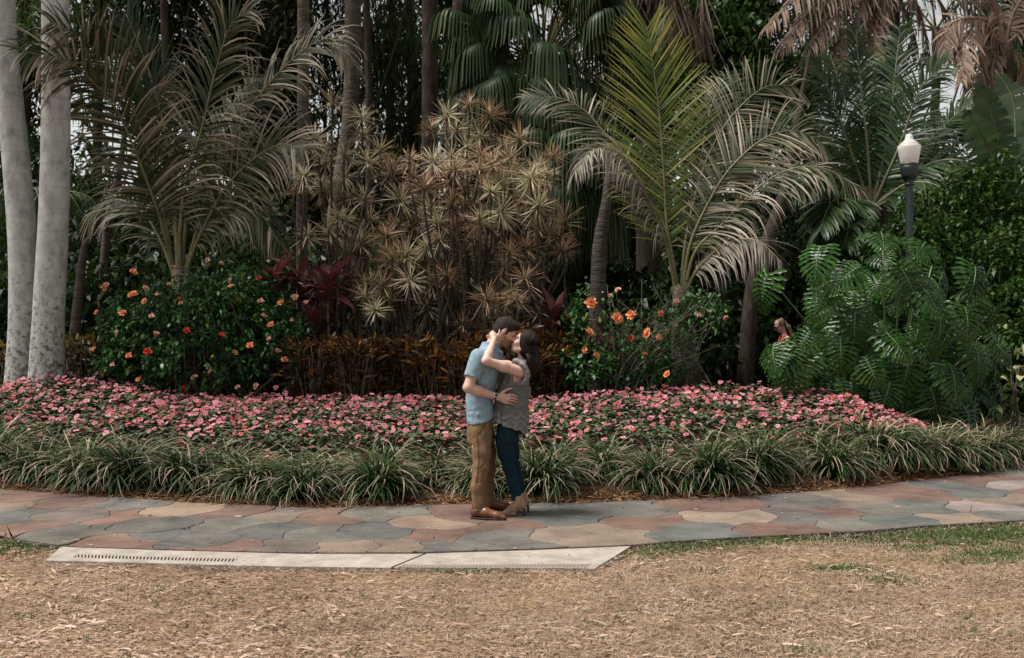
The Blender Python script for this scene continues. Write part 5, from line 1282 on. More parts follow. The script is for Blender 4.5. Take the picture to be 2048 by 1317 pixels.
        mb = MB()
        for sg in (-1, 1):
            t = np.linspace(.22, .995, 22); i = (t * 25).astype(int); ww = w * np.interp(t, [.22, .35, .7, 1], [.2, 1, .9, .15]) * r2.uniform(.85, 1.05, 22)
            s = np.linspace(0, 1, 4); d = nrm(N0[i] * sg + T[i] * .35)
            p2 = q[i][:, None] + d[:, None] * (ww[:, None] * s)[..., None]; p2[..., 2] -= (.35 * ww * r2.uniform(.5, 1.6, 22))[:, None] * s ** 2
            seglen = np.linalg.norm(q[-1] - q[0]) * .78 / 21
            mb.add(*strips(p2 - o, np.repeat(T[i][:, None], 4, 1), seglen * 1.12 * np.array([1, 1, .98, .8])[None] * np.ones((22, 1)), np.clip(r2.normal(.45, .12, 22), 0, 1)))
        mb.obj('blade', M_BAN, stalk)

def leafy_tree(name, pxs, Y, crowns, label, cat, r, mt, rad, group=None, n_leaf=2600, L0=(.14, .26), asp=.32, hang=.6, bark=None, limbs=5):
    pts = [P(a, b, Y) for a, b in pxs]; g = float(soil(pts[0][0], Y)); pts[0][2] = g - .1
    root = empty(name, (pts[0][0], Y, g), label, cat, group); o = np.array(root.location)
    tr = trunk_part(root, o, pts, rad, bark or M_DARKBARK)
    mb = MB()
    for (px, py, rx, rz, dens) in crowns:
        c = P(px, py, Y); nc = max(6, int(26 * dens)); n = int(n_leaf * dens)
        for k in range(limbs):                       # limbs run into the crown
            u = nrm(r.normal(size=3)); e = c + u * np.array([rx, rx, rz]) * .8
            b = pts[min(len(pts) - 1, 1 + k % (len(pts) - 1))]
            lm = MB(); add_tube(lm, spline([b, (b + e) / 2 + r.normal(0, .2, 3), e], 8) - o, np.linspace(rad[-1] * .55, .012, 8), 5); lm.obj('limb', bark or M_DARKBARK, root)
        cl = c + nrm(r.normal(size=(nc, 3))) * np.array([rx, max(rx * .8, .8), rz]) * (r.random(nc) ** .4)[:, None]
        idx = r.integers(0, nc, n); cs = .18 * (rx + rz) * .55
        pos = cl[idx] + r.normal(0, 1, (n, 3)) * cs * np.array([1, 1, .8])
        d = nrm(r.normal(size=(n, 3)) + np.array([0, 0, -hang])); L = r.uniform(*L0, n)
        mb.add(*leaves(pos - o, d, L, L * asp * 1.15, r, .35, 2, .45, np.clip(r.normal(.5, .22, n) + .2 * (r.random(nc) - .5)[idx], 0, 1)))
    mb.obj('crown', mt, root, kind='stuff')

def build_background():
    r = np.random.default_rng(121)  # crowns above the view are added to block sky and darken the wood
    grp = 'trees and bamboo behind the palms'
    T = [('bamboo', [(190, 640), (195, 300), (200, 0), (205, -350)], 24, [(190, 60, 1.6, 2.0, 1.2), (230, -150, 2, 1.6, 1.2)], 'pale thin trunk with loose leaves behind the royal palms', M_BAMBOO, [.13, .12, .1, .05], (.16, .3), .16),
         ('background_tree', [(295, 640), (290, 300), (275, 50), (265, -300)], 25, [(300, 90, 1.5, 1.8, 1.1), (250, -130, 2.2, 1.8, 1.3), (420, 180, 1.2, 1.5, .7)], 'dark trunked tree behind the upright coconut frond', M_TREELEAF, [.2, .19, .17, .1], (.13, .24), .4),
         ('background_tree', [(400, 640), (420, 300), (445, 0), (470, -300)], 28, [(440, 100, 2.0, 2.2, 1.2), (520, 250, 1.6, 2.0, .9), (420, -130, 2.5, 2, 1.3)], 'dark forked tree behind the coconut fronds', M_TREELEAF, [.2, .2, .18, .1], (.14, .26), .4),
         ('background_tree', [(545, 640), (540, 250), (550, 0), (560, -350)], 24, [(535, 130, 1.2, 2.4, 1.5), (540, 330, 1.2, 1.6, 1.0), (560, -120, 1.8, 1.8, 1.2)], 'dense dark tree left of the thin ringed trunk', M_TREELEAF, [.2, .19, .18, .1], (.12, .24), .4),
         ('bamboo', [(655, 640), (650, 250), (655, 0), (660, -350)], 27, [(650, 100, 1.0, 2.6, .9), (660, 380, 1.3, 1.6, .8), (660, -140, 1.8, 1.6, 1.0)], 'light bamboo thicket between the two palm trunks', M_BAMBOO, [.06, .06, .05, .03], (.2, .36), .12),
         ('bamboo', [(775, 640), (780, 250), (785, 0), (790, -350)], 25, [(780, 120, 1.3, 2.6, 1.0), (760, 380, 1.5, 1.6, 1.0), (800, -140, 1.9, 1.7, 1.0)], 'bamboo thicket around a dark pole-like trunk', M_BAMBOO, [.12, .11, .1, .06], (.2, .36), .12),
         ('background_tree', [(830, 640), (830, 300), (820, 0), (820, -300)], 30, [(830, 130, 2.2, 3.2, 1.0), (930, 60, 1.4, 2.0, .8), (820, 420, 2.5, 1.5, .9)], 'leafy tree behind the thick dark trunk', M_TREELEAF, [.2, .2, .17, .1], (.16, .3), .34),
         ('background_tree', [(1480, 640), (1490, 350), (1480, 100), (1470, -250)], 22.5, [(1480, 130, 1.25, 1.4, 2.1), (1440, 20, 1.3, 1.2, 1.8), (1530, 220, .9, 1.0, 1.3), (1450, 260, .9, .9, 1.0), (1520, -80, 1.5, 1.2, 1.3)], 'dense green broadleaf tree between the coconut and feather palms', M_VINE, [.2, .2, .18, .1], (.10, .2), .45),
         ('background_tree', [(1320, 640), (1330, 300), (1340, 0), (1350, -300)], 27, [(1330, 250, 2.0, 2.4, 1.3), (1380, 60, 1.6, 1.8, 1.3), (1250, 120, 1.6, 2.4, 1.2)], 'shadowed tree behind the thatch skirt', M_TREELEAF, [.2, .2, .18, .1], (.14, .26), .4),
         ('background_tree', [(1000, 640), (1000, 300), (990, 0), (985, -300)], 26, [(1010, 260, 2.2, 2.6, 1.2), (960, 20, 1.6, 1.8, .9), (1150, 400, 1.8, 1.6, 1.0)], 'shadowed tree behind the fan palm', M_TREELEAF, [.2, .2, .18, .1], (.14, .26), .4),
         ('background_tree', [(40, 640), (45, 300), (50, 0), (50, -300)], 25, [(40, 100, 1.3, 3.0, 1.2), (60, 380, 1.5, 1.6, 1.0)], 'shadowed tree in the gap behind the royal palms', M_TREELEAF, [.2, .2, .18, .1], (.14, .26), .4),
         ('background_tree', [(1620, 640), (1620, 400), (1625, 200), (1630, -200)], 28, [(1620, 330, 2.2, 1.6, .9), (1620, 150, 1.5, 1.6, .8), (1680, 30, 1.8, 1.3, .8)], 'thin leafed tree behind the arching right coconut fronds', M_TREELEAF, [.16, .15, .14, .08], (.14, .26), .3),
         ('background_tree', [(1980, 640), (1975, 300), (1980, 0), (1985, -300)], 29, [(1980, 330, 2.4, 1.4, 1.0), (2060, 80, 1.5, 2.2, .9), (1900, 420, 1.8, 1.0, .9)], 'tree standing behind the shaggy palms', M_TREELEAF, [.2, .2, .18, .1], (.16, .28), .36)]
    for nm, pxs, Y, cr, lab, mt, rad, L0, asp in T:
        leafy_tree(nm, pxs, Y, cr + [(pxs[0][0], 450, 1.7, 1.0, .8)], lab, 'bamboo' if nm == 'bamboo' else 'tree', r, mt, rad, None, 3300, L0, asp, 1.0 if nm == 'bamboo' else .5)
    # bare dark poles between
    for k, (px, Y, rd, lab) in enumerate(((330, 23, .1, 'thin dark pole trunk behind the upright coconut frond'), (735, 22.5, .09, 'thin dark pole trunk right of the stout palm trunk'), (820, 27, .12, 'thin dark trunk left of the thick dark trunk'), (500, 26, .12, 'thin dark trunk behind the right arching coconut frond'), (590, 25, .16, 'dark trunk half hidden by the thin ringed palm'))):
        leafy_tree('background_tree', [(px, 640), (px + 4, 250), (px - 3, -50), (px, -350)], Y, [(px, -200, 1.6, 1.2, .8)], lab, 'tree', r, M_TREELEAF, [rd, rd, rd * .9, rd * .6], None, 2600, (.15, .28), .35, .5, limbs=4)
    # understory shrubs: dark leafy masses between the palms
    US = [(x_, 580 - 60 * (i_ % 3), 23.5 + (i_ % 4), 2.0, 1.8) for i_, x_ in enumerate(range(-100, 2200, 190))] + [(180, 340, 22, 1.5, 1.6), (40, 330, 22.5, 1.5, 1.6)] + [(-60, 600, 17.5, 1.6, 1.2), (120, 560, 18.5, 1.6, 1.3), (270, 560, 17.8, 1.5, 1.2), (420, 560, 18.5, 1.7, 1.3), (560, 520, 18.5, 1.4, 1.3), (700, 560, 18.3, 1.5, 1.4), (830, 560, 18.6, 1.5, 1.5), (960, 560, 17.6, 1.6, 1.5), (1090, 560, 17.8, 1.4, 1.4), (1240, 590, 18.0, 1.3, 1.2), (1330, 600, 17.0, 1.2, 1.0), (1430, 600, 18.8, 1.3, 1.1), (1560, 540, 21, 1.6, 1.0), (1650, 560, 21, 1.5, 1.0), (330, 450, 21, 2.0, 1.5), (520, 430, 21.5, 1.6, 1.4), (800, 460, 22, 2.0, 1.4), (1120, 460, 21, 1.8, 1.4), (1420, 450, 22, 1.5, 1.5), (60, 480, 21, 1.8, 1.6)]
    near = [None] * 15 + ['the royal palms', 'the gap beside the royal palms', 'the dense hibiscus', 'the left coconut palm', 'the thin ringed palm trunk', 'the slender dracaena', 'the left canes of the broad dracaena', 'the broad dracaena', 'the maroon cordyline', 'the leaning ringed trunk', 'the right coconut palm', 'the loose hibiscus', 'the background visitor', 'the philodendron top', 'the coconut stalks', 'the red cordylines', 'the dracaena canes, taller', 'the lower fan palm', 'the yellow-green frond', 'the soft small palm']
    for (px, py, Y, rx, rz), nb in zip(US, near):
        c = P(px, py, Y); g = float(soil(c[0], Y)); root = empty('understory_shrub', (c[0], Y, g), 'dark shadowed understory shrub behind ' + nb if nb else 'dark thicket shrub closing the view between the background trunks', 'shrub', 'dark understory shrubs' if nb else 'back thicket'); o = np.array(root.location)
        mb = MB(); n = 2600
        pos = np.array([c[0], Y, (c[2] + g) / 2]) + nrm(r.normal(size=(n, 3))) * np.array([rx, .9, (c[2] - g) / 2 + rz * .5]) * (r.random(n) ** .35)[:, None]
        pos[:, 2] = np.maximum(pos[:, 2], g + .05)
        L = r.uniform(.14, .3, n); mb.add(*leaves(pos - o, nrm(r.normal(size=(n, 3)) + [0, 0, -.2]), L, L * .42, r, .4, 2, .5, np.clip(r.normal(.4, .2, n), 0, 1)))
        mb.obj('foliage', M_TREELEAF, root, kind='stuff')
        for k in range(5):
            st = MB(); b = np.array([r.normal(0, .25), r.normal(0, .2), -.05]); st_t = np.array([r.normal(0, rx * .4), r.normal(0, .4), (c[2] - g) * r.uniform(.6, 1)])
            add_tube(st, spline([b, (b + st_t) / 2 + r.normal(0, .1, 3), st_t], 7), np.linspace(.03, .01, 7), 5); st.obj('stem', M_DARKBARK, root)
    # vine thicket on the right
    V = [(1830, 500, 17.6, 1.0, .9), (1930, 440, 18.0, 1.2, 1.0), (2030, 420, 17.6, 1.2, 1.1), (2020, 560, 16.6, 1.1, 1.0), (1900, 560, 17.0, 1.1, 1.0), (2110, 520, 17.2, 1.2, 1.4), (2045, 660, 15.8, .8, .9), (2120, 700, 15.5, .8, .8), (1740, 560, 18.6, 1.0, .8)]
    nb = ['behind the lamp pole', 'under the banana leaves', 'below the curled dead fronds', 'beside the philodendron top', 'between lamp pole and philodendron', 'past the banana plant', 'behind the variegated plant', 'past the variegated plant', 'at the foot of the feather palm']
    for (px, py, Y, rx, rz), w in zip(V, nb):
        c = P(px, py, Y); g = float(soil(c[0], Y)); root = empty('vine_thicket', (c[0], Y, g), 'bright green vine-covered shrub ' + w, 'shrub', 'vine-covered shrubs'); o = np.array(root.location)
        mb = MB()
        leaf_shell(mb, r, 420, c, (rx, .9, rz), o, (.07, .13), .5, 9, .6, None, .55, .2, 3, -.9)
        n = 1200; pos = np.array([c[0], Y, (c[2] + g) / 2]) + nrm(r.normal(size=(n, 3))) * np.array([rx * .9, .8, (c[2] - g) / 2 + .2]) * (r.random(n) ** .35)[:, None]; pos[:, 2] = np.maximum(pos[:, 2], g + .05)
        L = r.uniform(.1, .2, n); mb.add(*leaves(pos - o, r.normal(size=(n, 3)), L, L * .5, r, .3, 2, .5, np.clip(r.normal(.4, .2, n), 0, 1)))
        mb.obj('foliage', M_VINE, root, kind='stuff')
        for k in range(5):
            st = MB(); b = np.array([r.normal(0, .2), r.normal(0, .2), -.05]); e = np.array([r.normal(0, rx * .5), r.normal(0, .4), (c[2] - g) * r.uniform(.7, 1.1)])
            add_tube(st, spline([b, (b + e) / 2 + r.normal(0, .1, 3), e], 7), np.linspace(.03, .008, 7), 5); st.obj('stem', M_TWIG, root)
    # far wood, one mass
    n = 46000; x = r.uniform(-32, 32, n); y = r.uniform(36, 48, n); hmax = 9 + 3.5 * noise3(np.stack([x * .22, 0 * x, 0 * x], 1), 2) + 1.5 * noise3(np.stack([x * .7, 0 * x, 0 * x], 1), 3)
    z = .2 + np.where(r.random(n) < .82, 6.0 * r.random(n), hmax * r.random(n)); L = r.uniform(.35, .7, n)
    mb = MB(); mb.add(*leaves(np.stack([x, y, z], 1), nrm(r.normal(size=(n, 3)) + [0, 0, -.3]), L, L * .48, r, .3, 2, .4, np.clip(r.normal(.5, .22, n), 0, 1)))
    for k in range(34):
        x0 = r.uniform(-30, 30); y0 = r.uniform(37, 46); add_tube(mb, [(x0, y0, 0), (x0 + r.normal(0, .3), y0, 5), (x0 + r.normal(0, .6), y0, 9)], [.22, .17, .1], 7, tint=0.0)
    o = mb.obj('woodland', M_TREELEAF, kind='stuff'); tag(o, 'shadowy woodland closing the garden far behind the palms', 'woodland')

def build_lamp():
    iron = mat_plain('dark_green_iron', (0.012, 0.02, 0.02), 0.45, 0.5, noise=(12, (0.010, 0.016, 0.016), (0.02, 0.03, 0.03)))
    m, N, L = new_mat('frosted_acorn_glass'); out = N.new('ShaderNodeOutputMaterial'); b = N.new('ShaderNodeBsdfPrincipled'); t = N.new('ShaderNodeBsdfTranslucent'); mx = N.new('ShaderNodeMixShader')
    b.inputs['Base Color'].default_value = (.84, .80, .76, 1); b.inputs['Roughness'].default_value = .18; b.inputs['Transmission Weight'].default_value = .15
    t.inputs['Color'].default_value = (.9, .87, .83, 1); mx.inputs['Fac'].default_value = .5
    L.new(b.outputs['BSDF'], mx.inputs[1]); L.new(t.outputs['BSDF'], mx.inputs[2]); L.new(mx.outputs['Shader'], out.inputs['Surface'])
    m2 = mat_plain('clear_finial_glass', (.55, .56, .55), .12, .6)
    Y = 16.2; px = 1819
    zt = lambda py: P(px, py, Y)[2]
    base = P(px, 500, Y); g = float(soil(base[0], Y))
    root = empty('street_lamp', (base[0], Y, g), 'dark iron lamp post with a white acorn glass globe', 'lamp post')
    w = lambda half_px: half_px / F_PX * Y
    mb = MB(); lathe(mb, [(.17, -.05), (.17, .12), (.13, .2), (.10, .45), (w(8), .6), (w(7.6), zt(372) - g), (w(7.6), zt(368) - g)], 32, (0, 0, 0), .05, 12); mb.obj('pole', iron, root)
    mb = MB(); lathe(mb, [(w(7.6), zt(372) - g), (w(9.5), zt(371) - g), (w(9.5), zt(369) - g), (w(8), zt(367) - g), (w(9), zt(360) - g), (w(13.5), zt(356) - g), (w(15), zt(352) - g), (w(16.8), zt(337) - g), (w(17), zt(334) - g), (w(15.5), zt(333) - g), (w(17.5), zt(330) - g), (w(17), zt(328) - g), (0, zt(328) - g)], 32, (0, 0, 0), .03, 16); mb.obj('fitter', iron, root)
    mb = MB(); lathe(mb, [(w(15.5), zt(329) - g), (w(17), zt(326) - g), (w(19.5), zt(312) - g), (w(21.5), zt(300) - g), (w(22.5), zt(296) - g), (w(22), zt(292.5) - g), (w(18), zt(290.5) - g)], 40); lathe(mb, [(w(18), zt(290.5) - g), (w(17.8), zt(288) - g), (w(14), zt(285) - g), (w(9), zt(280) - g)], 40); mb.obj('globe', m, root)
    mb = MB(); lathe(mb, [(w(9), zt(280) - g), (w(7.6), zt(277) - g), (w(7.6), zt(273) - g), (w(5.5), zt(270) - g), (0.001, zt(268.5) - g)], 28); mb.obj('finial', m2, root)
    # small path light and plant marker
    c = G(2012, 842, .15); root = empty('path_light', (c[0], c[1], .12), 'small grey path light beside the variegated plant', 'path light')
    mg = mat_plain('weathered_metal', (.2, .19, .18), .6, .4, metal=.3)
    mb = MB(); lathe(mb, [(.012, -.12), (.012, .3)], 10); mb.obj('stake', mg, root)
    mb = MB(); lathe(mb, [(.045, .28), (.05, .29), (.05, .42), (.065, .43), (.02, .47), (0.001, .475)], 16); mb.obj('lamp_head', mg, root)

build_royal_palms(); build_coconuts(); build_dracaenas(); build_back_palms(); build_background(); build_lamp()
# ------------------------------------------------------------------ people: smooth-union distance fields meshed into one surface
class Field:
    def __init__(s, lo, hi, h):
        s.lo = np.asarray(lo, float); s.h = h
        s.n = np.ceil((np.asarray(hi, float) - s.lo) / h).astype(int) + 1
        s.ax = [s.lo[k] + h * np.arange(s.n[k]) for k in range(3)]
        s.d = np.full(s.n, 0.5, np.float32)
    def block(s, lo, hi):
        sl = []
        for k in range(3):
            a = int(np.clip(math.floor((lo[k] - s.lo[k]) / s.h), 0, s.n[k] - 1)); b = int(np.clip(math.ceil((hi[k] - s.lo[k]) / s.h) + 1, a + 1, s.n[k]))
            sl.append(slice(a, b))
        X = s.ax[0][sl[0]][:, None, None]; Y = s.ax[1][sl[1]][None, :, None]; Z = s.ax[2][sl[2]][None, None, :]
        return tuple(sl), X, Y, Z
    def put(s, sl, e, k):
        d = s.d[sl]
        h = np.clip(.5 + .5 * (e - d) / k, 0, 1)
        s.d[sl] = e * (1 - h) + d * h - k * h * (1 - h)
    def cone(s, a, b, ra, rb, k=.015, capa=False, capb=False, flat=None):
        a = np.asarray(a, float); b = np.asarray(b, float); R0 = max(ra, rb) + k + 3 * s.h
        sl, X, Y, Z = s.block(np.minimum(a, b) - R0, np.maximum(a, b) + R0)
        ab = b - a; L2 = max(ab @ ab, 1e-9); L = math.sqrt(L2)
        t = ((X - a[0]) * ab[0] + (Y - a[1]) * ab[1] + (Z - a[2]) * ab[2]) / L2
        tc = np.clip(t, 0, 1)
        dx = X - a[0] - tc * ab[0]; dy = Y - a[1] - tc * ab[1]; dz = Z - a[2] - tc * ab[2]
        if flat is not None:          # squash along a unit axis
            ax, q = flat; pr = dx * ax[0] + dy * ax[1] + dz * ax[2]
            e = np.sqrt(np.maximum(dx * dx + dy * dy + dz * dz + pr * pr * (1 / q ** 2 - 1), 0)) - (ra + (rb - ra) * tc)
            e = e * (q ** .5)
        else:
            e = np.sqrt(dx * dx + dy * dy + dz * dz) - (ra + (rb - ra) * tc)
        if capa: e = np.maximum(e, -t * L)
        if capb: e = np.maximum(e, (t - 1) * L)
        s.put(sl, e, k)
    def chain(s, pts, rad, k=.015, capb=False):
        for i in range(len(pts) - 1): s.cone(pts[i], pts[i + 1], rad[i], rad[i + 1], k, capb=capb and i == len(pts) - 2)
    def ell(s, c, r, M=np.eye(3), k=.012):
        c = np.asarray(c, float); r = np.asarray(r, float); R0 = r.max() + k + 3 * s.h
        sl, X, Y, Z = s.block(c - R0, c + R0)
        p = [(X - c[0]) * M[0, j] + (Y - c[1]) * M[1, j] + (Z - c[2]) * M[2, j] for j in range(3)]
        k0 = np.sqrt(sum((p[j] / r[j]) ** 2 for j in range(3))); k1 = np.sqrt(sum((p[j] / r[j] ** 2) ** 2 for j in range(3)))
        s.put(sl, k0 * (k0 - 1) / np.maximum(k1, 1e-6), k)
    def loft(s, sec, k=.02, pw=2.3, hem=None):
        """sec: rows (x, y, z, rx, ry) with rising z; hem(X,Y) lower edge"""
        sec = np.asarray(sec, float); R0 = k + 3 * s.h
        lo = [(sec[:, 0] - sec[:, 3]).min() - R0, (sec[:, 1] - sec[:, 4]).min() - R0, sec[0, 2] - R0]; hi = [(sec[:, 0] + sec[:, 3]).max() + R0, (sec[:, 1] + sec[:, 4]).max() + R0, sec[-1, 2] + R0]
        sl, X, Y, Z = s.block(lo, hi); z = Z[0, 0]
        g = spline(sec, 80); o = np.argsort(g[:, 2]); g = g[o]
        I = [np.interp(z, g[:, 2], g[:, j])[None, None, :] for j in (0, 1, 3, 4)]
        q = (np.abs((X - I[0]) / I[2]) ** pw + np.abs((Y - I[1]) / I[3]) ** pw) ** (1 / pw)
        e = (q - 1) * np.minimum(I[2], I[3])
        e = np.maximum(e, np.maximum((sec[0, 2] if hem is None else hem(X, Y)) - Z, Z - sec[-1, 2]))
        s.put(sl, e, k)
    def region(s, fn):
        X = s.ax[0][:, None, None]; Y = s.ax[1][None, :, None]; Z = s.ax[2][None, None, :]
        s.d = fn(X, Y, Z, s.d).astype(np.float32)
    def crease(s, amp, freq, seed=0, mask=None):
        i = np.argwhere(np.abs(s.d) < .025); p = s.lo + i * s.h
        f = np.asarray(freq); n = noise3(p * f + .7 * noise3(p * f * .5, seed + 9)[:, None], seed)
        a = amp if mask is None else amp * mask(p)
        s.d[tuple(i.T)] += (a * (np.clip(1 - np.abs(n) * 3.2, 0, 1) ** 1.5)).astype(np.float32)
    def wrinkle(s, amp, freq, seed=0, mask=None):
        i = np.argwhere(np.abs(s.d) < .025)
        p = s.lo + i * s.h
        n = noise3(p * np.asarray(freq), seed) + .5 * noise3(p * np.asarray(freq) * 2.1, seed + 3)
        a = amp if mask is None else amp * mask(p)
        s.d[tuple(i.T)] += (a * n).astype(np.float32)
    def mesh(s):
        d = s.d; sg = d < 0
        c = np.zeros(np.array(d.shape) - 1, np.int8)
        for dx in (0, 1):
            for dy in (0, 1):
                for dz in (0, 1): c += sg[dx:dx + c.shape[0], dy:dy + c.shape[1], dz:dz + c.shape[2]]
        act = (c > 0) & (c < 8); idx = np.argwhere(act)
        num = np.full(act.shape, -1, np.int64); num[act] = np.arange(len(idx))
        cor = np.array([[x, y, z] for x in (0, 1) for y in (0, 1) for z in (0, 1)])
        val = np.stack([d[tuple((idx + q).T)] for q in cor], 1)
        pos = np.zeros((len(idx), 3)); cnt = np.zeros(len(idx))
        for a in range(8):
            for b in range(a + 1, 8):
                if np.abs(cor[a] - cor[b]).sum() != 1: continue
                va, vb = val[:, a], val[:, b]; m = (va < 0) != (vb < 0)
                t = va[m] / (va[m] - vb[m])
                pos[m] += cor[a] + t[:, None] * (cor[b] - cor[a]); cnt[m] += 1
        v = s.lo + s.h * (idx + pos / cnt[:, None])
        F = []
        for k in range(3):
            sh = [slice(None)] * 3; s0 = list(sh); s1 = list(sh); s0[k] = slice(0, -1); s1[k] = slice(1, None)
            e = np.argwhere(sg[tuple(s0)] != sg[tuple(s1)])
            i, j = [q for q in range(3) if q != k]
            ok = (e[:, i] > 0) & (e[:, j] > 0) & (e[:, i] < d.shape[i] - 1) & (e[:, j] < d.shape[j] - 1); e = e[ok]
            def cell(di, dj):
                q = e.copy(); q[:, i] += di; q[:, j] += dj; return num[tuple(q.T)]
            quad = np.stack([cell(-1, -1), cell(0, -1), cell(0, 0), cell(-1, 0)], 1)
            inside = sg[tuple(e.T)]
            flip = inside if k != 1 else ~inside
            quad[~flip] = quad[~flip][:, ::-1]
            F.append(quad)
        return v, np.concatenate(F)
    def obj(s, name, mat, parent=None, tint=None, origin=None):
        v, f = s.mesh(); mb = MB(); mb.add(v, f, .5 if tint is None else tint(v)); 
        return mb.obj(name, mat, parent, origin=origin)

YC = 8.75
def C(px, py, dy=0.0): return P(px, py, YC + dy)
M_SKIN = mat_tint('skin', [(0, (.17, .095, .068)), (.5, (.33, .185, .13)), (1, (.50, .31, .235))], .55, 0, .35, 0, bump=(90, .08, .004))
M_SKIN2 = mat_tint('skin_fair', [(0, (.45, .2, .16)), (1, (.56, .36, .285))], .5, 0, .35, 0, bump=(90, .06, .004))
def fabric(name, a, b, rough=.9, weave=220, folds=None, stretch=(1, 1, 1)):
    return mat_plain(name, a, rough, .15, noise=(26, a, b), bump=(weave, .35, .004), stretch=stretch)
M_SHIRT = fabric('blue_chambray', (.15, .22, .27), (.245, .335, .39)); M_CHINO = fabric('tan_chino', (.125, .074, .038), (.195, .12, .065))
M_LEATHER = mat_plain('brown_leather', (.13, .05, .022), .35, .5, noise=(14, (.075, .028, .014), (.19, .075, .033))); M_SOLE = mat_plain('dark_sole', (.03, .018, .012), .6)
M_JEAN = fabric('dark_blue_denim', (.003, .013, .021), (.008, .028, .042)); M_SUEDE = mat_plain('taupe_suede', (.30, .2, .135), .9, .1, noise=(30, (.24, .155, .1), (.35, .245, .17)), bump=(150, .3, .003))
M_HAIR_M = mat_plain('short_dark_brown_hair', (.02, .013, .009), .7, .15, noise=(120, (.008, .005, .004), (.038, .024, .016)), bump=(170, .7, .006), stretch=(1, 1, .35))
M_HAIR_W = mat_tint('long_dark_brown_hair', [(0, (.006, .004, .003)), (.5, (.017, .010, .007)), (1, (.045, .028, .018))], .6, 0, .15, 0)

def lace_mat():
    """grey blouse: woven ground with scalloped embroidery lines near the hem (height from object z)"""
    m, N, L = new_mat('grey_lace_cotton'); out = N.new('ShaderNodeOutputMaterial'); b = N.new('ShaderNodeBsdfPrincipled')
    tc = N.new('ShaderNodeTexCoord'); nz = N.new('ShaderNodeTexNoise'); nz.inputs['Scale'].default_value = 40; nz.inputs['Detail'].default_value = 6; L.new(tc.outputs['Object'], nz.inputs['Vector'])
    r1 = ramp_node(N, [(.3, (.085, .083, .085)), (.7, (.165, .162, .163))]); L.new(nz.outputs['Fac'], r1.inputs['Fac'])
    at = N.new('ShaderNodeAttribute'); at.attribute_name = 'tint'
    r2 = ramp_node(N, [(.5, (1, 1, 1)), (.75, (1.75, 1.75, 1.75)), (1, (2.0, 2.0, 2.0))]); L.new(at.outputs['Fac'], r2.inputs['Fac'])
    mx = N.new('ShaderNodeMix'); mx.data_type = 'RGBA'; mx.blend_type = 'MULTIPLY'; mx.inputs[0].default_value = 1; L.new(r1.outputs['Color'], mx.inputs[6]); L.new(r2.outputs['Color'], mx.inputs[7]); L.new(mx.outputs[2], b.inputs['Base Color'])
    b.inputs['Roughness'].default_value = .9; b.inputs['Specular IOR Level'].default_value = .15
    n2 = N.new('ShaderNodeTexNoise'); n2.inputs['Scale'].default_value = 160; L.new(tc.outputs['Object'], n2.inputs['Vector'])
    bp = N.new('ShaderNodeBump'); bp.inputs['Strength'].default_value = .5; bp.inputs['Distance'].default_value = .005; L.new(n2.outputs['Fac'], bp.inputs['Height']); L.new(bp.outputs['Normal'], b.inputs['Normal'])
    L.new(b.outputs['BSDF'], out.inputs['Surface']); return m
M_LACE = lace_mat()

def frame2(fx, fz, yaw=0.0):
    """head frame: columns forward, side (towards +Y), up"""
    f = nrm([fx, yaw, fz]); s = nrm(np.cross([0, 0, 1.0] if abs(f[2]) < .95 else [1, 0, 0], f)); 
    u = np.cross(f, s); return np.stack([f, s, u], 1)

def head(F, c, M, k=1.0, fem=False):
    w = lambda f, s, u: c + M @ (np.array([f, s, u]) * k)
    F.ell(w(-.012, 0, .032), np.array([.099, .077, .093]) * k, M, .01)
    F.ell(w(.03, 0, -.03), np.array([.066, .06 if not fem else .056, .082]) * k, M, .02)
    F.ell(w(.05, 0, -.082), np.array([.038, .04 if not fem else .032, .03]) * k, M, .02)
    F.ell(w(.07, 0, -.101), np.array([.02, .022 if not fem else .016, .017]) * k, M, .012)
    for sg in (-1, 1):
        F.ell(w(-.008, sg * .078, -.004), np.array([.019, .007, .031]) * k, M, .004)
        F.ell(w(.066, sg * .034, -.03), np.array([.026, .024, .024]) * k, M, .014)     # cheek
        F.ell(w(.082, sg * .03, .027), np.array([.014, .026, .009]) * k, M, .01)       # brow
        F.cone(w(-.015, sg * .052, -.055), w(.05, sg * .026, -.095), .02 * k, .016 * k, .018)   # jaw
    F.chain([w(.088, 0, .022), w(.104, 0, .0), w(.118, 0, -.022)], [.008 * k, .009 * k, .0115 * k], .008)
    for sg in (-1, 1): F.ell(w(.105, sg * .012, -.026), np.array([.012, .008, .008]) * k, M, .006)
    F.ell(w(.094, 0, -.054), np.array([.012, .022, .006]) * k, M, .004); F.ell(w(.092, 0, -.067), np.array([.011, .02, .007]) * k, M, .004)
    return w

def fingers(F, items, k=.004):
    for pts, r0, r1 in items:
        n = len(pts); F.chain(pts, np.linspace(r0, r1, n), k)

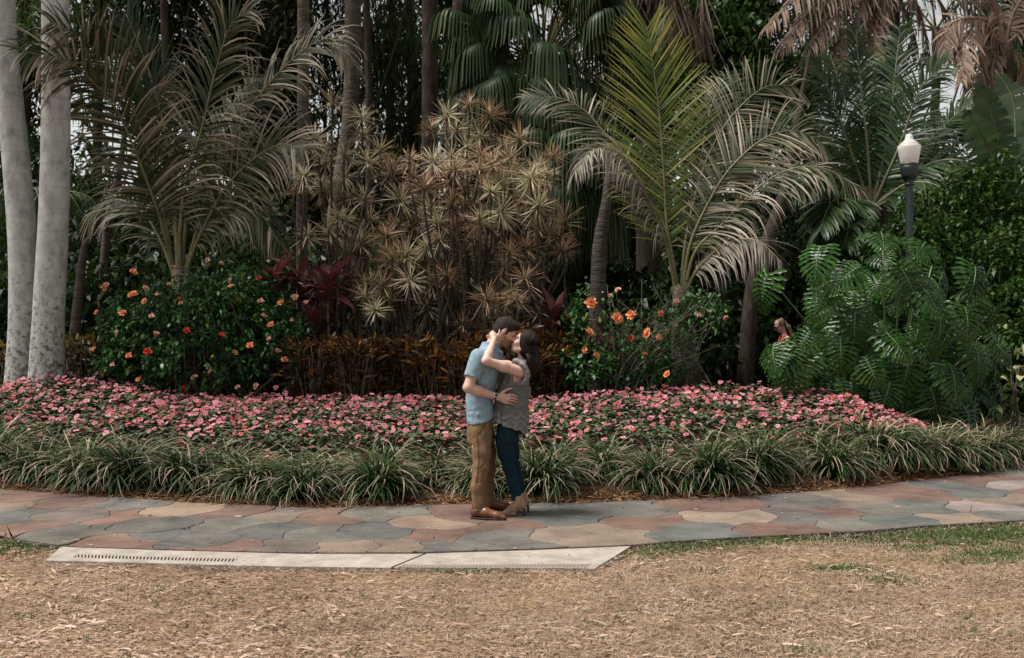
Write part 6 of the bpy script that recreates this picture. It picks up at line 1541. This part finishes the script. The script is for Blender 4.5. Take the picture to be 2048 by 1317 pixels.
def build_man():
    H = .007
    lo = C(915, 1052, -.42) ; hi = C(1062, 632, .45)
    lo = np.array([C(915, 800)[0], YC - .42, -.02]); hi = np.array([C(1062, 800)[0], YC + .42, 1.80])
    base = C(965, 1035, 0); org = np.array([base[0], YC, .032])
    hc = C(1010, 664.5, .03); M = frame2(math.cos(.58), -math.sin(.58), -.04)
    # body
    F = Field(lo, hi, H)
    w = head(F, hc, M)
    nb = C(978, 702, .01)
    F.cone(w(-.03, 0, -.05), nb, .058, .064, .03)
    T = lambda py, px, rx, ry: (*C(px, py)[[0]], YC, C(px, py)[2], rx, ry)
    tor = [T(862, 963, .085, .14), T(845, 963, .085, .14), T(800, 962, .095, .145), T(760, 967, .105, .165), T(728, 973, .108, .18), T(706, 976, .085, .16), T(694, 978, .055, .09)]
    F.loft(tor, .03)
    sh_n, el_n, wr_n = C(957, 714, -.175), C(936, 776, -.245), C(993, 793.5, -.165)
    sh_f, el_f, wr_f = C(988, 712, .18), C(1000, 770, .27), C(1050, 785, .20)
    for a, b, c in ((sh_n, el_n, wr_n), (sh_f, el_f, wr_f)):
        F.chain([a, (a + b) / 2, b], [.058, .05, .042], .03); F.chain([b, b + (c - b) * .35, c], [.042, .043, .028], .02)
    # right hand on her waist, seen from the back
    kn = [C(1016, 790, -.158), C(1016.5, 796, -.16), C(1015, 801, -.158), C(1012.5, 805.5, -.152)]
    F.cone(wr_n, (kn[0] + kn[1]) / 2, .027, .021, .012); F.cone(wr_n, (kn[1] + kn[2]) / 2, .027, .021, .012); F.cone(wr_n, kn[3], .024, .016, .012)
    fingers(F, [([kn[0], C(1026, 790, -.158), C(1034, 794, -.138)], .0105, .0075), ([kn[1], C(1026, 796.5, -.16), C(1034.5, 800, -.138)], .0105, .0075), ([kn[2], C(1025, 802, -.158), C(1033, 805, -.137)], .010, .007), ([kn[3], C(1021, 807, -.15), C(1028.5, 809, -.135)], .009, .0065), ([C(1002, 788, -.165), C(1008, 783, -.165), C(1014, 779.5, -.155), C(1023.5, 777, -.142)], .0155, .0085)])
    kf = [wr_f + np.array([.05, -.03, .02 - .018 * q]) for q in range(4)]
    for q in kf: F.cone(wr_f, q, .025, .014, .012)
    fingers(F, [([q, q + np.array([.03, -.04, -.005]), q + np.array([.035, -.08, -.01])], .010, .007) for q in kf] + [([wr_f, wr_f + np.array([.03, -.02, .04]), wr_f + np.array([.06, -.05, .05])], .013, .009)])
    hip_n, kn_n, an_n = C(958, 860, -.095), C(961, 938, -.15), C(957, 1018, -.20)
    hip_f, kn_f, an_f = C(966, 860, .095), C(976, 935, .16), C(974, 1003, .235)
    for a, b, c in ((hip_n, kn_n, an_n), (hip_f, kn_f, an_f)):
        F.chain([a, b, c], [.078, .055, .038], .03)
        F.cone(c, c + np.array([.03, -.01, -.03]), .028, .022, .02)
    ti = lambda v: np.clip(1 - .75 * (lambda q: smooth01((q[:, 0] - .0) / .03) * smooth01((-.022 - q[:, 2]) / .02) * (np.abs(q[:, 1]) < .09) * (q[:, 2] > -.13) * (q[:, 0] < .125))((v - hc) @ M), .25, 1)
    body = F.obj('person', M_SKIN, None, ti, org); body.location = org
    tag(body, 'man in a blue short-sleeved shirt and tan trousers kissing the woman', 'person')
    # hair
    F = Field(hc - .16, hc + .17, .0045)
    F.ell(w(-.014, 0, .038), (.106, .084, .098), M, .01); F.ell(w(-.05, 0, -.02), (.06, .07, .075), M, .02); F.ell(w(.035, 0, .098), (.055, .06, .024), M, .02)
    q0 = M
    def cut(X, Y, Z, d):
        f = (X - hc[0]) * M[0, 0] + (Y - hc[1]) * M[1, 0] + (Z - hc[2]) * M[2, 0]; sd = (X - hc[0]) * M[0, 1] + (Y - hc[1]) * M[1, 1] + (Z - hc[2]) * M[2, 1]; u = (X - hc[0]) * M[0, 2] + (Y - hc[1]) * M[1, 2] + (Z - hc[2]) * M[2, 2]
        hl = np.interp(f, [-.12, -.045, -.03, -.012, .006, .010, .022, .032, .06, .085, .11], [-.085, -.07, -.03, .036, .036, -.03, -.03, .02, .045, .07, .075])
        return np.maximum(d, (hl - u) * .8)
    F.region(cut); F.wrinkle(.003, (60, 60, 30), 2)
    F.obj('hair', M_HAIR_M, body, None, org)
    # shirt
    F = Field(np.array([lo[0], YC - .36, 1.6 - (862 - 672) / 227]), np.array([hi[0], YC + .36, 1.62]), H)
    hz = lambda py: C(960, py)[2]
    hem = lambda X, Y: hz(841) - .035 * np.clip((C(968, 800)[0] - X) / .12, -1, 1) * .9 + 0 * Y + .012 * np.cos((Y - YC) * 14)
    S = [T(862, 961, .125, .178), T(845, 961, .124, .176), T(820, 960, .122, .172), T(795, 960, .122, .17), T(760, 966, .128, .188), T(728, 973, .128, .20), T(706, 976, .105, .185), T(692, 979, .078, .11), T(685, 981, .07, .085)]
    F.loft(S, .02, 2.2, hem)
    for a, b, px in ((sh_n, el_n, 0), (sh_f, el_f, 0)):
        e = a + (b - a) * .70
        F.cone(a + np.array([.005, 0, -.005]), e, .078, .071, .035, capb=True)
    F.wrinkle(.004, (9, 9, 16), 5, lambda p: np.clip((1.28 - p[:, 2]) / .15, .35, 1)); F.wrinkle(.004, (22, 22, 9), 8)
    F.crease(.0045, (6, 8, 11), 71, lambda p: np.where(p[:, 2] < 1.3, 1, .45))
    shirt = F.obj('shirt', M_SHIRT, body, None, org)
    # collar: a turned-down band round the neck, open at the throat
    F = Field(nb - .16, nb + .16, .0045); ax = nrm(w(-.03, 0, -.05) - nb)
    rot = np.stack([nrm(np.cross([0, 1.0, 0], ax)), [0, 1.0, 0], ax], 1)
    for t in np.linspace(.35, 2 * np.pi - .35, 26):
        d = rot @ np.array([math.cos(t), math.sin(t), 0]); p0 = nb + d * .078 + ax * .0; p1 = nb + d * .068 + ax * .045
        F.cone(p0, p1, .009, .006, .014)
    for sg in (-1, 1):
        a = nb + rot @ np.array([.07, sg * .03, .03]); F.cone(a, a + np.array([.03, sg * .035, -.085]), .010, .004, .012); F.cone(nb + rot @ np.array([.06, sg * .055, .03]), a + np.array([.03, sg * .035, -.085]), .010, .004, .012)
    F.obj('collar', M_SHIRT, shirt, None, org)
    bm_ = mat_plain('pale_button', (.5, .48, .44), .4)
    for k in range(4):
        bt = MB(); p = C(1001.5 - k * .8, 716 + k * 9, -.03); lathe(bt, [(.0, -.002), (.006, -.002), (.006, .002), (0, .002)], 10, p - org); bt.obj('button', bm_, shirt)
    # trousers
    F = Field(np.array([lo[0], YC - .36, .03]), np.array([hi[0], YC + .4, hz(828)]), H)
    F.loft([T(884, 961, .118, .168), T(862, 961, .116, .168), T(845, 961, .112, .165), T(832, 961, .110, .162)], .02, 2.2)
    hem_n, hem_f = C(959, 1024, -.205), C(977, 1011, .24)
    F.chain([C(961, 866, -.088), C(963, 905, -.12), C(961.5, 938, -.15), C(955, 975, -.18), hem_n], [.090, .081, .068, .061, .061], .03, capb=True)
    F.chain([C(968, 866, .088), C(974, 905, .12), C(976, 938, .16), C(974, 975, .20), hem_f], [.084, .076, .064, .057, .056], .03, capb=True)
    F.wrinkle(.0032, (7, 7, 20), 12, lambda p: .35 + .65 * np.exp(-((p[:, 2] - .47) / .12) ** 2) + .9 * np.exp(-((p[:, 2] - .13) / .07) ** 2)); F.wrinkle(.0025, (26, 26, 7), 14)
    F.crease(.005, (5, 7, 12), 73, lambda p: .35 + np.exp(-((p[:, 2] - .47) / .14) ** 2) + np.exp(-((p[:, 2] - .13) / .08) ** 2) + .7 * np.exp(-((p[:, 2] - .8) / .08) ** 2))
    tr = F.obj('trousers', M_CHINO, body, None, org)
    # side seam down the near leg
    sm = MB(); pts = spline([C(953, 868, -.184), C(956, 905, -.205), C(956, 938, -.22), C(951, 975, -.244), C(952, 1018, -.268)], 24)
    add_tube(sm, pts - org, .003, 5); SEAM = fabric('tan_seam', (.09, .055, .028), (.12, .075, .04)); sm.obj('side_seam', SEAM, tr)
    sm = MB(); add_tube(sm, spline([C(971, 846, -.150), C(964, 856, -.170), C(956, 868, -.186)], 12) - org, .003, 5); sm.obj('pocket_seam', SEAM, tr)
    # shoes
    for heel, d in ((np.array([*C(949, 1000, -.215)[[0]], YC - .20, .031]), nrm([.95, -.28, 0])), (np.array([*C(970, 1000, .25)[[0]], YC + .265, .031]), nrm([.97, -.2, 0]))):
        F = Field(heel + [-.09, -.16, -.02], heel + [.36, .12, .2], .0045); q = lambda x, z, y=0: heel + d * x + np.array([-d[1], d[0], 0]) * y + [0, 0, z]
        F.cone(q(.0, .055), q(.10, .062), .036, .042, .02); F.cone(q(.10, .058), q(.2, .035), .042, .036, .02); F.cone(q(.2, .033), q(.262, .027), .036, .02, .015); F.cone(q(.01, .06), q(.02, .135), .036, .040, .02, capb=True)
        F.region(lambda X, Y, Z, dd: np.maximum(dd, heel[2] + .016 - Z))
        shoe = F.obj('shoe', M_LEATHER, body, None, org)
        F = Field(heel + [-.09, -.16, -.02], heel + [.36, .12, .2], .0045)
        F.cone(q(.0, .02), q(.10, .02), .040, .046, .02); F.cone(q(.10, .02), q(.2, .02), .046, .041, .02); F.cone(q(.2, .02), q(.268, .02), .041, .022, .015)
        def solecut(X, Y, Z, dd):
            x = (X - heel[0]) * d[0] + (Y - heel[1]) * d[1]
            return np.maximum(np.maximum(dd, heel[2] + np.interp(x, [.05, .07, .12, .16], [0, .006, .006, 0]) - Z), Z - heel[2] - .0175)
        F.region(solecut); F.obj('sole', M_SOLE, shoe, None, org)
        for k in range(4):
            lc = MB(); add_tube(lc, [q(.075 + .018 * k, .104 - .008 * k, -.02) - org, q(.08 + .018 * k, .108 - .009 * k, 0) - org, q(.075 + .018 * k, .104 - .008 * k, .02) - org], .003, 5); lc.obj('lace', M_SOLE, shoe)
    # watch
    wc = wr_n + (el_n - wr_n) * .05; ax = nrm(el_n - wr_n); e1 = nrm(np.cross(ax, [0, 0, 1.0])); e1 = e1 if e1[1] < 0 else -e1; e2 = np.cross(ax, e1)
    wt = MB(); th = np.linspace(0, 2 * np.pi, 25); ring = np.stack([wc + .033 * (math.cos(t) * e1 + math.sin(t) * e2) for t in th])
    v = np.concatenate([ring - ax * .009, ring + ax * .009, ring * 1.0 + ax * .009 + .0 * ring]); 
    wt.add(np.concatenate([ring - ax * .009, ring + ax * .009]) - org, [[i, i + 1, 25 + i + 1, 25 + i] for i in range(24)])
    strap = wt.obj('watch', mat_plain('oxblood_strap', (.06, .015, .012), .5), body)
    fc = nrm(e1 + np.array([0, 0, .25])); cpos = wc + fc * .036
    def disc(r0, r1, h0, h1, name, mt):
        mb = MB(); a1 = nrm(np.cross(fc, [1.0, 0, 0])); a2 = np.cross(fc, a1); t = np.arange(20) / 20 * 2 * np.pi
        rg = lambda r_, h_: np.stack([cpos + fc * h_ + r_ * (math.cos(x) * a1 + math.sin(x) * a2) for x in t])
        v = np.concatenate([rg(r0, h0), rg(r0, h1), rg(r1, h1)]) - org; i = np.arange(20); j = (i + 1) % 20
        mb.add(v, np.concatenate([np.stack([k * 20 + i, k * 20 + j, (k + 1) * 20 + j, (k + 1) * 20 + i], 1) for k in range(2)])); mb.f.append((40 + i)[None]); mb.m.append(np.zeros(1, np.int32)); mb.obj(name, mt, strap)
    disc(.020, .016, -.008, .003, 'watch_case', mat_plain('steel', (.6, .58, .55), .25, .5, metal=1.0)); disc(.0155, .0150, .0035, .0045, 'watch_dial', mat_plain('black_dial', (.012, .012, .014), .2, .6))
    return org

def build_woman():
    H = .007; org = np.array([C(1028, 900)[0], YC + .03, .032]); Y0 = .03
    lo = np.array([C(955, 800)[0], YC - .40, -.02]); hi = np.array([C(1085, 800)[0], YC + .42, 1.72])
    hc = C(1049, 686, -.005); M = frame2(-math.cos(.42), math.sin(.42), .03)
    F = Field(lo, hi, H); w = head(F, hc, M, .95, True)
    T = lambda py, px, rx, ry: (C(px, py)[0], YC + Y0, C(px, py)[2], rx, ry)
    nb = C(1043, 724, Y0)
    F.cone(w(-.03, 0, -.05), nb, .046, .05, .025)
    F.loft([T(868, 1017, .078, .132), T(845, 1018, .08, .135), T(805, 1029, .085, .118), T(775, 1031, .095, .125), T(750, 1035, .10, .135), T(733, 1040, .08, .14), T(722, 1043, .045, .085)], .03)
    sh, el, wr = C(1041, 744, -.135), C(972, 722, -.27), C(988.5, 680, -.115)
    F.chain([sh, (sh + el) / 2, el], [.050, .042, .035], .035); F.chain([el, el + (wr - el) * .3, wr], [.036, .036, .022], .02)
    # left hand behind his neck
    pc = C(988.5, 670.5, -.088)
    F.cone(wr, pc, .022, .023, .012, flat=(np.array([0, 1.0, 0]), .75)); F.cone(wr, C(984, 671, -.085), .02, .019, .012)
    fingers(F, [([C(990, 667, -.088), C(986, 663, -.085), C(983, 664, -.06)], .009, .007), ([C(986, 667, -.088), C(981.5, 666, -.078), C(979.5, 667.5, -.05)], .009, .007), ([C(984, 671, -.086), C(979.5, 670.5, -.074), C(978, 672, -.046)], .0088, .0068), ([C(983.5, 675, -.083), C(979.5, 675.5, -.07), C(978.5, 677, -.045)], .0082, .0062), ([C(991, 675, -.095), C(996.5, 670, -.092), C(999, 664.5, -.085), C(999.3, 659.5, -.082)], .0115, .0065)])
    sf, ef, wf = C(1041, 740, .19), C(990, 724, .28), C(985, 688, .15)
    F.chain([sf, (sf + ef) / 2, ef], [.047, .040, .034], .035); F.chain([ef, ef + (wf - ef) * .3, wf], [.034, .034, .022], .02)
    pf = wf + np.array([-.02, -.04, .045]); F.cone(wf, pf, .022, .022, .012)
    fingers(F, [([pf + np.array([.01 * q, 0, .01]), pf + np.array([-.02 + .01 * q, -.03, .03 - .012 * q]), pf + np.array([-.03 + .006 * q, -.06, .02 - .015 * q])], .0085, .006) for q in range(4)] + [([wf, pf + np.array([.04, -.01, .01]), pf + np.array([.05, -.03, .03])], .011, .007)])
    ln = [C(1008, 868, -.05), C(1016, 930, -.045), C(1035, 1003, -.045)]; lf = [C(1020, 868, .12), C(1027, 930, .125), C(1042, 997, .135)]
    for g in (ln, lf): F.chain(g, [.052, .036, .026], .03)
    # feet inside the boots, toes bare at the opening
    for g in (ln, lf): F.chain([g[2], g[2] + np.array([-.045, -.005, -.09]), g[2] + np.array([-.105, -.012, -.118])], [.032, .03, .016], .02)
    body = F.obj('person', M_SKIN2, None, lambda v: np.clip(1 - .6 * ((lambda q: (np.abs(q[:, 2] + .058) < .012) * (q[:, 0] > .08) * (np.abs(q[:, 1]) < .022))((v - hc) @ M)), 0, 1), org); body.location = org
    tag(body, 'woman in a grey lace-hem blouse and blue jeans kissing the man', 'person')
    # closed eye and brow, near side
    for sg in (-1, 1):
        lash = MB(); brow = MB(); add_tube(lash, spline([w(.078, sg * .044, .004), w(.090, sg * .034, -.001), w(.094, sg * .024, .0)], 8) - org, .0022, 5); add_tube(brow, spline([w(.072, sg * .052, .027), w(.090, sg * .040, .033), w(.100, sg * .022, .029)], 8) - org, .0028, 5)
        lash.obj('eyelashes', M_HAIR_M, body); brow.obj('eyebrow', M_HAIR_M, body)
    # hair: base volume and loose strands
    F = Field(hc - [.17, .2, .36], hc + [.2, .2, .2], .005)
    F.ell(w(-.02, 0, .03), (.099, .082, .098), M, .02)
    F.chain([w(-.045, 0, .0), C(1056, 700, .0), C(1063, 722, .005), C(1068, 740, .01)], [.08, .078, .062, .022], .03)
    def cutf(X, Y, Z, d):
        f = (X - hc[0]) * M[0, 0] + (Y - hc[1]) * M[1, 0] + (Z - hc[2]) * M[2, 0]; u = (X - hc[0]) * M[0, 2] + (Y - hc[1]) * M[1, 2] + (Z - hc[2]) * M[2, 2]; sd = (X - hc[0]) * M[0, 1] + (Y - hc[1]) * M[1, 1] + (Z - hc[2]) * M[2, 1]
        lim = np.interp(u, [-.3, -.12, -.05, .03, .075, .11], [.03, .0, .03, .052, .075, .1])
        return np.maximum(d, (f - lim) * .9)
    F.region(cutf); F.wrinkle(.004, (55, 55, 7), 31)
    hair = F.obj('hair', M_HAIR_W, body, lambda v: np.clip(.35 + .35 * noise3(v * np.array([70, 70, 8]), 4), 0, 1), org)
    r = np.random.default_rng(17); n = 1500; th = r.uniform(-1.55, 1.55, n); k = 12; S = []
    for t in th:
        rad = lambda a, b: M @ np.array([-math.cos(t) * a, math.sin(t) * b, 0])
        j = r.normal(0, .003, 3); ln_ = r.uniform(.72, 1.0); sway = r.normal(0, .018)
        st_ = r.random()
        p0 = w(.075 - .12 * st_, math.sin(t) * .012, np.interp(st_, [0, .5, 1], [.092, .128, .122]))
        p1 = w(.035 - .09 * st_, 0, .075) + M @ np.array([-max(math.cos(t), 0) * .045, math.sin(t) * .098, 0]); p2 = w(-.022, 0, .05 * max(math.cos(t), 0)) + rad(.097, .103)
        dn = np.array([.035 + sway, 0, -1.0])
        p3 = C(1056, 711, .0) + np.array([math.cos(t) * .085 - .01, math.sin(t) * .095, 0]) * np.array([1, 1, 1]); p4 = C(1065, 735, .005) + np.array([math.cos(t) * .06, math.sin(t) * .07, 0]) + np.array([sway, sway, -.05 * (ln_ - .8) * 4])
        S.append(spline([p0 + j, p1 + j, p2 + j, p3 + j * 1.5, p4 + j * 2], k))
    S = np.array(S); Tn = nrm(np.gradient(S, axis=1)); side = nrm(np.cross(Tn, nrm(S - (hc + [0.02, 0, -.08]))))
    mb = MB(); mb.add(*strips(S - org, side, np.full((n, k), .005) * np.interp(np.linspace(0, 1, k), [0, .1, .8, 1], [.5, 1, 1, .2])[None], np.clip(r.normal(.5, .25, n), 0, 1))); mb.obj('hair_strands', M_HAIR_W, hair)
    # blouse
    F = Field(np.array([lo[0], YC - .3, C(1000, 885)[2]]), np.array([hi[0], YC + .36, C(1000, 712)[2]]), H)
    zx = lambda px: C(px, 800)[0]
    def hem(X, Y):
        base = np.interp(X, [zx(975), zx(990), zx(1010), zx(1028), zx(1040), zx(1047), zx(1052), zx(1060)], [C(0, q)[2] for q in (843, 845, 852, 858, 861, 869, 866, 856)])
        return base + .010 * np.abs(np.sin((X - zx(985)) * 32)) + 0 * Y
    F.loft([T(880, 1019, .175, .185), T(850, 1019, .172, .183), T(828, 1020.5, .162, .176), T(800, 1024, .148, .160), T(776, 1027, .138, .15), T(755, 1032, .118, .148), T(740, 1036, .104, .15), T(728, 1041, .085, .135), T(720, 1044, .06, .10)], .02, 2.2, hem)
    # arm holes left open, neck open
    F2 = Field(F.lo, F.lo + (F.n - 1) * F.h, H); F2.n = F.n; F2.d = np.full(F.n, .5, np.float32)
    F2.ax = F.ax
    F2.cone(C(1037, 748, -.10), C(1034, 747, -.30), .052, .07, .02); F2.cone(C(1034, 757, -.1), C(1031, 762, -.30), .036, .045, .03); F2.cone(C(1040, 742, .13), C(1037, 742, .36), .055, .07, .02); F2.cone(nb + [0, 0, -.02], nb + [-.02, 0, .12], .06, .09, .02)
    F.d = np.maximum(F.d, -F2.d)
    F.wrinkle(.009, (34, 26, 3.2), 41, lambda p: np.clip((1.36 - p[:, 2]) / .2, .15, 1)); F.wrinkle(.004, (18, 18, 10), 44)
    zc = lambda py: C(0, py)[2]
    def lace(v):
        q = (v[:, 0] - zx(985)) * 32 / np.pi + (v[:, 1] - YC) * 4; z = v[:, 2]; t = np.full(len(v), .5)
        for k, (a, b) in enumerate(((836, 9), (846, 9), (826, 9))):
            ph = q * (1 if k != 1 else 1) + .5 * k; zz = zc(a) - .034 * np.abs(np.sin(ph * np.pi)) ** .8
            t = np.maximum(t, .5 + .3 * np.exp(-((z - zz) / .005) ** 2))
        hm = hem(v[:, 0], v[:, 1]); t = np.maximum(t, .5 + .13 * (z < hm + .024))
        t = np.maximum(t, .5 + .1 * np.exp(-((z - zc(768)) / .006) ** 2))
        return t
    F.crease(.007, (16, 16, 2.6), 77)
    bl = F.obj('blouse', M_LACE, body, lace, org)
    # flutter edge round the near arm hole
    F = Field(C(1010, 790, -.30), C(1075, 705, .05), .0045)
    arc = spline([C(1028, 722, -.10), C(1038, 723, -.15), C(1048, 732, -.185), C(1055, 745, -.185), C(1054, 758, -.17), C(1046, 766, -.155), C(1036, 769, -.14)], 30)
    for i in range(29):
        wv = .0035 * math.sin(i * 1.9); F.cone(arc[i] + [0, 0, wv], arc[i + 1] + [0, 0, -wv], .0135 + .002 * math.sin(i * .8), .0135 + .002 * math.sin(i * .8 + .8), .02)
    F.obj('flutter_sleeve', M_LACE, bl, lambda v: np.full(len(v), .62), org)
    # jeans
    F = Field(np.array([lo[0], YC - .3, .1]), np.array([hi[0], YC + .36, C(0, 836)[2]]), H)
    F.loft([T(884, 1014, .10, .155), T(868, 1016, .102, .158), T(848, 1018, .102, .155), T(838, 1019, .096, .15)], .02, 2.2)
    F.chain([C(1009, 876, -.055), C(1011, 903, -.05), C(1017, 931, -.045), C(1026, 962, -.045), C(1034.5, 1000, -.045)], [.080, .071, .057, .053, .041], .025, capb=True)
    F.chain([C(1020, 872, .12), C(1023, 903, .125), C(1028, 931, .125), C(1036, 960, .13), C(1040.5, 994, .135)], [.076, .067, .054, .05, .040], .025, capb=True)
    F.wrinkle(.0055, (9, 9, 34), 51, lambda p: .2 + np.exp(-((p[:, 2] - .50) / .09) ** 2) + .8 * np.exp(-((p[:, 2] - .20) / .06) ** 2))
    F.crease(.005, (8, 8, 24), 75, lambda p: .2 + np.exp(-((p[:, 2] - .5) / .1) ** 2) + np.exp(-((p[:, 2] - .2) / .07) ** 2))
    F.obj('jeans', M_JEAN, body, None, org)
    # heeled ankle boots
    for g, dy in ((np.array([C(1035, 1003, -.045)[0], YC - .05, .03]), 0), (np.array([C(1042, 1000, .135)[0], YC + .135, .03]), 0)):
        q = lambda x, z, y=0: g + np.array([x, y - .06 * abs(x), z])
        F = Field(g + [-.19, -.12, -.03], g + [.13, .1, .25], .0042)
        F.chain([q(.005, .165), q(.012, .13), q(.035, .10)], [.044, .042, .034], .012); F.chain([q(.02, .115), q(-.04, .062), q(-.085, .026), q(-.118, .020)], [.042, .037, .031, .022], .02); F.cone(q(.04, .09), q(.0, .08), .034, .034, .02)
        F.region(lambda X, Y, Z, dd: np.maximum(np.maximum(dd, g[2] + .004 - Z), np.maximum(Z - g[2] - .172 - .25 * (X - g[0]), (g[0] - .128) - X)))
        boot = F.obj('ankle_boot', M_SUEDE, body, None, org)
        hb = MB(); add_tube(hb, np.array([q(.050, .085), q(.062, .05), q(.066, .001)]) - org, [.024, .014, .010], 10); hb.obj('heel', M_SOLE if False else mat_plain('stacked_heel', (.12, .06, .035), .5), boot)
        for k in range(4):
            lc = MB(); add_tube(lc, np.array([q(-.028 - .014 * k, .118 - .017 * k, -.026), q(-.036 - .014 * k, .116 - .017 * k, 0), q(-.028 - .014 * k, .118 - .017 * k, .026)]) - org, .0025, 5); lc.obj('lace', M_SOLE, boot)

def build_visitor():
    Yv = 18.2; D = lambda px, py, dy=0.0: P(px, py, Yv + dy)
    g = float(soil(D(1570, 700)[0], Yv)); org = np.array([D(1575, 700)[0], Yv, g]); H = .011
    hc = D(1559, 652); M = frame2(-.88, -.48, -.35)
    F = Field([org[0] - .5, Yv - .4, g - .02], [org[0] + .5, Yv + .4, hc[2] + .2], H)
    w = head(F, hc, M, .95, True)
    nb = D(1568, 670); F.cone(w(-.03, 0, -.05), nb, .05, .055, .03)
    sec = lambda x, z, rx, ry: (x, Yv, z, rx, ry)
    hx = org[0] + .12; zh = g + .88
    F.loft([sec(hx, zh - .08, .11, .16), sec(hx, zh, .11, .16), sec(hx - .03, zh + .2, .085, .12), sec((hx + nb[0]) / 2, (zh + nb[2]) / 2 + .12, .10, .14), sec(nb[0] + .02, nb[2] - .08, .08, .155), sec(nb[0], nb[2] - .01, .05, .09)], .03)
    for sg in (-1, 1):
        s = np.array([nb[0] + .03, Yv + sg * .17, nb[2] - .07]); e = s + [-.04, sg * .05, -.28]; h = e + [-.2, -sg * .04, -.1]
        F.chain([s, e, h], [.047, .036, .025], .03); F.cone(h, h + [-.08, 0, -.02], .025, .018, .015)
        for q in range(4): F.cone(h + [-.08, (q - 1.5) * .018, -.02], h + [-.14, (q - 1.5) * .02, -.05], .010, .008, .004)
        F.chain([np.array([hx, Yv + sg * .085, zh - .05]), np.array([hx - .04, Yv + sg * .1, g + .48]), np.array([hx, Yv + sg * .1, g + .07])], [.085, .055, .038], .03); F.cone([hx, Yv + sg * .1, g + .05], [hx - .15, Yv + sg * .1, g + .035], .036, .028, .02)
    body = F.obj('person', M_SKIN2, None, lambda v: np.full(len(v), .8), org); body.location = org
    tag(body, 'woman in a coral tank top bending forward behind the philodendron', 'person')
    F = Field([org[0] - .5, Yv - .4, zh - .1], [org[0] + .5, Yv + .4, nb[2] + .06], H)
    F.loft([sec(hx, zh - .08, .125, .175), sec(hx, zh, .122, .172), sec(hx - .03, zh + .2, .097, .132), sec((hx + nb[0]) / 2, (zh + nb[2]) / 2 + .12, .112, .15), sec(nb[0] + .03, nb[2] - .16, .10, .15), sec(nb[0] + .02, nb[2] - .14, .098, .145)], .02)
    for sg in (-1, 1): F.chain([np.array([nb[0] - .09, Yv + sg * .085, nb[2] - .16]), np.array([nb[0] - .02, Yv + sg * .095, nb[2] - .02]), np.array([nb[0] + .08, Yv + sg * .085, nb[2] - .13])], [.024, .022, .024], .02)
    F.obj('tank_top', mat_plain('coral_jersey', (.62, .10, .075), .8, .2), body, None, org)
    F = Field([org[0] - .5, Yv - .4, g + .4], [org[0] + .5, Yv + .4, zh + .05], H)
    F.loft([sec(hx, zh - .14, .12, .17), sec(hx, zh - .05, .12, .17), sec(hx, zh + .02, .115, .168)], .02)
    for sg in (-1, 1): F.cone([hx, Yv + sg * .085, zh - .08], [hx - .025, Yv + sg * .1, g + .58], .095, .085, .03, capb=True)
    F.obj('shorts', mat_plain('dark_shorts', (.02, .02, .025), .8), body, None, org)
    F = Field(hc - [.2, .2, .4], hc + [.4, .25, .25], .008)
    F.ell(w(-.03, 0, .035), (.095, .085, .09), M, .02); F.chain([w(-.09, 0, .07), D(1577, 655), D(1585, 672), D(1589, 684)], [.04, .04, .03, .014], .03)
    F.region(lambda X, Y, Z, d: np.maximum(d, ((X - hc[0]) * M[0, 0] + (Y - hc[1]) * M[1, 0] + (Z - hc[2]) * M[2, 0]) - .045 - .4 * np.maximum((X - hc[0]) * M[0, 2] + (Y - hc[1]) * M[1, 2] + (Z - hc[2]) * M[2, 2], 0)))
    F.wrinkle(.006, (50, 50, 14), 61); F.obj('hair', mat_tint('light_brown_hair', [(0, (.05, .03, .018)), (1, (.30, .19, .11))], .5, 0, .4, 0), body, lambda v: np.clip(.5 + .6 * noise3(v * np.array([40, 40, 10]), 5), 0, 1), org)
    gl = MB(); add_tube(gl, [w(.085, -.065, .012) - org, w(.105, -.02, .012) - org, w(.105, .02, .012) - org, w(.085, .065, .012) - org], [.012, .018, .018, .012], 8); gl.obj('sunglasses', mat_plain('dark_lens', (.01, .01, .01), .2), body)

build_man(); build_woman(); build_visitor()
